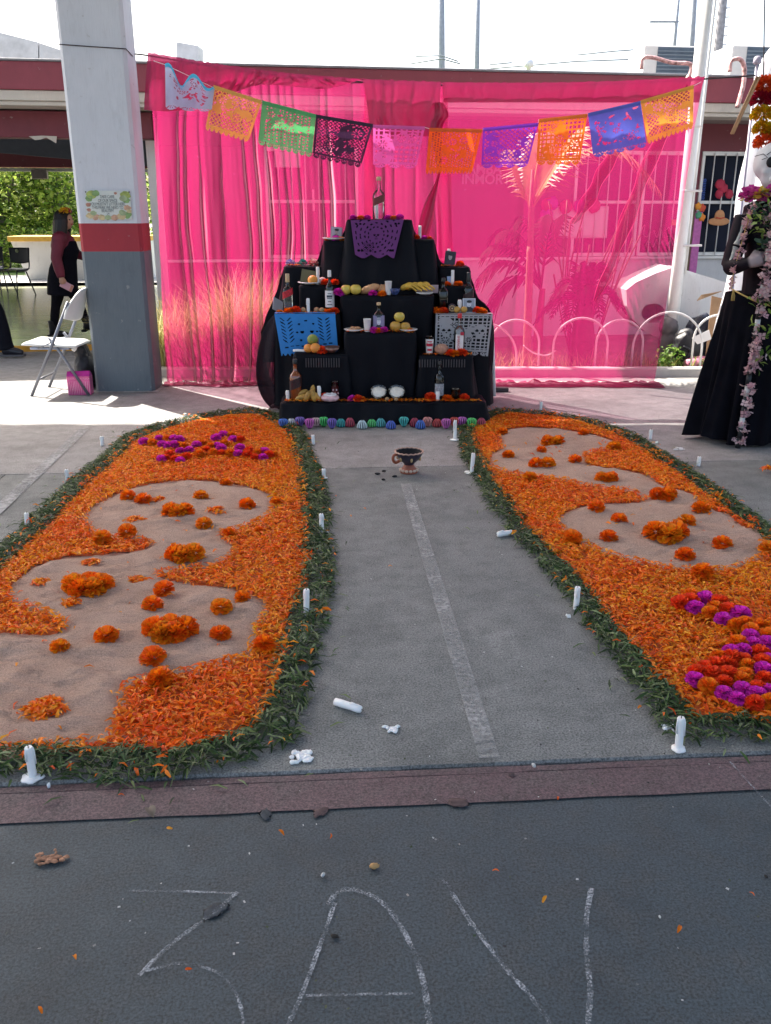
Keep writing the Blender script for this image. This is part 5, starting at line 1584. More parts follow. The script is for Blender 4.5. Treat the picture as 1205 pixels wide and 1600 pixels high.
def flow(pts, Ya, Yb, dz=0.0):
    S_ = smooth_path([at(u, v, Ya) for u, v in pts], 40)
    n_ = len(S_) - 1
    o = MB().grid(lambda a, c: S_[min(n_, int(round(a * n_)))] + Vector((0.01 * mnoise.noise(Vector((a * 9, c * 4, Ya))), (Yb - Ya) * c, dz * c + 0.012 * mnoise.noise(Vector((a * 7, c * 5, 2))))), n_, 10)
    o.grid(lambda a, c: (lambda q: Vector((q.x + .012 * mnoise.noise(Vector((a * 9, c * 3, 5))) * c, q.y - .004 - .02 * c, max(q.z - .55 * c, .3))))(S_[min(n_, int(round(a * n_)))]), n_, 10)
    o = o.build('cloth_flow', m_black, altar)
    o.matrix_parent_inverse = Matrix.Translation((0, -ALT_Y, 0))
flow([(643, 345), (648, 362), (656, 371), (677, 376), (683, 394), (690, 411), (706, 416)], 7.5, 7.66)
flow([(543, 345), (538, 362), (530, 372), (508, 378), (501, 394), (494, 410), (476, 416)], 7.5, 7.66)
flow([(733, 420), (739, 442), (748, 466), (764, 482), (770, 500)], 7.5, 7.7)
flow([(444, 420), (437, 440), (429, 466), (418, 490), (408, 520)], 7.55, 7.7)
# slatted crate fronts that show faintly through the cloth
m_crate = M('crate_plastic', (0.055, 0.05, 0.055), 0.6)
def crate_lattice(u0, u1, v0, v1, Y):
    a, b_ = at(u0, v0, Y), at(u1, v1, Y)
    nu_, nv_ = max(4, int((u1 - u0) / 4)), 3
    o = MB()
    for i in range(nu_ + 1):
        x = a.x + (b_.x - a.x) * i / nu_
        o.box((x - .004, Y, b_.z), (x + .004, Y + .006, a.z))
    ob = o.build('crate_slats', m_crate, altar); ob.matrix_parent_inverse = Matrix.Translation((0, -ALT_Y, 0)); tag(ob, kind='stuff')
crate_lattice(478, 530, 560, 574, 6.672)
crate_lattice(656, 726, 562, 574, 6.662)
# table leg with dark foot at the right
tl_ = empty('folding_table_leg', (0, 0, 0), 0, 'white table leg on a dark foot board right of the altar', 'table leg')
p0, p1 = at(769, 508, 7.45), at(775, 608, 7.3)
MB().tube([p0, (p1.x, 7.4, 0.03)], 0.016, 8).build('leg', m_frame, tl_)
q = gnd(775, 612)
MB().cbox((q.x - 0.12, q.y - 0.03, 0.001), (q.x + 0.11, q.y + 0.03, 0.04), .006).build('foot', M('dark_foot', (0.05, 0.04, 0.045), 0.6), tl_)
# ------------------------------------------------------------------ cut paper
def raster(w, h, fn, nu, nv, place, name, mat, parent=None):
    """sheet with real cut-outs: fn(x, y) says where paper is left (x, y in 0..1, y up)"""
    return MB().grid(lambda a, c: place(a, c), nu, nv, True, keep=fn).build(name, mat, parent)
def disc(x, y, cx, cy, r, ax=1.0): return (x - cx) ** 2 * ax * ax + (y - cy) ** 2 < r * r
def picado(kind, scal, lat=11, seed=0, edge=0.05, lattice='diag', fill=0.5):
    """pattern test for one sheet"""
    rg = random.Random(seed)
    fl = [(rg.uniform(.18, .82), rg.uniform(.3, .85), rg.uniform(.07, .13)) for _ in range(3 if kind != 'flowers' else 6)]
    blobs = [(rg.uniform(.15, .85), rg.uniform(.25, .85), rg.uniform(.08, .16), rg.uniform(.6, 1.6)) for _ in range(5)]
    cuts = [(rg.uniform(.1, .9), rg.uniform(.22, .9), rg.uniform(0, 3.14), rg.uniform(.025, .06)) for _ in range(46)]
    def f(x, y):
        # scalloped foot
        foot = 0.12
        ph = (x * scal) % 1.0
        if y < foot:
            lim = foot * (1 - math.sqrt(max(0, 1 - ((ph - .5) * 2) ** 2)))
            if y < lim: return False
            dx, dy = (ph - .5) / scal, y - foot
            if kind != 'drops':
                a = math.atan2(dy, dx); rr = math.hypot(dx * scal * 0.2, dy * 1.6)
                if 0.05 < rr < 0.13 and math.sin(a * 9) > 0.55: return False
            return True
        if x < edge or x > 1 - edge or y > 1 - edge * 1.2: return True
        if y < foot + 0.025: return True
        for cx, cy, r in fl:
            d = math.hypot(x - cx, y - cy)
            if d < r * 1.15:
                if d > r: return True
                if r * .25 < d < r * .85: return math.cos(8 * math.atan2(y - cy, x - cx)) > -0.1
                return True
        for cx, cy, r, ax in blobs:
            if disc(x, y, cx, cy, r, ax):
                for qx, qy, an, L in cuts:
                    lx = (x - qx) * math.cos(an) + (y - qy) * math.sin(an); ly = -(x - qx) * math.sin(an) + (y - qy) * math.cos(an)
                    if abs(lx) < L * .7 and abs(ly) < 0.011: return False
                return True
        if lattice == 'diag':
            a, b = ((x + y) * lat) % 1, ((x - y) * lat) % 1
            return min(a, 1 - a) < 0.16 or min(b, 1 - b) < 0.16
        if lattice == 'grid':
            a, b = (x * lat) % 1, (y * lat) % 1
            return min(a, 1 - a) < 0.17 or min(b, 1 - b) < 0.17
        if lattice == 'cuts':
            for qx, qy, an, L in cuts:
                lx = (x - qx) * math.cos(an) + (y - qy) * math.sin(an); ly = -(x - qx) * math.sin(an) + (y - qy) * math.cos(an)
                if (lx / L) ** 2 + (ly / 0.022) ** 2 < 1: return False
            return True
        if lattice == 'dots':
            a, b = (x * lat) % 1 - .5, (y * lat + (int(x * lat) % 2) * .5) % 1 - .5
            return a * a + b * b > 0.075
        return True
    return f
PB = [ # corners in the photograph: top left, top right, bottom right, bottom left, colour, pattern
    ('light_blue', [(258, 101), (336, 138), (334, 176), (258, 172)], (0.46, 0.6, 0.8), picado('scal', 3, 9, 1, .06, 'cuts'), 'crumpled pale blue cut paper flag next to the pillar', 0.09),
    ('gold', [(334, 134), (409, 158), (389, 223), (321, 203)], (0.86, 0.5, 0.1), picado('drops', 9, 10, 2), 'pale orange cut paper flag second from the pillar', 0.02),
    ('green', [(410, 158), (494, 180), (487, 246), (404, 226)], (0.1, 0.5, 0.16), picado('scal', 8, 14, 3, .07, 'dots'), 'green cut paper flag left of the black one', 0.03),
    ('black', [(494, 180), (583, 195), (563, 262), (489, 246)], (0.035, 0.012, 0.04), picado('flowers', 7, 13, 4, .035), 'black cut paper flag', 0.03),
    ('pink', [(583, 196), (664, 199), (650, 264), (583, 262)], (0.8, 0.14, 0.5), picado('scal', 3, 9, 5, .05, 'grid'), 'pink cut paper flag in the middle of the string', 0.02),
    ('orange_red', [(671, 201), (754, 203), (736, 272), (665, 272)], (0.9, 0.16, 0.01), picado('drops', 14, 18, 6, .05, 'dots'), 'solid orange red cut paper flag right of the pink one', 0.02),
    ('purple', [(755, 201), (841, 193), (822, 262), (752, 263)], (0.3, 0.05, 0.66), picado('scal', 4, 10, 7, .04), 'purple cut paper flag', 0.04),
    ('orange', [(842, 187), (918, 179), (903, 258), (838, 258)], (0.9, 0.24, 0.015), picado('flowers', 5, 11, 8, .05, 'grid'), 'orange cut paper flag left of the blue one', 0.04),
    ('blue', [(919, 178), (1001, 159), (1008, 230), (927, 247)], (0.12, 0.16, 0.68), picado('scal', 5, 11, 9, .05, 'cuts'), 'royal blue cut paper flag', 0.04),
    ('yellow_gold', [(1001, 158), (1084, 134), (1084, 200), (1010, 226)], (0.85, 0.42, 0.06), picado('drops', 11, 11, 10, .06), 'golden cut paper flag with figures next to the white pipe', 0.02)]
FY = 7.8
pts_str = [at(240, 95, FY)]
for nm, cor, c, fn, lab, wav in PB:
    P4 = [at(u, v, FY) for u, v in cor]
    sd = hash(nm) % 97 if False else len(nm) * 3.1
    def place(a, c_, P4=P4, sd=sd, wav=wav):
        top = P4[0].lerp(P4[1], a); bot = P4[3].lerp(P4[2], a)
        p = bot.lerp(top, c_)
        s = 1 - c_
        p = p + Vector((0, -0.05 * s * math.sin(a * 3.1 + sd) - wav * s * math.sin(a * 8 + sd) * .6 - 0.02 * s, 0))
        if nm == 'light_blue': p = p + Vector((0, 0, -0.09 * math.exp(-((a - .28) / .12) ** 2) * c_ ** 3 + 0.03 * math.sin(a * 13) * c_))
        return p
    o = empty('papel_picado', (0, 0, 0), 0, lab, 'paper flag', 'cut paper flags on the string')
    MB().grid(place, 76, 62, True, keep=fn).build('sheet', Mpaper('tissue_' + nm, c), o)
    hm = [place(i / 24, 1.0) for i in range(25)]
    vs = []
    for p in hm: vs += [p + Vector((0, -0.004, 0.006)), p + Vector((0, -0.006, -0.022))]
    MB().add(vs, [(2 * i, 2 * i + 1, 2 * i + 3, 2 * i + 2) for i in range(24)]).build('folded_hem', Mpaper('tissue_hem_' + nm, (0.08, 0.55, 0.8) if nm == 'light_blue' else tuple(x * .8 for x in c), 0.2), o)
    pts_str += [P4[0], P4[1]]
pts_str.append(at(1096, 128, FY))
s_ = MB().tube([p + Vector((0, 0.004, 0)) for p in pts_str], 0.0025, 5).build('flag_string', m_frame)
tag(s_, 'thin white string carrying the paper flags', 'string')
def apron(cor, Y, nm, c, fn, label, nu=80, nv=64, dy=0.0):
    P4 = [at(u, v, Y) for u, v in cor]
    o = empty('papel_picado', (0, 0, 0), 0, label, 'paper flag')
    def place(a, c_):
        top = P4[0].lerp(P4[1], a); bot = P4[3].lerp(P4[2], a)
        p = bot.lerp(top, c_)
        s = 1 - c_
        return p + Vector((0, -0.012 - dy * s - 0.012 * s * math.sin(a * 7 + Y), 0))
    MB().grid(place, nu, nv, True, keep=fn).build('sheet', Mpaper('apron_' + nm, c, 0.15), o)
    # strip lying back over the tier
    def lay(a, c_):
        p = P4[0].lerp(P4[1], a); return p + Vector((0, -0.012 + 0.1 * c_, 0.004 + 0.001 * math.sin(a * 20)))
    MB().grid(lay, 30, 3).build('tucked_flap', MATS['apron_' + nm], o)
def skulls(x, y, cs):
    for cx, cy, r in cs:
        if disc(x, y, cx, cy, r, 0.95) or (abs(x - cx) < r * .55 and 0 < cy - y < r * 1.5):
            for ex in (-.42, .42):
                if disc(x, y, cx + ex * r, cy - 0.12 * r, r * .27): return 0
            if abs(x - cx) < r * .14 * (1 - (y - (cy - .75 * r)) / (r * .5)) and cy - .75 * r < y < cy - .4 * r: return 0
            if cy - 1.45 * r < y < cy - .9 * r and abs(((x - cx) / r * 5) % 1 - .5) > .33: return 0
            return 1
    return None
base_w = picado('scal', 6, 12, 31, .04, 'grid')
def white_fn(x, y):
    k = skulls(x, y, [(.2, .62, .12), (.8, .62, .12)])
    if k is not None: return bool(k)
    if x < .04 + .02 * math.sin(y * 90) or x > .96 - .02 * math.sin(y * 90): return x < 0.04 or x > 0.96
    return base_w(x, y)
apron([(681, 491), (770, 491), (762, 556), (679, 552)], 6.945, 'white', (0.42, 0.42, 0.44), white_fn, 'white cut paper with skulls hanging on the right of the altar')
base_b = picado('none', 9, 10, 41, .05, 'none')
def blue_fn(x, y):
    if y < .07 and abs(((x * 13) % 1) - .5) < .5 * (1 - y / .07): return False
    for cx in (.17, .8):
        for k in range(7):
            yy = .3 + k * .085
            for s in (-1, 1):
                lx = (x - cx - s * .06); ly = (y - yy - s * (x - cx) * 1.0)
                if (lx / .04) ** 2 + (ly / .017) ** 2 < 1: return False
    for ex in (.42, .58):
        if disc(x, y, ex, .55, .035): return False
    for k in range(8):
        a = k * .785
        if disc(x, y, .5 + .17 * math.cos(a), .55 + .28 * math.sin(a), .022): return False
    for k in range(9):
        if abs(y - .2 - .03 * math.sin(k)) < .014 and abs(x - .12 - k * .095) < .03: return False
    return True
apron([(429, 490), (524, 490), (529, 548), (441, 556)], 6.935, 'blue', (0.02, 0.24, 0.66), blue_fn, 'bright blue cut paper hanging on the left of the altar', dy=0.02)
def purple_fn(x, y):
    if y < .1:
        lim = .1 * (1 - abs(math.sin(x * math.pi * 2.5))); return y > lim
    k = skulls(x, y, [(.5, .62, .09)])
    if k is not None: return bool(k)
    d = math.hypot((x - .5) * 1.3, y - .6)
    a = math.atan2(y - .6, (x - .5) * 1.3)
    for r0 in (.2, .3, .42, .54):
        if r0 < d < r0 + .035 and math.sin(a * (9 + r0 * 20) + r0 * 9) > 0.1: return False
    if .15 < y < .4 and (.2 < x < .45):
        p, q = ((x + y) * 16) % 1, ((x - y) * 16) % 1
        return min(p, 1 - p) < .2 or min(q, 1 - q) < .2
    for cx in (.1, .18, .86, .92):
        if disc(x, y, cx, .2, .035) or disc(x, y, cx, .9, .025): return False
    return True
apron([(548, 344), (631, 343), (616, 403), (556, 403)], 7.225, 'purple', (0.15, 0.022, 0.18), purple_fn, 'purple cut paper with a skull hanging from the altar top', dy=0.02)
# ------------------------------------------------------------------ offerings
def top(key, u, d=0.08):
    """a place on a tier: picture column u, d behind its front rim"""
    x0, x1, y0, y1, z = TIERS[key]
    Y = y0 + d
    r = ray(u, 500)
    # solve column at that height and depth: u fixed -> need v for (Y, z)
    k = (z - EYE) / Y
    # r.z/r.y = k  with y=(v-800)/f : (-y*c - s)/(c - y*s) = k
    y = (-_s - k * _c) / (_c - k * _s)
    t = Y / (_c - y * _s)
    return Vector(((u - 602.5) / FPX * t, Y, z + 0.003)), t
def hpx(t, px): return px / FPX * t * 1.03
m_clear = Mglass('clear_glass', (0.93, 0.95, 0.95))
m_greeng = Mglass('green_glass', (0.03, 0.2, 0.07))
m_smoke = Mglass('smoked_glass', (0.07, 0.08, 0.09))
m_amber = M('amber_spirit', (0.2, 0.05, 0.015), 0.08, 0.1, 4, spec=0.6, coat=0.6)
m_foil = M('bottle_cap_gold', (0.5, 0.36, 0.2), 0.4, 0.1)
m_paperw = M('label_white', (0.7, 0.69, 0.68), 0.6, 0.06, 30)
def bottle(key, u, d, hp, wpx, label, glass, cap=None, cap_h=0.1, kind='square', lab=None, liquid=None, rz=0.0, neck=0.3):
    p, t = top(key, u, d)
    h = hpx(t, hp); w = wpx / FPX * t / 2
    o = empty('bottle', p, rz, label, 'bottle')
    n = 20
    sq = (lambda th, i: (1 / max(abs(math.cos(th)), abs(math.sin(th))) ** 0.55)) if kind == 'square' else (lambda th, i: 1.0)
    nr = w * 0.33
    zsh = h * (1 - neck - 0.14)
    prof = [(w * .9, 0.0), (w, h * .015), (w, zsh * .6), (w, zsh), (w * .86, zsh + h * .06), (w * .5, zsh + h * .12), (nr, zsh + h * .17), (nr * .95, h * .9), (nr * 1.15, h * .91), (nr * 1.12, h * .96)]
    fnn = lambda th, i: sq(th, i) if i < 5 else 1.0
    MB().lathe(prof, n, fn=fnn, cap=True).build('glass_body', glass, o)
    if liquid:
        pr2 = [(w * .85, h * .02), (w * .93, h * .03), (w * .93, zsh), (w * .8, zsh + h * .055)]
        MB().lathe(pr2, n, fn=fnn).build('liquid', liquid, o)
    if cap is not None:
        MB().lathe([(nr * 1.2, h * (1 - cap_h)), (nr * 1.25, h * (1 - cap_h) + .002), (nr * 1.22, h * .99), (nr * 1.05, h)], 14).build('cap', cap, o)
    if lab:
        z0_, z1_, mat, slant, half = lab
        k = 1.02
        def f(a, c_):
            th = -math.pi / 2 + (a - .5) * half
            r = w * sq(th, 0) * k + 0.0008
            return (r * math.cos(th), r * math.sin(th), h * (z0_ + (z1_ - z0_) * c_) + slant * (a - .5) * h)
        lb = MB().grid(f, 14, 4).build('label', mat, o)
    return o, h, w
m_jw = M('label_red_gold', (0.42, 0.012, 0.025), 0.4, 0.35, 70)
m_jb = M('label_black_gold', (0.03, 0.012, 0.015), 0.4, 0.6, 70)
m_mar = M('label_maroon', (0.14, 0.02, 0.02), 0.4, 0.5, 80)
bottle('7', 592, 0.14, 60, 19, 'clear square whisky bottle with slanted label on the altar top', m_clear, m_foil, .09, 'square', (.36, .54, m_mar, .16, 2.4))
bottle('3L', 451, 0.1, 56, 16, 'clear square bottle with red slanted label left above the blue paper', m_clear, m_foil, .22, 'square', (.4, .58, m_jw, .16, 2.4))
o, h, w = bottle('3L', 516, 0.1, 61, 14, 'green bottle with white label at the inner left shelf', m_greeng, m_paperw, .16, 'round', (.12, .52, m_paperw, 0, 2.7), M('green_depth', (0.012, 0.09, 0.03), 0.1, spec=.6))
for k, (zz_, ww) in enumerate(((.44, .6), (.36, .9), (.33, .8), (.25, .5), (.18, .8))):
    MB().box((-w * ww * .7, -w * 1.075, h * zz_), (w * ww * .7, -w * 1.06, h * (zz_ + (.05 if k == 1 else .018)))).build('print_line', M('print_dark', (0.06, 0.07, 0.09), 0.7), o)
bottle('3R', 692, 0.1, 50, 16, 'dark square bottle beside the portrait on the right shelf', m_smoke, M('cap_black', (0.02, 0.02, 0.02), 0.4), .12, 'square', None, M('dark_liquid', (0.01, 0.01, 0.012), 0.1, spec=.6), neck=.28)
bottle('3R', 731, 0.2, 56, 16, 'pale bottle with black slanted label behind the portrait', m_clear, M('cap_black', (0.02, 0.02, 0.02), 0.4), .26, 'square', (.3, .5, m_jb, .16, 2.4))
bottle('2C', 592, 0.1, 42, 16, 'dark bottle standing behind the old portrait card', m_smoke, m_foil, .1, 'square', None, M('dark_liquid', (0.01, .01, .012)))
o, h, w = bottle('2R', 717, 0.08, 60, 17, 'clear vodka bottle with red cap and white label', m_clear, M('cap_red', (0.55, 0.02, 0.03), 0.4), .11, 'round', (.08, .5, m_paperw, 0, 1.5))
m_redp = M('print_red', (0.5, 0.02, 0.05), 0.6)
tx = text_mesh('SMIRNOFF', h * .085, mat=m_redp, parent=o); tx.rotation_euler = (R(90), R(90), 0); tx.location = (-w * .42, -w * 1.08, h * .28)
MB().cbox((w * .1, -w * 1.1, h * .48), (w * .75, -w * 1.0, h * .56), .002).build('emblem', m_redp, o)
bottle('1', 463, 0.13, 60, 18, 'full amber whisky bottle at the left of the lowest step', m_amber, M('cap_black', (0.02, .02, .02)), .12, 'square', (.28, .52, m_jb, .14, 2.4))
bottle('1', 686, 0.14, 56, 15, 'clear tequila bottle on the right of the lowest step', m_clear, M('cap_black', (.02, .02, .02)), .1, 'round', (.1, .42, M('label_clear_grey', (0.3, 0.31, 0.33), 0.5, .5, 90), 0, 2.2))
for key, u, d, hp, lab in (('7', 589, 0.24, 26, 'white candle standing behind the top bottle'), ('6R', 656, 0.1, 19, 'white candle on the upper right step'), ('4L', 497, 0.06, 26, 'white candle on the bright plate at upper left'), ('4R', 707, 0.08, 22, 'white candle right of the dark square bottle'), ('3L', 482, 0.06, 21, 'white candle between the two left bottles'), ('3R', 718, 0.06, 19, 'white candle beside the portrait on the right'), ('1', 499, 0.07, 22, 'white candle beside the bananas on the lowest step'), ('1', 684, 0.06, 14, 'short white candle before the tequila bottle'), ('1', 450, 0.1, 14, 'tiny candle left of the amber bottle'), ('5R', 701, 0.2, 24, 'white candle behind the dark portrait frame')):
    p, t = top(key, u, d)
    candle_obj(p, hpx(t, hp), 0.013, lab, 0)
def pom(key, u, d, r, c, label, me=None):
    p, t = top(key, u, d)
    return flower('altar_flower' if me is None else 'marigold', me or POM[c], p, r, label, None, 'flower', -r * 0.1)
n_lab = {}
def put_flowers(lst):
    for key, u, d, r, c, lab in lst:
        me = None if c in POM else MG[c]
        pom(key, u, d, r, c, lab, me)
put_flowers([
    ('7', 552, .05, .03, 'magenta', 'leftmost magenta pompom on the altar top'), ('7', 564, .05, .032, 0, 'marigold left of the bottle on the altar top'), ('7', 574, .06, .028, 'magenta', 'magenta pompom touching the top bottle on its left'), ('7', 606, .06, .03, 'magenta', 'magenta pompom right of the top bottle'), ('7', 615, .05, .03, 2, 'marigold right of the bottle on the altar top'), ('7', 625, .05, .034, 'magenta', 'rightmost magenta pompom on the altar top'),
    ('6L', 513, .05, .026, 1, 'marigold at the left end of the upper left plate'), ('6L', 525, .04, .034, 'magenta', 'magenta pompom before the upper left portrait'), ('6L', 533, .04, .03, 2, 'marigold right of the upper left portrait'),
    ('6R', 651, .06, .028, 'red', 'red pompom beside the upper right candle'), ('6R', 663, .05, .024, 'magenta', 'magenta pompom on the upper right step'), ('6R', 671, .05, .022, 3, 'small marigold at the end of the upper right step'),
    ('5R', 719, .08, .036, 'red', 'red flower beside the dark portrait frame'), ('4L', 509, .04, .04, 'red', 'red flower left of the green bottle neck'), ('4L', 523, .05, .038, 'red', 'red flower right of the green bottle neck'),
    ('4R', 698, .05, .036, 1, 'marigold left of the candle at upper right'), ('4R', 716, .05, .038, 3, 'marigold right of the candle at upper right'), ('4C', 529, .06, .046, 'magenta', 'large magenta pompom beside the yellow apples'), ('4C', 583, .04, .034, 'magenta', 'magenta pompom below the long bread roll'), ('4C', 597, .03, .036, 0, 'marigold in front of the white cup'),
    ('3L', 437, .04, .026, 2, 'flattened marigold at the left shelf corner'), ('3L', 451, .03, .042, 0, 'marigold before the red label bottle'), ('3L', 462, .04, .044, 'red', 'red flower right of the red label bottle'), ('3L', 508, .05, .032, 1, 'marigold behind the walnuts on the left shelf'), ('3L', 515, .03, .036, 3, 'marigold below the green bottle'), ('3L', 523, .03, .036, 'red', 'red flower at the inner end of the left shelf'),
    ('3R', 683, .07, .042, 3, 'marigold at the inner end of the right shelf'), ('3R', 687, .03, .036, 0, 'front marigold below the dark square bottle'), ('3R', 693, .03, .038, 'red', 'red flower below the dark square bottle'), ('3R', 745, .05, .04, 'red', 'red flower right of the portrait'), ('3R', 753, .03, .042, 0, 'marigold at the outer end of the right shelf'),
    ('2C', 585, .03, .036, 'magenta', 'magenta pompom left of the old portrait card'), ('2C', 592, .02, .034, 0, 'marigold before the old portrait card'), ('2C', 600, .03, .036, 'magenta', 'magenta pompom right of the old portrait card'),
    ('2L', 503, .04, .044, 'red', 'red flower right of the oranges'), ('2R', 704, .03, .04, 'red', 'red flower left of the vodka bottle'), ('2R', 711, .02, .042, 0, 'marigold before the vodka bottle'), ('2R', 721, .03, .044, 'red', 'red flower right of the vodka bottle'),
    ('1', 508, .12, .04, 'red', 'red flower behind the pink sweet bread'), ('1', 551, .07, .036, 'magenta', 'magenta pompom in the middle of the lowest step'), ('1', 559, .06, .038, 'red', 'red flower in the middle of the lowest step'), ('1', 565, .07, .034, 3, 'marigold left of the white bowls'), ('1', 673, .09, .048, 'red', 'red flower left of the tequila bottle'), ('1', 700, .08, .046, 3, 'marigold left of the dark glass'), ('1', 726, .09, .04, 'red', 'red flower right of the dark glass'), ('2C', 641, .04, .03, 2, 'flattened marigold beside the apple pile')])
# small round things
def fruit(name, key, u, d, r, mat, label, cat='fruit', lift=0.0, sq=0.92, dimple=True, stem=True):
    p, t = top(key, u, d)
    o = empty(name, p + Vector((0, 0, lift)), random.uniform(0, 6), label, cat)
    MB().ball((0, 0, r * sq * .98), (r, r, r * sq), 16, 12, fn=lambda q: 1 - (0.16 * math.exp(-((1 - q.z) * 9)) if dimple else 0) + 0.02 * mnoise.noise(q * 2 + Vector((u, 0, 0)))).build('flesh', mat, o)
    if stem: MB().tube([(0, 0, r * sq * 1.7), (0.004, 0, r * sq * 2.02)], 0.002, 5).build('stalk', m_wick, o)
    return o
m_apple = M('yellow_apple', (0.6, 0.46, 0.08), 0.35, 0.25, 18, coat=.2)
m_apple2 = M('ochre_apple', (0.5, 0.28, 0.05), 0.4, 0.25, 14, coat=.2)
m_orangef = M('orange_peel', (0.72, 0.27, 0.05), 0.45, 0.1, 20, 0.35, 160, .002)
m_lime = M('green_lime', (0.22, 0.27, 0.05), 0.4, 0.2, 12)
m_walnut = M('walnut_shell', (0.36, 0.22, 0.11), 0.7, 0.25, 40, 0.6, 60)
fruit('apple', '4C', 541, .07, .043, m_apple, 'left yellow apple on the central upper shelf')
fruit('apple', '4C', 556, .06, .045, m_apple, 'right yellow apple on the central upper shelf')
fruit('apple', '2C', 618, .06, .044, m_apple2, 'left ochre apple under the apple pile')
fruit('apple', '2C', 633, .06, .04, m_apple2, 'right ochre apple under the apple pile')
fruit('apple', '2C', 624, .07, .041, m_apple, 'yellow apple on top of the apple pile', lift=.072)
fruit('orange', '2L', 482, .05, .036, m_orangef, 'left orange below the green lime', dimple=False)
fruit('orange', '2L', 493, .035, .041, m_orangef, 'right orange below the green lime', dimple=False)
fruit('lime', '2L', 489, .07, .042, m_lime, 'green lime resting on the oranges', lift=.06, dimple=False)
fruit('orange', '4L', 489, .05, .04, M('tangerine_peel', (0.75, 0.3, 0.05), .45, .1, 20, .3, 150), 'tangerine on the bright plate at upper left', dimple=False)
for k, (u, d) in enumerate(((474, .05), (495, .06), (503, .04))): fruit('walnut', '3L', u, d, .022, m_walnut, ('walnut left of the shelf candle', 'walnut right of the shelf candle', 'walnut beside the green bottle')[k], 'nut', dimple=False, stem=False)
for k, (u, d) in enumerate(((714, .03), (725, .03))): fruit('guava', '3R', u, d, .027, m_apple2, ('left small guava below the portrait', 'right small guava below the portrait')[k], dimple=False, stem=False)
for k, (u, d) in enumerate(((605, .05), (619, .04))): fruit('nut', '1', u, d, .016, m_walnut, ('nut before the left white bowl', 'nut before the right white bowl')[k], 'nut', dimple=False, stem=False)
# bananas
m_ban = M('banana_skin', (0.62, 0.38, 0.05), 0.5, 0.3, 14)
m_ban_old = M('banana_skin_old', (0.42, 0.24, 0.05), 0.55, 0.55, 18)
def bananas(key, u, d, n, label, mat, sp=0.03, L=0.17, rz=0.0, r=.019):
    p, t = top(key, u, d)
    o = empty('banana_bunch', p, rz, label, 'bananas')
    for i in range(n):
        x = (i - (n - 1) / 2) * sp
        pts = [Vector((x * 1.0 + 0.012 * k, 0.05 - L * 0.8 * k / 6, 0.018 + 0.042 * math.sin(math.pi * (k + 1) / 7.5) + 0.008 * (i % 2))) for k in range(7)]
        MB().tube(smooth_path(pts, 12), [r * .3, r * .7, r * .95, r, r, r, r, r, r * .98, r * .93, r * .8, r * .6, r * .28][:len(smooth_path(pts, 12))] + [r * .28] * max(0, len(smooth_path(pts, 12)) - 13), 8).build('banana', mat, o)
    return o
bananas('4C', 646, .12, 8, 'large bunch of yellow bananas on the central upper shelf', m_ban, .024, .15, .5, .023)
p, t = top('1', 484, .07)
o = empty('banana_bunch', p, 0, 'plump blackened bananas on the lowest step', 'bananas')
for dx, dy, dz, an, L in ((-.06, -.01, .024, 1.2, .05), (-.055, .03, .05, 1.0, .045), (-.015, -.02, .035, .45, .05), (.02, .02, .055, .1, .06), (.03, -.02, .04, -.3, .05), (.055, 0, .03, -.9, .045)):
    MB().ball((dx, dy, dz), (.022, .022, L), 12, 10, Matrix.Rotation(an, 3, 'Y'), fn=lambda d: 1 + .12 * d.x * d.z).build('banana', m_ban_old, o)
# bread
m_bread = M('crusty_bread', (0.5, 0.27, 0.13), 0.7, 0.3, 14, 0.4, 40)
m_sugar = M('sugared_bread', (0.62, 0.47, 0.45), 0.8, 0.2, 16, 0.4, 50)
def loaf(key, u, d, sx, sy, sz, rz, mat, label, slash=4, lift=0.0, tilt=0.0):
    p, t = top(key, u, d)
    o = empty('bread_loaf', p + Vector((0, 0, lift)), 0, label, 'bread')
    o.rotation_euler = (0, tilt, rz)
    MB().ball((0, 0, sz * .95), (sx, sy, sz), 18, 10, fn=lambda q: 1 + 0.08 * mnoise.noise(q * 3)).build('crust', mat, o)
    for k in range(slash):
        x = (k - (slash - 1) / 2) * sx * 1.3 / max(1, slash)
        w_ = math.sqrt(max(0.05, 1 - (x / sx) ** 2))
        MB().tube([(x - .006, -sy * w_ * .8, sz * (1 + .5 * w_)), (x, 0, sz * (.95 + w_ * 1.02)), (x + .006, sy * w_ * .8, sz * (1 + .5 * w_))], sz * .1, 6).build('crust_ridge', M('bread_slash', (0.62, 0.42, 0.27), .8), o)
    return o
loaf('4C', 580, .09, .085, .035, .032, -.1, m_bread, 'long bread roll leaning on the central upper shelf', 3, .012, -.35)
loaf('4C', 599, .1, .05, .045, .038, 0, m_bread, 'round bread roll behind the white cup', 2)
loaf('2R', 690, .06, .055, .05, .04, .3, M('concha_bread', (0.42, 0.22, 0.15), .8, .3, 30, .4), 'shell patterned sweet bread beside the printed cup', 4)
loaf('4L', 504, .08, .035, .03, .028, .3, m_sugar, 'small white bun on the bright plate', 1)
# ring shaped sweet bread
p, t = top('1', 516, .06)
o = empty('ring_bread', p, 0, 'pink and white iced ring bread on the lowest step', 'bread')
def torus(b, R_, r_, sq=0.8, wob=0.0, z=0.0, nu=28, nv=10):
    return b.grid(lambda a, c: ((R_ + r_ * math.cos(2 * math.pi * c)) * math.cos(2 * math.pi * a), (R_ + r_ * math.cos(2 * math.pi * c)) * math.sin(2 * math.pi * a), z + r_ * sq * (1 + math.sin(2 * math.pi * c)) + wob * math.sin(a * 40)), nu, nv)
torus(MB(), .042, .027, .8, .0015).build('dough', M('iced_dough', (0.62, 0.4, 0.42), .6, .3, 25), o)
torus(MB(), .04, .01, .7, .002, .038).build('icing', M('white_icing', (.75, .72, .72), .5), o)
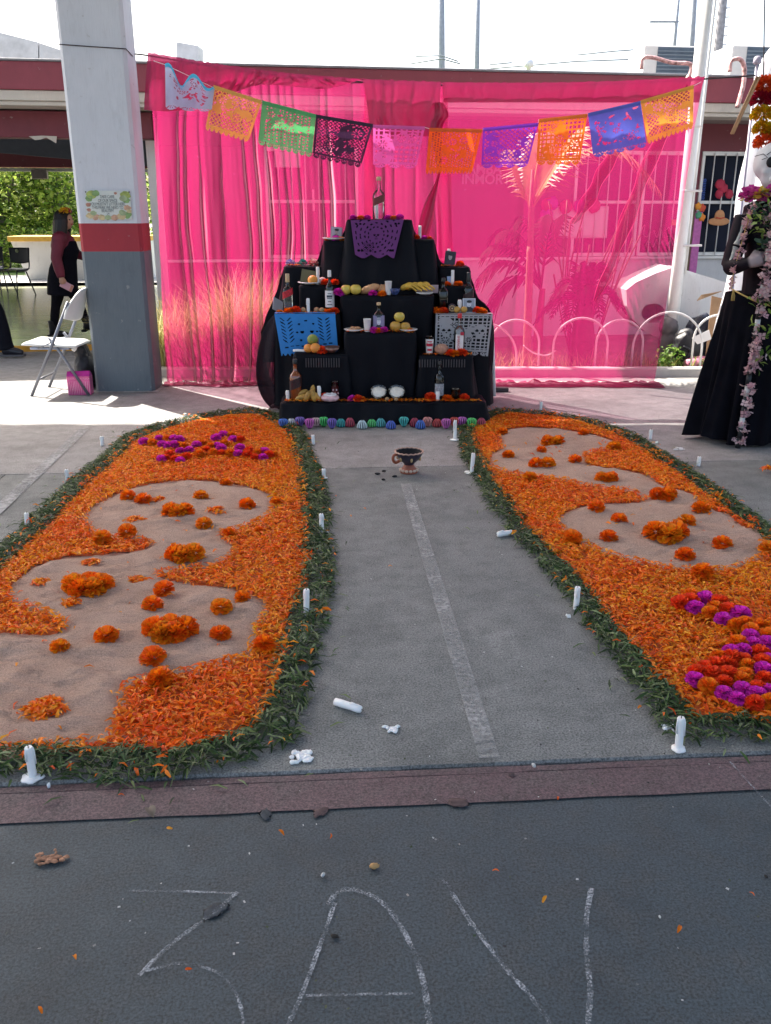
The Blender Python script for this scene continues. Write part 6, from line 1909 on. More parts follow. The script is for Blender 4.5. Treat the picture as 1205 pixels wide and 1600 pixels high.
# plates, cups, bowls, glasses
m_china = M('white_china', (0.76, 0.76, 0.75), 0.25, 0.03)
m_foam = M('foam_cup', (0.75, 0.75, 0.74), 0.7, 0.03)
def plate(key, u, d, r, label, sx=1.0, mat=None):
    p, t = top(key, u, d)
    o = empty('plate', p, 0, label, 'plate')
    MB().lathe([(r * .55, 0), (r * .62, .003), (r, .014), (r, .017), (r * .6, .007), (r * .05, .006)], 24, sx=sx).build('dish', mat or m_china, o)
    MB().lathe([(r * .98, .0145), (r * 1.01, .016), (r * 1.0, .019), (r * .96, .018)], 24, sx=sx, cap=False).build('rim', mat or m_china, o)
    return o
plate('4L', 485, .1, .1, 'sunlit white plate on the upper left step', 1.0)
plate('6L', 523, .09, .1, 'white plate under the upper left portrait')
plate('4C', 664, .07, .07, 'white plate half under the bananas')
plate('2C', 553, .07, .075, 'white plate of cookies on the middle shelf')
plate('2C', 638, .07, .07, 'white plate beside the apple pile')
for k, (u, d, dz) in enumerate(((548, .06, 0), (555, .05, 0), (561, .08, 0), (552, .09, .012), (559, .06, .014))):
    p, t = top('2C', u, d)
    o = empty('cookie', p + Vector((0, 0, .008 + dz)), k, ('leftmost cookie on the white plate', 'front cookie on the white plate', 'rightmost cookie on the white plate', 'upper rear cookie on the white plate', 'upper front cookie on the white plate')[k], 'cookie')
    MB().lathe([(.018, 0), (.022, .004), (.02, .01), (.01, .013), (.002, .0135)], 12, fn=lambda th, i: 1 + .06 * math.sin(5 * th)).build('biscuit', M('cookie_brown', (.45, .25, .13), .8, .3, 40, .5), o)
    MB().ball((0.003, 0, .012), (.006, .006, .003), 8, 5).build('topping', M('cookie_jam', (.4, .05, .05), .4), o)
def cup(key, u, d, hp, wpx, label, mat=None, prt=False, name='cup'):
    p, t = top(key, u, d)
    h = hpx(t, hp); w = wpx / FPX * t / 2
    o = empty(name, p, 0, label, 'cup')
    MB().lathe([(w * .72, 0), (w * .74, .002), (w * .98, h * .97), (w * 1.05, h * .985), (w * 1.04, h), (w * .92, h * .985), (w * .7, h * .1), (.002, h * .09)], 20).build('wall', mat or m_foam, o)
    return o, h, w
cup('4C', 607, .05, 20, 11, 'white foam cup on the central upper shelf')
cup('2C', 574, .05, 19, 12, 'white foam cup left of the old portrait card')
o, h, w = cup('2R', 671, .07, 27, 13, 'glass cup with red and white print on the right step', Mglass('cup_glass', (.9, .92, .92)))
def wrap(o, h, w, z0, z1, half, mat, name, r=1.03, w0=.74, w1=.98):
    MB().grid(lambda a, c: (lambda th, rr, z: (rr * math.cos(th), rr * math.sin(th), z))(-math.pi / 2 + (a - .5) * half, w * (w0 + (w1 - w0) * (z0 + (z1 - z0) * c)) * r + .0006, h * (z0 + (z1 - z0) * c)), 14, 4).build(name, mat, o)
wrap(o, h, w, .05, .85, 5.5, m_paperw, 'white_print')
wrap(o, h, w, .45, .62, 2.0, m_redp, 'red_print', 1.05); wrap(o, h, w, .2, .32, 1.4, m_redp, 'red_print', 1.05); wrap(o, h, w, .68, .74, 1.2, m_redp, 'red_print', 1.05)
o, h, w = cup('1', 524, .12, 27, 13, 'printed votive candle glass with reddish wax on the lowest step', Mglass('votive_glass', (.8, .7, .7)), name='votive_candle')
MB().lathe([(w * .7, h * .04), (w * .9, h * .7), (.003, h * .71)], 16).build('wax_fill', M('rose_wax', (.28, .05, .06), .5), o)
for k in range(5): MB().ball((w * (.95) * math.cos(-1.57 + (k - 2) * .45), w * .95 * math.sin(-1.57 + (k - 2) * .45), h * (.35 + .2 * (k % 2))), (.006, .003, .008), 8, 5).build('print_mark', M('votive_print', (.6, .4, .42), .5), o)
o, h, w = cup('1', 712, .09, 17, 16, 'short dark glass on the right of the lowest step', Mglass('tumbler_glass', (.75, .77, .8)), name='tumbler')
MB().lathe([(w * .7, h * .1), (w * .9, h * .65), (.003, h * .66)], 16).build('drink', M('cola_dark', (.012, .008, .008), .1), o)
def bowl(key, u, d, wpx, hp, label, mat, fill=None, band=None, name='bowl'):
    p, t = top(key, u, d)
    r = wpx / FPX * t / 2; h = hpx(t, hp)
    o = empty(name, p, 0, label, 'bowl')
    MB().lathe([(r * .45, 0), (r * .5, h * .08), (r * .85, h * .55), (r, h), (r * .95, h), (r * .8, h * .6), (r * .3, h * .3), (.002, h * .28)], 24).build('wall', mat, o)
    if band: MB().lathe([(r * .86, h * .5), (r * .885, h * .55), (r * .96, h * .8), (r * .94, h * .82)], 24, cap=False, fn=lambda th, i: 1.012).build('painted_band', band, o)
    if fill:
        rg = random.Random(u)
        b = MB()
        b.ball((0, 0, h * .72), (r * .88, r * .88, h * .26), 24, 10, fn=lambda q: 1 + .22 * mnoise.noise(q * 7))
        b.build('filling', fill, o)
    return o
m_rice = M('white_rice', (.72, .68, .6), .7, .12, 90, .8, 120, .004)
for u, lab in ((592, 'left white bowl heaped with rice on the lowest step'), (620, 'right white bowl heaped with rice on the lowest step')):
    o = bowl('1', u, .14, 26, 14, lab, Mglass('bowl_glass', (.8, .84, .86), .05), m_rice)
    o.rotation_euler = (R(38), 0, 0)
    o.location.z += 0.012
bowl('4C', 617, .05, 17, 9, 'small blue patterned pottery bowl left of the bananas', M('talavera_blue', (.04, .06, .16), .3, .9, 60), None, None)
bowl('2L', 518, .06, 26, 9, 'brown clay dish with pale painted band on the left step', M('brown_clay', (.09, .035, .025), .4, .2), None, M('clay_band', (.35, .22, .17), .6, .6, 60), 'clay_dish')
bowl('4C', 549, .18, 40, 10, 'dark glass dish behind the apples', m_smoke, None, None, 'glass_dish')
# patterned ball cactus pot on the right shelf
p, t = top('3R', 706, .05)
o = empty('beaded_ball', p, 0, 'dark ball with pale beaded star beside the candle on the right shelf', 'ornament')
MB().ball((0, 0, .034), .034, 14, 10).build('core', M('ball_dark', (.03, .025, .04), .5), o)
for k in range(10):
    a = k * .63; MB().ball((.02 * math.cos(a), -.03, .034 + .02 * math.sin(a)), .006, 7, 5).build('bead', M('bead_ochre', (.5, .35, .18), .5), o)
MB().ball((0, -.034, .034), .008, 7, 5).build('bead', M('bead_ochre', (.5, .35, .18)), o)
# cards and portraits
m_cardb = M('card_dark', (.05, .04, .07), .6, .3, 12)
def card(key, u, d, wpx, hpx_, label, back, rz=0.0, tilt=-.12, portrait=None, roll=0.0, cat='photograph'):
    p, t = top(key, u, d)
    w = wpx / FPX * t; h = hpx(t, hpx_)
    o = empty('portrait_card', p, 0, label, cat)
    o.rotation_euler = (tilt, roll, rz)
    MB().cbox((-w / 2, 0, 0), (w / 2, .004, h), .0008).build('card', back, o)
    if portrait:
        bgc, skin, hair, coat_ = portrait
        MB().box((-w * .43, -.0012, h * .05), (w * .43, -.0004, h * .95)).build('picture_ground', bgc, o)
        b = MB(); b.add([(-w * .38, -.0018, h * .05), (w * .38, -.0018, h * .05), (w * .3, -.0018, h * .3), (w * .1, -.0018, h * .42), (-w * .1, -.0018, h * .42), (-w * .3, -.0018, h * .3)], [(0, 1, 2, 3, 4, 5)]); b.build('coat', coat_, o)
        MB().ball((0, -.0016, h * .6), (w * .17, .0012, h * .2), 16, 10).build('face', skin, o)
        MB().ball((0.01 * w, -.0022, h * .775), (w * .2, .0014, h * .1), 14, 8).build('hair', hair, o)
        for s in (-1, 1): MB().ball((s * w * .065, -.003, h * .62), (w * .035, .0006, h * .016), 8, 5).build('eye', hair, o)
        MB().ball((0, -.003, h * .5), (w * .06, .0006, h * .012), 8, 5).build('mouth', hair, o)
    return o
g_l, g_m, g_d = M('photo_light', (.6, .63, .7), .5, .08), M('photo_mid', (.3, .33, .4), .5, .15), M('photo_dark', (.025, .025, .035), .5)
card('3R', 733, .04, 20, 21, 'black and white portrait of a man in a dark coat on the right shelf', g_l, .05, -.15, (g_m, g_l, g_d, g_d))
card('2C', 592, .05, 18, 24, 'old greyish portrait card before the dark bottle', M('card_violet', (.16, .14, .24), .5, .2), 0, -.12, (M('photo_violet', (.22, .2, .32), .5, .2), g_l, g_m, g_d))
card('6L', 525, .09, 18, 19, 'faded grey portrait propped on the upper left plate', g_m, .1, -.15, (M('photo_faded', (.45, .42, .48), .5, .1), M('photo_warm', (.5, .4, .4), .5), g_d, g_d), .1)
card('5R', 702, .08, 17, 22, 'dark framed portrait on the upper right step', m_cardb, 0, -.2, (g_d, M('photo_warm', (.5, .4, .4)), g_d, m_cardb), .12)
card('2L', 490, .12, 18, 20, 'small violet picture card behind the fruit', M('card_violet', (.16, .14, .24)), 0, -.1, (m_cardb, g_m, g_d, g_d))
card('4L', 483, .14, 28, 20, 'olive green card leaning on the upper left step', M('card_olive', (.09, .1, .045), .5, .1), .2, -.2, None, .2, 'card')
card('3L', 434, .12, 20, 22, 'grey folder leaning at the left end of the shelf', M('folder_grey', (.3, .32, .35), .5, .1), .7, -.5, None, .5, 'folder')
card('4C', 668, .2, 34, 12, 'pale pink box behind the bananas', M('box_pink', (.5, .36, .4), .5, .1), 0, -.05, None, 0, 'box')
card('4R', 704, .14, 10, 12, 'small pale blue card behind the upper right candle', M('card_blue', (.3, .4, .6), .5, .1), .2, -.2, None, 0, 'card')
# rolled napkin on left step
p, t = top('2L', 469, .05)
o = empty('rolled_napkin', p, .1, 'rolled white napkin at the left end of the lower step', 'napkin')
MB().tube([(-.05, 0.01, .014), (-.02, 0, .016), (.02, 0, .014), (.05, -.005, .012)], [.012, .015, .015, .011], 10, flat=.7).build('roll', m_foam, o)
# upper-left poms (striped)
for k, (u, c1, c2, nm) in enumerate(((454, (.18, .16, .5), (.6, .6, .75), 'blue and white'), (465, (.45, .25, .3), (.6, .5, .5), 'small dull rose'), (474, (.03, .35, .3), (.03, .3, .25), 'teal'), (490, (.6, .08, .08), (.75, .55, .5), 'red and white'))):
    p, t = top('5L', u, .08)
    me = marigold_mesh('foil_pompom', 90, 50 + k, tuple((a + b_) / 2 for a, b_ in zip(c1, c2)), 0.95, .3, m_tissue, .8)
    at_ = me.color_attributes['tint']; nv_ = len(me.vertices)
    cc = np.ones((nv_, 4), np.float32); alt = ((np.arange(nv_) // 9) % 2)[:, None]
    cc[:, :3] = np.where(alt, np.array(c1), np.array(c2)); at_.data.foreach_set('color', cc.ravel())
    flower('foil_pompom', me, p, (.038, .024, .036, .042)[k], '%s pompom on the upper left step' % nm, None, 'paper pompom')
# petals strewn on the steps
def strew(key, u0, u1, d0, d1, n, label):
    a, _ = top(key, u0, d0); b_, _ = top(key, u1, d1)
    P = np.stack([rng.uniform(a.x, b_.x, n), rng.uniform(a.y, b_.y, n), np.full(n, a.z + .004) + rng.uniform(0, .006, n)], 1)
    C = ORANGES[rng.integers(0, len(ORANGES), n)] * rng.uniform(.7, 1.1, (n, 1))
    tv, tf = curved(.03, .01, 2, .4, .5, .25)
    tag(link('strewn_petals', scatter_mesh('strewn_petals', tv, tf, P, rots(n, .35), rng.uniform(.6, 1.1, n), np.clip(C, 0, 1), m_petal)), label, 'petals', kind='stuff')
strew('1', 445, 754, .01, .09, 420, 'orange petals strewn along the lowest step')
strew('3L', 432, 528, .01, .05, 50, 'orange petals strewn on the left shelf')
strew('2R', 660, 738, .01, .05, 70, 'orange petals strewn on the right step')
strew('2C', 540, 648, .01, .05, 70, 'orange petals strewn on the middle shelf')
strew('5L', 444, 470, .01, .06, 30, 'orange petals on the upper left step')
strew('5R', 690, 715, .01, .06, 20, 'orange petals on the upper right step')
# ------------------------------------------------------------------ row of fluted paper shells at the foot of the altar
SH = [(443, (.05, .16, .55), 'blue', 0), (456, (.62, .63, .66), 'white', 1), (469, (.16, .1, .4), 'dark violet', 0), (484, (.55, .1, .42), 'pink', 0), (494, (.6, .4, .42), 'pale pink', 0), (506, (.06, .55, .12), 'bright green', 0), (519, (.16, .1, .42), 'violet', 0), (533, (.03, .36, .36), 'teal', 1), (547, (.4, .03, .07), 'dark red', 1), (566, (.5, .6, .62), 'pale blue', 1), (581, (.08, .5, .14), 'green', 1), (595, (.08, .38, .38), 'turquoise', 1), (611, (.06, .12, .5), 'deep blue', 1), (631, (.06, .45, .42), 'aqua', 0), (648, (.36, .02, .06), 'crimson', 1), (657, (.04, .14, .5), 'small blue', 1), (668, (.65, .25, .22), 'salmon', 0), (683, (.52, .05, .05), 'red', 1), (697, (.55, .12, .42), 'rose', 0), (710, (.58, .06, .04), 'scarlet', 0), (722, (.52, .12, .45), 'magenta', 0), (737, (.08, .55, .12), 'leaf green', 0), (752, (.4, .04, .08), 'wine red', 1)]
for k, (u, c, nm, up) in enumerate(SH):
    p = gnd(u, 668 + (2 if k % 3 == 0 else -1), 0)
    o = empty('paper_shell', (p.x, min(p.y, 6.42), 0.002), random.uniform(0, 6), '%s fluted paper shell in the row at the altar foot' % nm, 'paper ornament', 'fluted paper shells along the altar foot')
    o.scale = (.86, .86, random.uniform(.78, .95))
    prof = [(.014, 0), (.017, .012), (.032, .045), (.036, .062), (.029, .076), (.012, .084), (.002, .085)] if not up else [(.03, 0), (.038, .01), (.034, .035), (.024, .055), (.012, .068), (.002, .073)]
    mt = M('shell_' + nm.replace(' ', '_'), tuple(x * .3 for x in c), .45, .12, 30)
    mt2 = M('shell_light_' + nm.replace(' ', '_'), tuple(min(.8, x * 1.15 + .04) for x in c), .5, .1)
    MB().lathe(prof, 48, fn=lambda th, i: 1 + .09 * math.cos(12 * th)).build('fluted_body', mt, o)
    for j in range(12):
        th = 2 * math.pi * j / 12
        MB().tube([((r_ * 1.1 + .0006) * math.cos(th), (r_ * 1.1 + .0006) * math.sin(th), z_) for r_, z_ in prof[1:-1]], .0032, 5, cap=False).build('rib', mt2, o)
# ------------------------------------------------------------------ incense burner
m_clay = M('burner_clay', (.26, .07, .035), .5, .3, 14, .2, 40)
m_clayd = M('burner_glaze', (.035, .03, .05), .35, .4, 10)
p = gnd(639, 738)
o = empty('incense_burner', p, .2, 'painted clay incense burner on the bare aisle', 'incense burner')
MB().lathe([(.052, 0), (.055, .006), (.044, .026), (.033, .042), (.031, .052)], 28).build('foot', m_clay, o)
MB().lathe([(.031, .052), (.036, .062), (.062, .085), (.08, .112), (.086, .13), (.088, .135)], 36, fn=lambda t_, i: 1 + (.015 * math.cos(22 * t_) if i == 5 else 0), cap=False).build('bowl_wall', m_clayd, o)
MB().lathe([(.004, .082), (.05, .088), (.074, .115), (.082, .133)], 36, cap=False).build('bowl_inside', M('soot', (.012, .011, .013), .9), o)
MB().grid(lambda a, c: ((.0855 + .006 * math.cos(c * 6.283)) * math.cos(a * 6.283), (.0855 + .006 * math.cos(c * 6.283)) * math.sin(a * 6.283), .133 + .005 * math.sin(c * 6.283) + .002 * math.sin(a * 6.283 * 18)), 72, 6).build('pinched_rim', M('rim_pale', (.42, .26, .2), .6, .2), o)
MB().tube(smooth_path([(-.074, -.02, .125), (-.1, -.03, .12), (-.106, -.03, .095), (-.088, -.02, .072), (-.062, -.012, .08)], 20), .009, 8).build('handle', m_clay, o)
for k in range(9):
    th = -1.57 + (k - 4) * .5
    MB().ball((.05 * math.cos(th), .05 * math.sin(th), .018), (.011, .011, .009), 9, 6).build('painted_petal', M('burner_cream', (.5, .36, .27), .6), o)
    if k % 2 == 0: MB().ball((.071 * math.cos(th), .071 * math.sin(th), .095), (.008, .008, .016), 9, 6).build('painted_leaf', M('burner_ochre', (.4, .26, .12), .6), o)
MB().ball((-.002, -.02, .1), (.009, .009, .009), 9, 6).build('resin_lump', m_wax, o)
for k, (u, v, w_) in enumerate(((590, 741, .018), (617, 745, .016), (599, 750, .013), (600, 737, .013))):
    p = gnd(u, v, .003)
    b = MB(); b.ball((0, 0, .004), (w_, w_ * .6, .006), 9, 5, fn=lambda q: 1 + .5 * mnoise.noise(q * 3 + Vector((k, 0, 0))))
    tag(b.build('charcoal_piece', M('charcoal', (.012, .012, .014), .9, .4, 40), None, p), ('charcoal flake left of the burner', 'charcoal lump nearest the burner foot', 'thin charcoal sliver in front of the burner', 'charcoal sliver at the slab joint')[k], 'charcoal')
# ================================================================== PEOPLE
m_skin = M('skin', (0.42, 0.23, 0.15), 0.5, 0.08, 14, sub=0.1)
m_hair = M('black_hair', (0.005, 0.004, 0.005), 0.45, 0.3, 30, 0.5, 120, stretch=(6, 6, 1))
def flesh(b, name, mat, parent, voxel=0.011, it=6):
    """fuse the overlapping volumes in b into one continuous surface"""
    o = b.build(name, mat, parent)
    md = o.modifiers.new('fuse', 'REMESH'); md.mode = 'VOXEL'; md.voxel_size = voxel; md.use_smooth_shade = True
    sm = o.modifiers.new('soft', 'SMOOTH'); sm.iterations = it; sm.factor = 0.5
    return o
def head_into(b, c, r, face, up=Vector((0, 0, 1))):
    """skull, jaw, nose, lips, brow and ears; face = unit direction the person looks"""
    side = up.cross(face).normalized()
    c = Vector(c)
    rot = Matrix((face, side, up)).transposed()
    def P(f, s, u): return c + (face * f + side * s + up * u) * r
    b.ball(c, (r * .98, r * .78, r), 16, 12, rot)
    b.ball(P(.22, 0, -.55), (r * .62, r * .58, r * .6), 14, 10, rot)
    b.ball(P(.55, 0, -.82), (r * .26, r * .28, r * .2), 10, 8, rot)
    b.tube([P(.86, 0, .1), P(1.05, 0, -.12), P(1.1, 0, -.24), P(.9, 0, -.3)], [r * .1, r * .13, r * .15, r * .1], 8)
    b.tube([P(.84, -.18, -.5), P(.93, 0, -.5), P(.84, .18, -.5)], r * .075, 6)
    b.tube([P(.8, -.38, .16), P(.93, 0, .2), P(.8, .38, .16)], r * .08, 6)
    for s in (-1, 1): b.ball(P(-.05, s * .8, -.12), (r * .16, r * .07, r * .24), 8, 6, rot)
    return P
def hand_into(b, wrist, d, palm_n, L=0.17, curl=0.8, spread=0.1, side_thumb=1):
    """palm, four jointed fingers of unequal length and a thumb"""
    d = Vector(d).normalized(); n = Vector(palm_n); n = (n - d * n.dot(d)).normalized()
    s = d.cross(n)
    w = Vector(wrist)
    b.tube([w - d * .01, w + d * L * .22, w + d * L * .46], [L * .17, L * .24, L * .23], 10, flat=1.0)
    for i, (off, ln) in enumerate(((-.33, .40), (-.11, .47), (.11, .44), (.33, .35))):
        p0 = w + d * L * .40 + s * off * L * .62
        q = [p0]
        a = 0.15
        dd = d
        for k, f in enumerate((.45, .32, .25)):
            a += curl * (.5, .9, .6)[k]
            v = d * math.cos(a) + n * math.sin(a)
            q.append(q[-1] + v * ln * L * f * 1.15)
        b.tube(q, [L * .058, L * .055, L * .05, L * .04], 7)
    p0 = w + d * L * .14 - s * side_thumb * L * .2
    b.tube([p0, p0 + (d * .55 - s * side_thumb * .6 + n * .35).normalized() * L * .22, p0 + (d * .8 - s * side_thumb * .25 + n * .7).normalized() * L * .4], [L * .075, L * .068, L * .05], 7)
# ------------------------------------------------------------------ walking woman in the hall
def figure_frame(u, v, z=0.0):
    p = gnd(u, v, z)
    def L_(uu, vv, dy=0.0):
        q = at(uu, vv, p.y + dy); return q - p
    return p, L_
p, L_ = figure_frame(95, 526, 0.047)
wom = empty('person', p, 0, 'woman in black dress and maroon blouse with a flower headband walking through the hall', 'person')
F = Vector((1, 0, 0))
hd_c = L_(101.5, 343); hr = .098
b = MB()
Pf = head_into(b, hd_c, hr, Vector((.98, -.2, -.05)).normalized())
nk = L_(98, 366)
b.tube([hd_c + Vector((-.01, 0, -.06)), nk + Vector((0, 0, .02)), nk + Vector((-.01, 0, -.03))], [.05, .047, .07], 10)
b.tube([nk + Vector((0, 0, -.03)), L_(100, 384), L_(101, 402), L_(98, 424), L_(98, 442)], [.1, .135, .12, .15, .14], 14)
sh_n, sh_f = L_(92, 374, -.17), L_(101, 374, .17)
b.tube([sh_n, nk + Vector((0, 0, -.04)), sh_f], [.06, .07, .06], 10)
el, wr = L_(88, 404, -.23), L_(96, 434, -.25)
b.tube([sh_n, el, wr], [.055, .045, .03], 10)
elf, wrf = L_(121, 398, .2), L_(142, 404, .16)
b.tube([sh_f, elf, wrf], [.052, .042, .03], 10)
hand_into(b, wr, L_(101, 445, -.25) - wr, (0.3, 1, 0), .17, .9)
hand_into(b, wrf, Vector((1, 0, .1)), (0, -1, 0), .16, .6)
hipn, hipf = L_(94, 440, -.09), L_(102, 440, .09)
kn, an = L_(87, 480, -.09), L_(84, 516, -.1)
b.tube([hipn, kn.lerp(hipn, .5), kn, kn.lerp(an, .4), an], [.09, .07, .05, .05, .036], 12)
knf, anf = L_(122, 470, .1), L_(137, 508, .12)
b.tube([hipf, knf.lerp(hipf, .5), knf, knf.lerp(anf, .4), anf], [.09, .07, .05, .05, .036], 12)
b.tube([an + Vector((-.04, 0, -.035)), an + Vector((.1, 0, -.045)), an + Vector((.17, 0, -.05))], [.035, .035, .02], 8)
b.tube([anf + Vector((-.04, 0, -.03)), anf + Vector((.1, 0, .0)), anf + Vector((.17, 0, .02))], [.035, .035, .02], 8)
flesh(b, 'body', m_skin, wom)
for s in (-1, 1):
    MB().ball(Pf(.8, s * .34, .02), (.014, .011, .008), 8, 6).build('eye', M('eye_dark', (.02, .015, .012), .2), wom)
MB().tube([Pf(.9, -.2, -.5), Pf(.985, 0, -.5), Pf(.9, .2, -.5)], .008, 6).build('lips', M('lip_rose', (.4, .08, .08), .4), wom)
# hair: cap, side fall and long back
b = MB()
b.ball(hd_c + Vector((-.025, 0.0, .02)), (.105, .095, .1), 16, 12)
for k in range(12):
    a = 1.1 + k * .38
    x_, y_ = -.02 + .085 * math.cos(a), .085 * math.sin(a)
    b.tube([hd_c + Vector((x_ * .6, y_ * .6, .07)), hd_c + Vector((x_, y_, -.01)), hd_c + Vector((x_ - .02, y_ * 1.05, -.13)), hd_c + Vector((x_ - .05 - .01 * (k % 3), y_ * 1.25, -.3 - .03 * (k % 4)))], [.03, .035, .035, .018], 8)
flesh(b, 'hair', m_hair, wom, .009, 3)
# headband of flowers
for k, (c, s) in enumerate((((.8, .5, .03), .06), ((.45, .02, .08), .055), ((.8, .5, .03), .05), ((.65, .14, .45), .05), ((.4, .02, .08), .05))):
    a = -.5 + k * .38
    q = hd_c + Vector((.03 * math.cos(a) + .005, -.09 + .04 * k, .085 - abs(k - 2) * .006))
    ob = link('headband_flower', marigold_mesh('headband_flower', 40, 70 + k, c, .8, .3, m_tissue, 1.2), wom, q); ob.scale = (s, s, s)
# maroon blouse
m_blouse = M('maroon_blouse', (.13, .012, .03), .6, .15, 12, .2, 30)
b = MB()
b.tube([nk + Vector((0, 0, .01)), L_(98, 370), L_(100, 384), L_(101, 402)], [.07, .125, .155, .135], 14)
b.tube([sh_n, nk + Vector((0, 0, -.035)), sh_f], [.086, .1, .086], 10)
b.ball(sh_n, .088, 10, 8)
b.ball(sh_f, .088, 10, 8)
b.tube([sh_n, sh_n.lerp(el, .5), el, el.lerp(wr, .6), wr], [.075, .072, .066, .06, .045], 12)
b.tube([sh_f, elf, wrf], [.072, .06, .045], 12)
flesh(b, 'blouse', m_blouse, wom, .011, 4)
# black pinafore dress
m_dress = M('black_dress', (.004, .004, .008), .8, .2, 12, spec=.1)
b = MB()
b.tube([L_(104, 374), L_(103, 388), L_(102, 404), L_(99, 424), L_(98, 444), L_(99, 461)], [.11, .158, .137, .168, .182, .19], 18)
flesh(b, 'dress', m_dress, wom, .011, 4)
m_tights = M('black_tights', (.004, .004, .006), .8, spec=.1)
b = MB()
b.tube([hipn, kn.lerp(hipn, .5), kn, kn.lerp(an, .4), an], [.1, .078, .056, .056, .042], 12)
b.tube([hipf, knf.lerp(hipf, .5), knf, knf.lerp(anf, .4), anf], [.1, .078, .056, .056, .042], 12)
flesh(b, 'tights', m_tights, wom, .011, 3)
m_boot = M('black_leather', (.006, .006, .008), .4, spec=.2)
for q, tl in ((an, 0), (anf, .05)):
    b = MB(); b.tube([q + Vector((-.005, 0, .12)), q, q + Vector((-.02, 0, -.04))], [.056, .055, .05], 10)
    b.tube([q + Vector((-.045, 0, -.042)), q + Vector((.09, 0, -.045 + tl)), q + Vector((.18, 0, -.052 + tl * 1.5))], [.042, .042, .026], 10)
    b.box(tuple(q + Vector((-.08, -.03, -.085))), tuple(q + Vector((-.02, .03, -.05))))
    flesh(b, 'boot', m_boot, wom, .009, 3)
# pink phone case held in her hand (a thing of its own)
q = L_(104, 447, -.26)
ph = empty('phone_wallet', p + q, 0, 'pink phone wallet held in the hand of the walking woman', 'phone case')
ph.rotation_euler = (0, R(28), 0)
MB().cbox((-.075, -.008, -.04), (.08, .008, .045), .006).build('case', M('pink_case', (.55, .3, .35), .5), ph)
MB().cbox((.05, -.012, -.035), (.075, -.0085, .04), .001).build('strap', M('tan_strap', (.45, .2, .12), .5), ph)
# ------------------------------------------------------------------ second walker, only a leg in the picture
p, L_ = figure_frame(5, 557, -.01)
man = empty('person', p, 0, 'person in dark trousers and black shoe stepping in at the left picture edge', 'person')
b = MB()
hc = L_(-34, 322); 
Pm = head_into(b, hc, .105, Vector((1, 0, 0)))
b.tube([hc + Vector((-.01, 0, -.06)), L_(-36, 350)], [.055, .06], 10)
b.tube([L_(-36, 352), L_(-36, 375), L_(-36, 405), L_(-36, 432)], [.1, .17, .15, .16], 14)
sn, sf = L_(-38, 358, -.2), L_(-34, 358, .2)
b.tube([sn, L_(-36, 354), sf], [.07, .08, .07], 10)
for s_p, e_, w_ in ((sn, L_(-44, 395, -.26), L_(-30, 428, -.27)), (sf, L_(-26, 394, .26), L_(-12, 424, .24))):
    b.tube([s_p, e_, w_], [.06, .05, .035], 10); hand_into(b, w_, Vector((.3, 0, -1)), (0, 1 if s_p is sf else -1, 0), .18, .7)
hn, hf_ = L_(-36, 440, -.1), L_(-34, 440, .1)
kn, an = L_(-5, 490, -.1), L_(11, 543, -.1)
b.tube([hn, hn.lerp(kn, .5), kn, kn.lerp(an, .4), an], [.1, .085, .065, .06, .042], 12)
kf, af = L_(-52, 495, .1), L_(-78, 540, .1)
b.tube([hf_, hf_.lerp(kf, .5), kf, kf.lerp(af, .4), af], [.1, .085, .065, .06, .042], 12)
flesh(b, 'body', m_skin, man, .012)
b = MB(); b.ball(hc + Vector((-.02, 0, .03)), (.11, .095, .1), 14, 10); flesh(b, 'hair', m_hair, man, .011, 3)
b = MB(); b.tube([L_(-36, 352), L_(-36, 375), L_(-36, 405), L_(-36, 440)], [.11, .185, .165, .17], 14); b.tube([sn, L_(-36, 356), sf], [.085, .09, .085], 10)
for s_p, e_ in ((sn, L_(-44, 395, -.26)), (sf, L_(-26, 394, .26))): b.tube([s_p, s_p.lerp(e_, .9)], [.08, .07], 10)
flesh(b, 'shirt', M('white_shirt', (.6, .6, .6), .7), man, .012, 4)
m_trs = M('dark_trousers', (.006, .007, .012), .8, .2, 10, .3, 30, spec=.1)
b = MB()
b.tube([L_(-36, 432), hn.lerp(hf_, .5) + Vector((0, 0, -.03))], [.168, .17], 14)
b.tube([hn, hn.lerp(kn, .5), kn, kn.lerp(an, .5), an + Vector((-.01, 0, .02)), an + Vector((0, 0, -.02))], [.115, .105, .088, .085, .08, .088], 14)
b.tube([hf_, hf_.lerp(kf, .5), kf, kf.lerp(af, .5), af], [.115, .105, .088, .085, .08], 14)
flesh(b, 'trousers', m_trs, man, .012, 3)
for q in (an, af):
    b = MB(); b.tube([q + Vector((-.05, 0, -.035)), q + Vector((.03, 0, -.03)), q + Vector((.11, 0, -.05)), q + Vector((.17, 0, -.06))], [.048, .052, .045, .03], 10)
    flesh(b, 'shoe', M('shoe_black', (.012, .013, .02), .3), man, .008, 2)
    MB().cbox((q.x - .1, q.y - .045, q.z - .095), (q.x + .185, q.y + .045, q.z - .075), .005).build('sole', M('sole_grey', (.08, .08, .09), .7), man)
    MB().tube([q + Vector((.03, -.03, .022)), q + Vector((.05, 0, .03)), q + Vector((.03, .03, .022))], .012, 6).build('sock', m_foam, man)
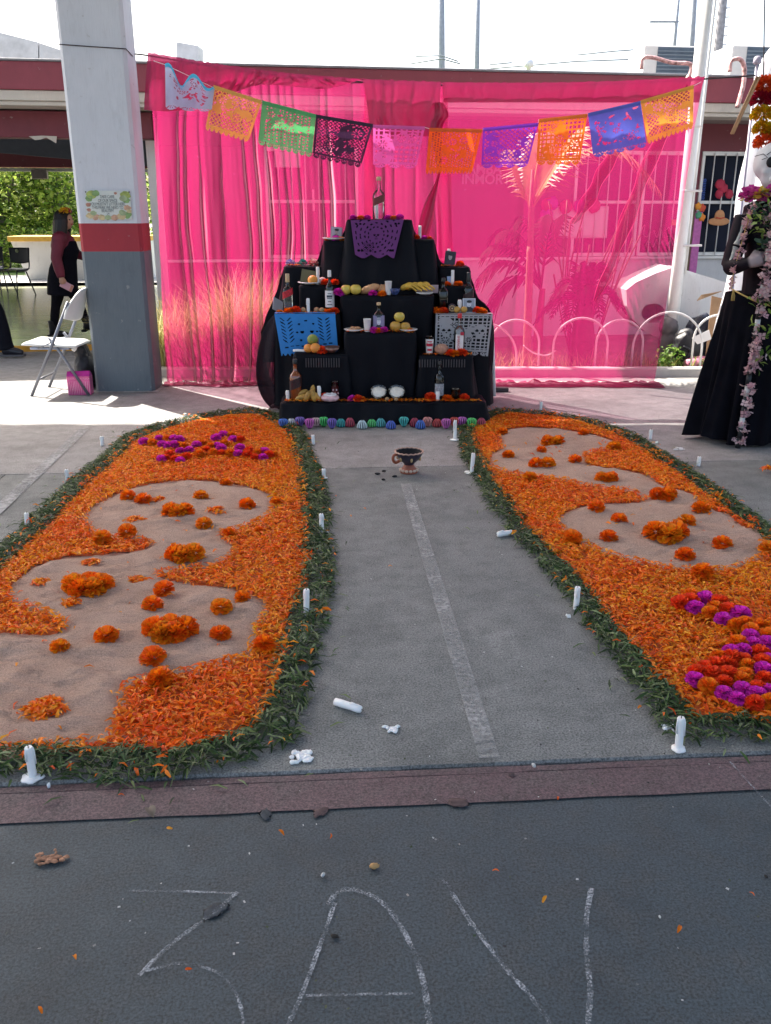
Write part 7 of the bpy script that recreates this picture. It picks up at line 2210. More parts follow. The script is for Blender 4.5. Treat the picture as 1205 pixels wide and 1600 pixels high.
# ------------------------------------------------------------------ costumed skeleton figure at the right
p, L_ = figure_frame(1188, 690)
cat_ = empty('person', p, 0, 'person in long black dress with white skull head and flower collar holding a staff', 'person')
CX = 1214
hd = L_(1209, 257)
b = MB()
hr = .125
face = Vector((-.12, -.99, 0)).normalized()
b.ball(hd + Vector((0, 0, .01)), (hr * .98, hr * 1.05, hr * .98), 22, 16)
b.ball(hd + face * .04 + Vector((0, 0, -.075)), (hr * .66, hr * .68, hr * .62), 16, 12)
side = Vector((0, 0, 1)).cross(face)
for s in (-1, 1):
    b.ball(hd + face * .085 + side * s * .06 + Vector((0, 0, -.045)), (.032, .03, .025), 10, 8)
b.tube([hd + face * .115 + Vector((0, 0, .01)), hd + face * .13 + Vector((0, 0, -.03))], [.012, .014], 8)
nk = L_(1211, 300)
b.tube([hd + Vector((0, 0, -.08)), nk, nk + Vector((0, 0, -.1))], [.06, .062, .09], 12)
b.tube([nk + Vector((0, 0, -.06)), L_(1212, 345), L_(1213, 395), L_(1213, 440), L_(1213, 478)], [.12, .175, .17, .145, .17], 18)
sn, sf = L_(1166, 338), L_(1262, 338)
b.tube([sn, nk + Vector((0, 0, -.1)), sf], [.07, .09, .07], 12)
el, wr = L_(1139, 418, -.02), L_(1170, 411, -.2)
b.tube([sn, sn.lerp(el, .5), el], [.072, .064, .055], 12)
b.tube([el, el.lerp(wr, .4), wr], [.056, .052, .034], 12)
elr, wrr = L_(1290, 418), L_(1275, 470, -.1)
b.tube([sf, elr, wrr], [.072, .055, .034], 12)
hand_into(b, wr, Vector((.85, -.35, .35)), Vector((.2, .9, -.3)), .185, 1.05, side_thumb=-1)
hand_into(b, wrr, Vector((-.2, -.3, -1)), (0, 1, 0), .18, .7)
for s in (-1, 1):
    b.tube([L_(1213 + s * 16, 470), L_(1205 + s * 22, 580), L_(1200 + s * 24, 672)], [.1, .075, .05], 12)
m_fig, nt, bb = nodes_of('body_paint')       # white skull paint on the head, black sleeves below the neck, pale painted hands
tc = nt.nodes.new('ShaderNodeTexCoord'); sx = nt.nodes.new('ShaderNodeSeparateXYZ'); nt.links.new(tc.outputs['Object'], sx.inputs[0])
zr = nt.nodes.new('ShaderNodeMath'); zr.operation = 'GREATER_THAN'; zr.inputs[1].default_value = nk.z - .02; nt.links.new(sx.outputs['Z'], zr.inputs[0])
n_ = noise_node(nt, 8, 5)
white = ramp(nt, n_.outputs[0], [(.3, (.42, .43, .45)), (.7, (.62, .62, .63))]).outputs[0]
vd = nt.nodes.new('ShaderNodeVectorMath'); vd.operation = 'DISTANCE'; vd.inputs[1].default_value = wr + Vector((.08, -.03, .03)); nt.links.new(tc.outputs['Object'], vd.inputs[0])
hr_ = ramp(nt, vd.outputs['Value'], [(.085, 1), (.1, 0)])
base = mixc(nt, (.008, .006, .011), white, zr.outputs[0])
base = mixc(nt, base, (.3, .25, .26), hr_.outputs[0])
nt.links.new(base, bb.inputs['Base Color']); bb.inputs['Roughness'].default_value = .65; bb.inputs['Specular IOR Level'].default_value = .12
flesh(b, 'body', m_fig, cat_, .011, 5)
m_sock = M('socket_black', (.01, .01, .012), .7)
for s in (-1, 1):
    MB().ball(hd + face * .112 + side * s * .048 + Vector((0, 0, .008)), (.03, .016, .032), 14, 10).build('eye_socket', m_sock, cat_)
MB().ball(hd + face * .128 + Vector((0, 0, -.035)), (.014, .012, .02), 10, 8).build('nose_hollow', m_sock, cat_)
for k in range(7):
    MB().ball(hd + face * .118 + side * (k - 3) * .014 + Vector((0, 0, -.088)), (.006, .008, .014), 8, 6).build('tooth', m_wax, cat_)
# hairline cracks drawn on the skull
for k, pts in enumerate(([(-.1, .01, .04), (-.085, -.055, .05), (-.07, -.08, .03), (-.09, -.06, .02)], [(-.075, -.075, .045), (-.06, -.09, .07)])):
    MB().tube([hd + Vector(q).normalized() * .131 for q in pts], .0022, 5).build('crack_line', m_sock, cat_)
# painted bones on the sleeve
m_bone = M('bone_print', (.38, .4, .38), .6, .1)
for a, c in ((sn.lerp(el, .08), sn.lerp(el, .55)), (sn.lerp(el, .6), sn.lerp(el, .95))):
    off = Vector((-.02, -.052, .0))
    bq = MB(); bq.tube([a + off + Vector((0, -.012, 0)), a.lerp(c, .15) + off, a.lerp(c, .5) + off, a.lerp(c, .85) + off, c + off], [.026, .017, .014, .017, .026], 8)
    flesh(bq, 'bone_print', m_bone, cat_, .008, 3)
MB().tube([el.lerp(wr, .1) + Vector((-.01, -.05, .03)), el.lerp(wr, .5) + Vector((0, -.04, .035)), el.lerp(wr, .9) + Vector((0, -.025, .02))], [.006, .011, .005], 8).build('bone_print', m_bone, cat_)
# bodice and skirt
m_velvet = M('black_velvet', (.004, .004, .007), .85, .3, 10, spec=.08)
b = MB()
b.tube([L_(1212, 312), L_(1212, 328), L_(1213, 345), L_(1213, 372), L_(1213, 405), L_(1213, 440), L_(1213, 470)], [.09, .15, .2, .24, .25, .265, .29], 20, flat=.75)
b.tube([sn + Vector((.03, 0, .0)), L_(1212, 330), sf + Vector((-.03, 0, 0))], [.085, .11, .085], 12)
flesh(b, 'bodice', m_velvet, cat_, .012, 4)
wc = L_(1213, 458); wr0 = .31
hem_l = L_(1081, 672)
R0 = wc.x - hem_l.x - .05
def skirt_fn(a, c):
    th = 2 * math.pi * a
    s = 1 - c
    r = wr0 + (R0 - wr0) * (s ** .92)
    fold = 1 + (.03 + .08 * s) * (1.3 * mnoise.noise(Vector((math.cos(th) * 3, math.sin(th) * 3, s))) + .7 * math.sin(th * 11 + 1.3 * math.sin(th * 3)) + .6 * math.sin(th * 23 + 2 * s)) * min(1, s * 3)
    z = wc.z + (.035 + .02 * math.sin(th * 4) - wc.z) * s
    return (wc.x + r * fold * math.cos(th), wc.y + .05 + r * fold * math.sin(th) * .62, z)
MB().grid(skirt_fn, 220, 30).build('skirt', m_velvet, cat_)
MB().tube(smooth_path([L_(1144, 452, -.05), L_(1165, 463, -.19), L_(1190, 474, -.22), L_(1225, 482, -.2)], 20), .005, 6).build('waist_cord', M('gold_cord', (.5, .36, .1), .5), cat_)
for k in range(3): MB().tube([L_(1146, 453, -.08), L_(1144 + k * 2, 462, -.1), L_(1143 + k * 2, 470, -.1)], .003, 5).build('cord_tassel', MATS['gold_cord'], cat_)
for s, u in ((0, 1160), (1, 1235)):
    q = gnd(u, 683) - p
    b = MB(); b.tube([q + Vector((-.05, .16, .06)), q + Vector((0, .05, .05)), q + Vector((.02, -.04, .035)), q + Vector((.03, -.1, .025))], [.045, .05, .045, .025], 10)
    flesh(b, 'shoe', M('shoe_black', (.012, .013, .02)), cat_, .008, 3)
    MB().cbox((q.x - .08, q.y + .08, .0), (q.x - .01, q.y + .22, .06), .01).build('tan_heel', M('tan_heel', (.3, .19, .11), .6), cat_)
# flower collar
m_rib = Mattr('collar_tissue', .6, .3)
colr = empty('flower_collar', p + nk + Vector((0, 0, -.01)), 0, 'magenta and yellow paper flower collar round the skull neck', 'flower collar')
for k in range(16):
    a = k / 16 * 6.283
    c = ((.5, .05, .3), (.6, .08, .35), (.62, .42, .06), (.45, .04, .28))[k % 4]
    o_ = link('collar_flower', marigold_mesh('collar_flower', 34, 90 + k, c, .8, .3, m_tissue, 1.3), colr, (.16 * math.cos(a), -.02 + .14 * math.sin(a), -.045 + .012 * (k % 3))); o_.scale = (.068, .068, .068)
tv, tf = curved(.075, .03, 2, .4, .1, .15)
nl = 70
a = rng.uniform(0, 6.283, nl)
Pl = np.stack([.17 * np.cos(a), -.02 + .16 * np.sin(a), rng.uniform(-.08, .035, nl)], 1)
tag(link('collar_leaves', scatter_mesh('collar_leaves', tv, tf, Pl, rots(nl, .9), rng.uniform(.5, 1, nl), np.array([(.1, .16, .05), (.4, .36, .08), (.08, .13, .06)])[rng.integers(0, 3, nl)], m_lv), colr), kind='stuff')
# flower garland sprays: helper that pins small blossoms along a path
m_blos = Mattr('silk_blossom', .6, .25)
def garland(parent, path, n, r, cols, size, name, seed, leafs=0.0):
    rg = np.random.default_rng(seed)
    S_ = smooth_path(path, 60)
    idx = rg.integers(0, len(S_), n)
    P = np.array([S_[i] for i in idx]) + rg.normal(0, r, (n, 3))
    tvv, tff = [], []
    for k in range(4):       # four petals in a shallow cup
        th = k * math.pi / 2
        cx_, sx_ = math.cos(th), math.sin(th)
        base_i = len(tvv)
        for (x, y, z) in ((0.05, 0, 0), (.55, -.42, .2), (1.0, 0, .35), (.55, .42, .2)):
            tvv.append((x * cx_ - y * sx_, x * sx_ + y * cx_, z))
        tff.append((base_i, base_i + 1, base_i + 2, base_i + 3))
    C = np.array(cols)[rg.integers(0, len(cols), n)] * rg.uniform(.75, 1.15, (n, 1))
    me = scatter_mesh(name, tvv, tff, P, rots(n, 1.2, rg), rg.uniform(.7, 1.2, n) * size, np.clip(C, 0, 1), m_blos, False)
    return tag(link(name, me, parent), kind='stuff')
PINK = [(.62, .4, .42), (.56, .33, .37), (.68, .5, .5)]
# staff
a_, b_2 = L_(1153, 700, -.02) , L_(1193, 300, -.32)
foot_ = gnd(1153, 700) - p
stf = empty('flower_staff', p, 0, 'black and white banded staff wound with pink flowers in the skeleton figure hand', 'staff')
top_ = wr + Vector((.09, -.06, .03)) + (wr + Vector((.09, -.06, .03)) - foot_) * .28
for k in range(22):
    q0, q1 = foot_.lerp(top_, k / 22), foot_.lerp(top_, (k + 1) / 22)
    MB().tube([q0, q1], .017, 10).build('band', (M('staff_tape_black', (.015, .018, .02), .5), M('staff_tape_black', (.015, .018, .02)), M('staff_tape_white', (.5, .5, .48), .6))[k % 3], stf)
for seg, n in (((.02, .12), 26), ((.15, .27), 34), ((.33, .46), 60), ((.46, .52), 10), ((.56, .78), 80), ((.8, 1.0), 60)):
    garland(stf, [foot_.lerp(top_, seg[0]) + Vector((0, -.02, 0)), foot_.lerp(top_, sum(seg) / 2) + Vector((.01, -.025, 0)), foot_.lerp(top_, seg[1]) + Vector((0, -.02, 0))], n, .018, PINK, .026, 'blossoms', int(seg[0] * 100))
def sprig(parent, q, n, seed, cols=LG):
    rg = np.random.default_rng(seed)
    P = np.array(q) + rg.normal(0, .04, (n, 3)) * np.array([1, .4, 1.3])
    tv, tf = curved(.06, .026, 2, .3, .1, .15)
    tag(link('leaf_sprig', scatter_mesh('leaf_sprig', tv, tf, P, rots(n, 1.2, rg), rg.uniform(.6, 1.1, n), np.array(cols)[rg.integers(0, len(cols), n)], m_lv), parent), kind='stuff')
for t_, dx in ((.38, .05), (.5, .06), (.57, -.05), (.62, .05)): sprig(stf, foot_.lerp(top_, t_) + Vector((dx, -.03, 0)), 9, int(t_ * 100))
# garlands over the shoulder and sleeve
gl_ = empty('flower_garland', p, 0, 'thin pink blossom garland hanging over the skeleton figure sleeve', 'garland')
garland(gl_, [L_(1180, 318, -.2), L_(1170, 345, -.15), L_(1163, 365, -.14), L_(1157, 395, -.14), L_(1147, 425, -.14), L_(1143, 452, -.14)], 60, .008, PINK, .026, 'blossoms', 3)
MB().tube(smooth_path([L_(1180, 318, -.2), L_(1163, 365, -.14), L_(1147, 425, -.14), L_(1143, 452, -.14)], 20), .0025, 5).build('cord', MATS['gold_cord'], gl_)
gl2 = empty('leaf_garland', p, 0, 'leafy garland with pale blossoms falling down the dress front', 'garland')
garland(gl2, [L_(1200, 325, -.26), L_(1196, 350, -.26), L_(1202, 385, -.26), L_(1198, 400, -.27)], 24, .022, PINK, .026, 'blossoms', 8)
for k, (u, v) in enumerate(((1190, 322), (1196, 335), (1187, 348), (1190, 352), (1203, 345), (1202, 372), (1200, 384))): sprig(gl2, L_(u, v, -.26), 12, 40 + k, LG if k in (2, 3, 4) else [(.06, .12, .08), (.05, .1, .06)])
# ------------------------------------------------------------------ white drape, pole and pompom strand behind the figure
m_veil = Msheer('white_drape', (.8, .8, .82), .06, .6, .02, (1, 1, 1), .55)
lef = [(1212, 62), (1188, 88), (1178, 116), (1167, 200), (1152, 280), (1138, 398), (1130, 440), (1120, 490), (1106, 560), (1094, 622)]
YD = 8.3
Lp = smooth_path([at(u, v, YD) for u, v in lef], 60)
Rp = smooth_path([at(u, v, YD + .1) for u, v in ((1260, 50), (1258, 90), (1258, 110), (1255, 280), (1240, 440), (1240, 622))], 60)
kk = min(len(Lp), len(Rp)) - 1
MBd = MB().grid(lambda a, c: (lambda i: Lp[i].lerp(Rp[i], a) + Vector((0, .05 * math.sin(a * 18 + 3 * mnoise.noise(Lp[i] * 2)) - .05, 0)))(min(kk, int(round((1 - c) * kk)))), 60, kk)
dr = MBd.build('white_drape', m_veil)
tag(dr, 'sunlit white cloth hanging behind the skeleton figure', 'cloth')
o = empty('draped_post', (0, 0, 0), 0, 'slim lilac post carrying the white cloth behind the skeleton figure', 'post')
q0 = at(1148, 420, YD - .12); q1 = at(1183, 100, YD - .12)
base_p = q0 + (q0 - q1) * (q0.z / (q1.z - q0.z))
MB().tube([base_p, q0, q1], .012, 8).build('pole', M('lilac_pole', (.4, .36, .45), .5), o)
MB().lathe([(.03, 0), (.035, .01), (.03, .05), (.012, .06)], 10).build('cap', M('lilac_pole', (.4, .36, .45)), o, tuple(q1))
YD = p.y + .5
o = MB().tube([at(1183, 120, YD - .25), at(1143, 209, YD - .35)], .0085, 7).build('broom_stick', M('bare_wood', (.42, .24, .12), .6, .2, 20))
tag(o, 'thin bare wooden stick slanting beside the pompom strand', 'stick')
o = MB().tube([at(1187, 120, YD - .26), at(1146, 209, YD - .36)], .007, 7).build('broom_stick', MATS['bare_wood'])
tag(o, 'second wooden stick lying against the first beside the pompoms', 'stick')
pc = [at(1194, 225, YD - .22), at(1193, 130, YD - .22), at(1196, -60, YD - .22)]
pm = empty('pompom_strand', (0, 0, 0), 0, 'vertical strand of fluffy red, yellow and orange pompoms above the skull', 'pompom strand')
for k, (u, v, r_, c) in enumerate(((1196, 131, .06, (.8, .1, .02)), (1190, 152, .055, (.42, .01, .04)), (1192, 176, .058, (.8, .48, .01)), (1192, 199, .05, (.78, .46, .01)), (1201, 203, .04, (.78, .46, .01)), (1197, 219, .06, (.78, .1, .02)), (1204, 150, .045, (.42, .01, .05)))):
    me = marigold_mesh('pompom', 220, 120 + k, c, 1.0, .3, m_tissue, .5)
    ob = link('pompom', me, pm, at(u, v, YD - .22) + Vector((0, 0, -r_ * .8))); ob.scale = (r_ * 1.3, r_ * 1.3, r_ * 1.15)
MB().tube(pc, .004, 5).build('cord', m_wire, pm)
# ================================================================== CHAIRS, BAGS, BOXES
m_steel = M('grey_steel_tube', (.2, .21, .24), .4, .1, 8, metal=.6)
m_plasw = M('chair_plastic', (.72, .71, .68), .45, .04)
fc_ = empty('folding_chair', (-2.86, 7.76, 0), 0, 'white folding chair with grey legs beside the pillar', 'chair')
y0_, y1_ = -.21, .21
for yy in (y0_, y1_):
    MB().tube([(-.22, yy, 0.0), (.0, yy, .42), (.19, yy, .80)], .0135, 9).build('front_leg', m_steel, fc_)
    MB().tube([(.27, yy * .86, 0.0), (.06, yy * .88, .38), (-.02, yy * .88, .5)], .0125, 9).build('rear_leg', m_steel, fc_)
    MB().tube([(.02, yy * .94, .47), (-.12, yy * .92, .41)], .007, 6).build('hinge_link', m_steel, fc_)
MB().tube([(-.15, y0_, .14), (-.15, y1_, .14)], .009, 8).build('stretcher', m_steel, fc_)
MB().tube([(.2, y0_ * .86, .12), (.2, y1_ * .86, .12)], .009, 8).build('stretcher', m_steel, fc_)
def seat_fn(a, c):
    x = -.26 + .47 * a; y = -.2 + .4 * c
    rx = min(1, min(a, 1 - a) * 9); ry = min(1, min(c, 1 - c) * 9)
    k = (1 - (1 - rx) ** 2) * (1 - (1 - ry) ** 2)
    return (x, y * (1 - .06 * (1 - rx)), .42 + .022 * k - .012 * math.sin(math.pi * a) * math.sin(math.pi * c) + .02 * (1 - a))
MB().grid(seat_fn, 26, 22).build('seat', m_plasw, fc_, solid=.012)
MB().cbox((-.2, -.17, .395), (.14, .17, .418), .006).build('seat_frame', M('seat_underside', (.3, .33, .42), .5), fc_)
def back_fn(a, c):
    y = -.235 + .47 * a
    t = 2 * a - 1
    top_e = .90 - .17 * abs(t) ** 3.2
    bot_e = .63 + .035 * abs(t) ** 2
    z = bot_e + (top_e - bot_e) * c
    return (.135 + (z - .63) * .36 + .05 * (1 - t * t), y, z)
MB().grid(back_fn, 26, 14).build('backrest', m_plasw, fc_, solid=.014)
# classroom chairs in the hall
m_cp = M('black_plastic', (.018, .02, .028), .5, .1)
def school_chair(u, v, rz, label, face=1):
    q = gnd(u, v, .047)
    o = empty('school_chair', q, rz, label, 'chair', 'black school chairs in the hall')
    for yy in (-.2, .2):
        MB().tube(smooth_path([(-.24, yy, 0), (-.17, yy, .42), (-.1, yy, .45), (.1, yy, .45)], 14), .013, 7).build('leg', m_cp, o)
        MB().tube(smooth_path([(.3, yy, 0), (.12, yy, .4), (.08, yy, .45)], 10), .013, 7).build('leg', m_cp, o)
        MB().tube(smooth_path([(.0, yy, .45), (.2, yy, .5), (.24, yy, .86)], 12), .012, 7).build('back_post', m_cp, o)
    MB().tube([(-.2, -.2, .22), (-.2, .2, .22)], .009, 6).build('stretcher', m_cp, o)
    MB().grid(lambda a, c: (-.2 + .42 * a, -.2 + .4 * c, .465 + .02 * (2 * a - 1) ** 2), 8, 8).build('seat', m_cp, o, solid=.015)
    MB().grid(lambda a, c: (.225 + .03 * (1 - (2 * a - 1) ** 2) + .02 * c, (-.22 + .44 * a) * (1 - .12 * (1 - c) ** 2), .6 + .26 * c - .03 * (1 - c) * (1 - (2 * a - 1) ** 2)), 12, 8).build('backrest', m_cp, o, solid=.014)
    MB().lathe([(.0, -.012), (.035, -.011), (.035, .011), (.0, .012)], 14).build('hand_hole_disc', M('hole_lit', (.3, .34, .2), .8), o, (.26, .06, .8), (0, R(90), 0))  # solid disc in place of a hole, brightness behind put into its colour
    return o
school_chair(26, 462, R(75), 'black school chair facing away left of the walking woman')
school_chair(-10, 458, R(100), 'black school chair cut by the left picture edge')
# gift bag and black bag
m_gift = M('pink_foil', (.62, .12, .3), .25, .2, 10, metal=.3)
q = gnd(125, 618)
gb = empty('gift_bag', (q.x, q.y, 0), R(4), 'shiny pink gift bag with pale zebra stripes under the folding chair', 'bag')
w_, h_ = .098, .205
MB().cbox((-w_, 0, .002), (w_, .1, h_ * .82), .004).build('body', m_gift, gb)
MB().add([(-w_, 0.003, h_ * .82), (w_, 0.003, h_ * .82), (w_, .097, h_ * .82), (-w_, .097, h_ * .82), (-w_ * .99, .035, h_), (w_ * .97, .035, h_ * 1.02), (w_ * .97, .05, h_ * 1.02), (-w_ * .99, .05, h_)], [(0, 1, 5, 4), (2, 3, 7, 6), (1, 2, 6, 5), (3, 0, 4, 7), (4, 5, 6, 7)]).build('folded_top', M('magenta_foil', (.5, .03, .28), .25, .2, 12, metal=.3), gb)
for k in range(13):
    x = -w_ * .92 + k * w_ * 1.84 / 12
    MB().tube([(x + .002 * math.sin(k * 3), -.0012, .008), (x + .004 * math.sin(k), -.0012, .05), (x, -.0012, .1 + .02 * math.sin(k * 2)), (x + .003, -.0012, .125)], [.002, .0048, .0042, .001], 5, flat=.2).build('stripe', M('pale_stripe', (.75, .55, .58), .4), gb)
for k in range(9):
    x = -w_ * .9 + k * w_ * 1.8 / 8
    MB().tube([(x - .01, -.0012, .14), (x + .004, -.0012, .15), (x + .014, -.0012, .142)], [.001, .004, .001], 5, flat=.3).build('stripe', MATS['pale_stripe'], gb)
q = gnd(137, 606)
bag = empty('black_bag', (q.x, q.y, 0), 0, 'slumped black bag with a white tag behind the gift bag', 'bag')
b = MB(); b.ball((0, 0, .17), (.1, .12, .18), 16, 12, fn=lambda d: 1 + .18 * mnoise.noise(d * 2.5)); b.ball((-.02, 0, .34), (.07, .08, .1), 14, 10, fn=lambda d: 1 + .2 * mnoise.noise(d * 3)); b.ball((0, 0, .06), (.11, .13, .07), 14, 8)
flesh(b, 'body', M('black_nylon', (.012, .01, .014), .4, .3, 10, .6, 14, .03), bag, .012, 3)
MB().ball((-.05, -.06, .37), (.04, .02, .035), 10, 7, fn=lambda d: 1 + .2 * mnoise.noise(d * 3)).build('white_tissue', m_foam, bag)
MB().tube(smooth_path([(-.06, -.06, .36), (-.02, -.1, .42), (.04, -.09, .4), (.07, -.07, .3)], 20), .008, 6).build('strap', m_cp, bag)
# things piled behind the hoops
def lump(name, u, v, Y, r, mat, label, cat, seed=0, strap=True):
    q = at(u, v, Y)
    o = empty(name, (q.x, Y, 0), 0, label, cat)
    z = max(r[2], q.z)
    b = MB(); b.ball((0, 0, z), r, 16, 12, fn=lambda d: 1 + .2 * mnoise.noise(d * 2.4 + Vector((seed, 0, 0)))); b.ball((0, 0, z * .5), (r[0] * .95, r[1], z * .52), 14, 10)
    flesh(b, 'body', mat, o, .014, 3)
    if strap:
        MB().tube(smooth_path([(-r[0] * .5, -r[1], z * 1.2), (0, -r[1] * 1.15, z), (-r[0] * .3, -r[1] * 1.1, z * .5)], 14), .012, 6).build('strap', m_cp, o)
        MB().cbox((-r[0] * .4, -r[1] * 1.12, z * .6), (r[0] * .35, -r[1] * .9, z * .95), .01).build('pocket', mat, o)
    return o
m_bp = M('backpack_black', (.016, .016, .02), .5, .3, 12, .4, 20)
lump('backpack', 1072, 545, 9.0, (.14, .12, .2), m_bp, 'black backpack leaning on the white wall behind the hoops', 'backpack', 3)
lump('backpack', 1095, 520, 9.15, (.16, .13, .19), M('backpack_dark_blue', (.014, .018, .035), .5, .3, 10, .4, 20), 'dark backpack under the cardboard behind the hoops', 'backpack', 8)
lump('cloth_bundle', 1045, 510, 9.3, (.1, .1, .12), M('grey_cloth', (.16, .15, .16), .8, .3, 8, .4), 'small grey bundle left of the backpacks', 'bundle', 12, False)
lump('cloth_bundle', 1092, 572, 8.85, (.16, .12, .075), M('pink_plastic', (.6, .22, .32), .35, .5, 6, .4, 10), 'crumpled pink plastic bundle below the backpacks', 'bundle', 15, False)
cb = empty('cardboard_box', (0, 0, 0), 0, 'opened brown cardboard leaning beside the black skirt', 'cardboard')
m_cb = M('cardboard', (.32, .2, .11), .8, .15, 10)
A1 = [at(u, v, 8.95) for u, v in ((1102, 560), (1112, 462), (1135, 468), (1130, 560))]
MB().add(A1, [(0, 3, 2, 1)]).build('flap', m_cb, cb, solid=.006)
A1 = [at(u, v, 8.93 - .12 * k) for k, (u, v) in enumerate(((1112, 461), (1128, 455), (1096, 461), (1089, 470)))]
MB().add(A1, [(0, 1, 2, 3)]).build('flap', m_cb, cb, solid=.006)
A1 = [at(u, v, 8.85) for u, v in ((1081, 528), (1108, 515), (1112, 530), (1090, 538))]
o = MB().add(A1, [(0, 3, 2, 1)]).build('paper_sheet', m_foam, None, solid=.002); tag(o, 'white paper sheet lying on the backpack', 'paper')
# ================================================================== SIGN ON THE PILLAR
def pl(u, v):
    q = at(u, v, pill.location.y); return (q.x - pill.location.x, q.z)
sg = empty('notice_board', tuple(pill.location), R(2), 'laminated notice with painted trees and lettering on the white pillar shaft', 'sign')
cor = [pl(136, 343), pl(207, 343), pl(203, 298), pl(134, 298)]
MB().add([(x, -.011, z) for x, z in cor] + [(x, -.005, z) for x, z in cor], [(0, 1, 2, 3), (4, 7, 6, 5), (0, 4, 5, 1), (1, 5, 6, 2), (2, 6, 7, 3), (3, 7, 4, 0)]).build('panel', M('notice_paper', (.56, .59, .55), .35, .05, 6), sg)
rs = random.Random(5)
m_ps = [M('print_wash_%d' % i, c, .5, .3, 30) for i, c in enumerate(((.33, .4, .1), (.2, .32, .12), (.5, .3, .2), (.5, .4, .22), (.45, .22, .16), (.3, .36, .2), (.25, .14, .1)))]
def blotch(u, v, r, k):
    x, z = pl(u, v)
    q = r / FPX * 7.3
    sd = rs.uniform(0, 40)
    n = 14
    MB().add([(x + q * math.cos(6.283 * i / n) * (1 + .4 * mnoise.noise(Vector((i * .8, sd, 0)))), -.0118 - .0002 * rs.random() - .0001 * k, z + q * .75 * math.sin(6.283 * i / n) * (1 + .4 * mnoise.noise(Vector((i * .8, sd, 3))))) for i in range(n)], [tuple(range(n))]).build('printed_foliage', m_ps[k], sg)
for u, v, r, k in ((144, 304, 8, 0), (150, 302, 6, 1), (140, 310, 6, 1), (139, 320, 4, 4), (140, 328, 3.5, 4), (196, 305, 8, 0), (198, 313, 6, 1), (193, 310, 6, 5), (142, 337, 6, 3), (150, 339, 6, 2), (160, 340, 6, 3), (170, 340, 5, 5), (180, 340, 6, 2), (190, 338, 7, 3), (199, 336, 7, 1), (199, 325, 6, 2), (192, 332, 6, 5), (202, 330, 4, 3), (181, 302, 2.5, 4), (147, 333, 5, 5)): blotch(u, v, r, k)
m_ink = M('print_ink', (.12, .14, .14), .6)
for s, u, v, sz in (('TAKE CARE', 168, 308, .034), ('OF OUR SPACE', 169, 314, .034), ("YOU MUSTN'T LITTER HERE,", 169, 319.5, .034), ('THIS PARK WE NEED TO', 169, 325, .034), ('BEAUTIFY', 169, 330, .034)):
    x, z = pl(u, v)
    t_ = text_mesh(s, sz, 'printed_line', .0003, 'CENTER', 0, m_ink, sg, 0, .95); t_.location = (x, -.0125, z - .008); t_.rotation_euler = (R(90), 0, 0); t_.scale = (.72, 1, 1)
x, z = pl(170, 334)
MB().tube([(x - .012, -.0125, z), (x - .005, -.0125, z - .008), (x + .002, -.0125, z + .008), (x + .01, -.0125, z - .004)], .0018, 5).build('printed_bird', m_ink, sg)
for u, v in ((135, 300), (202, 300)):
    x, z = pl(u, v); MB().ball((x, -.0125, z), (.006, .003, .006), 8, 5).build('nail', m_wire, sg)
# ================================================================== LITTER ON THE FLOOR
LP_ = [(265, 1294), (440, 1301), (516, 1306), (775, 1361), (851, 1405), (1061, 1452), (1175, 1397), (117, 1496), (295, 1514), (63, 1578), (872, 1247), (190, 1243), (340, 1190), (1090, 1040), (1000, 1105), (525, 775), (570, 795), (548, 806), (520, 856), (512, 830), (610, 885)]
tv, tf = curved(.03, .012, 3, .7, .5, .3)
for k, (u, v) in enumerate(sorted(LP_)):
    me = scatter_mesh('loose_petal', tv, tf, np.zeros((1, 3)), rots(1, .4), [rng.uniform(.45, .75)], ORANGES[[k % 6]] * .8, m_petal)
    tag(link('loose_petal', me, None, gnd(u, v, .013 if v < 1190 or v > 1255 else .017)), 'loose orange petal, %s from the left on the %s' % (ORD[sum(1 for a, c in LP_ if a < u and (c > 1180) == (v > 1180))], 'dark painted walk' if v > 1180 else 'bare concrete aisle'), 'petal', 'loose petals on the %s' % ('walk' if v > 1180 else 'aisle'))
def bit(name, u, v, w, mat, label, cat, hgt=.5, seed=0, el_=1.0):
    r = px_r(u, v, w); ir = .35 if hgt > .3 else .85
    o = MB().ball((0, 0, r * hgt * .55), (r, r * .6 * el_, r * hgt), 14, 9, fn=lambda d: 1 + ir * mnoise.noise(d * (2.2 if ir < .5 else 3.5) + Vector((seed, 0, 0)))).build(name, mat, None, gnd(u, v, .004)); o.rotation_euler.z = seed
    if hgt < .2: o.scale.z = .3
    return tag(o, label, cat)
bit('pebble', 505, 1368, 9, M('pale_stone', (.5, .5, .48), .8), 'pale pebble above the chalk letter A', 'pebble', .7, 1)
bit('pebble', 834, 1197, 9, MATS['pale_stone'], 'white pebble on the maroon band', 'pebble', .6, 2)
bit('peanut', 585, 1355, 15, M('peanut_shell', (.42, .25, .1), .8, .2, 30, .4), 'brown peanut shell above the chalk letter A', 'nut shell', .6, 0)
bit('mud_clod', 717, 1254, 30, M('maroon_grit', (.09, .06, .058), .95, .3, 30, .5), 'flat maroon paint flake on the front of the band', 'paint flake', .15, 3)
bit('paint_flake', 501, 1269, 26, MATS['maroon_grit'], 'dark paint flake before the maroon band left of centre', 'paint flake', .12, 4)
bit('paint_flake', 415, 1272, 24, M('slate_grit', (.05, .055, .06), .95, .3, 40, .5), 'grey chipped patch beside the paint flake', 'paint flake', .08, 5)
bit('mud_clod', 800, 1212, 10, MATS['maroon_grit'], 'small round clod on the maroon band', 'clod', .5, 6)
bit('paint_flake', 338, 1421, 40, MATS['slate_grit'], 'chipped floor patch across the chalk numeral', 'paint flake', .025, 7)
bit('seed', 1197, 1370, 8, m_wick, 'black speck at the right picture edge', 'speck', .4, 8)
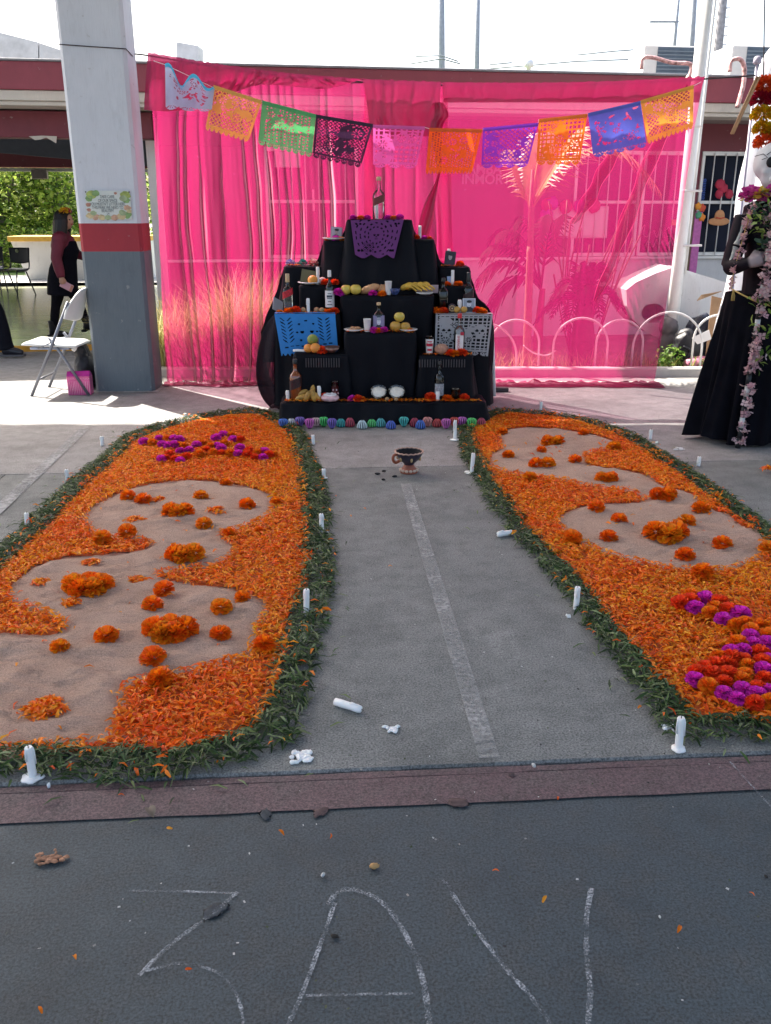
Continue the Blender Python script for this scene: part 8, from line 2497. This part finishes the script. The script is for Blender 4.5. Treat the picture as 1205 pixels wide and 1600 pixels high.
bit('seed', 523, 1463, 12, m_wick, 'dark sliver beside the chalk letter A', 'speck', .2, 9)
bit('pebble', 1031, 1433, 6, MATS['pale_stone'], 'tiny pale pebble left of the large petal', 'pebble', .5, 11)
# smear of spilled food
b = MB()
rs = random.Random(8)
r0 = px_r(75, 1342, 50)
for k in range(60):
    x = rs.gauss(.2, .55) * r0 * .8; y = rs.gauss(0, .4) * r0 * .5
    b.ball((x, y, .002), (rs.uniform(.002, .010), rs.uniform(.002, .007), rs.uniform(.001, .004)), 9, 6, fn=lambda d: 1 + .3 * mnoise.noise(d * 3))
o = b.build('food_spill', M('spilled_food', (.3, .15, .085), .7, .4, 40, .5, 60), None, gnd(75, 1342, .0045))
tag(o, 'brown crumbly food spill on the walk at the left', 'food spill', kind='stuff')
# dried leaf
tv, tf = curved(.06, .035, 4, .5, .1, .35)
me = scatter_mesh('dry_leaf', tv, tf, np.zeros((1, 3)), rots(1, .15), [.75], np.array([(.16, .13, .1)]), m_leaf)
o = link('dry_leaf', me, None, gnd(236, 1270, .022)); o.rotation_euler.z = 1.0
tag(o, 'curled dry grey leaf on the maroon band', 'leaf')
# fine grit nobody could count
n = 700
P = np.stack([rng.uniform(-1.1, 1.3, n), rng.uniform(1.2, 6.0, n), np.full(n, .005)], 1)
P = P[(~in_poly(P[:, :2], L_out)) & (~in_poly(P[:, :2], R_out))]; n = len(P)
tv = [(-1, -.6, 0), (1, -.5, 0), (.8, .6, .5), (-.9, .5, .4)]
me = scatter_mesh('grit', tv, [(0, 1, 2, 3)], P, rots(n, .3), rng.uniform(.0015, .004, n), np.array([(.5, .5, .48), (.04, .04, .04), (.3, .28, .25), (.06, .08, .04)])[rng.integers(0, 4, n)], m_leaf, False)
tag(link('grit', me), 'fine grit and crumbs scattered over the floor', 'grit', kind='stuff')
# bits of greenery strayed from the borders
k = 0
for (u, v, lab) in ((600, 1090, ''),):
    pass
n = 260
out_pts = [q for q in L_out + R_out]
P = []
for _ in range(n):
    q = out_pts[rng.integers(0, len(out_pts))] + rng.normal(0, .09, 2)
    P.append((q[0], q[1], .008))
P = np.array(P)
tv, tf = curved(.055, .009, 2, .4, .15, .2)
tag(link('stray_leaves', scatter_mesh('stray_leaves', tv, tf, P, rots(n, .2), rng.uniform(.5, 1.1, n), GREENS[rng.integers(0, len(GREENS), n)], m_leaf)), 'stray cut leaves on the concrete along the borders', 'cut leaves', kind='stuff')
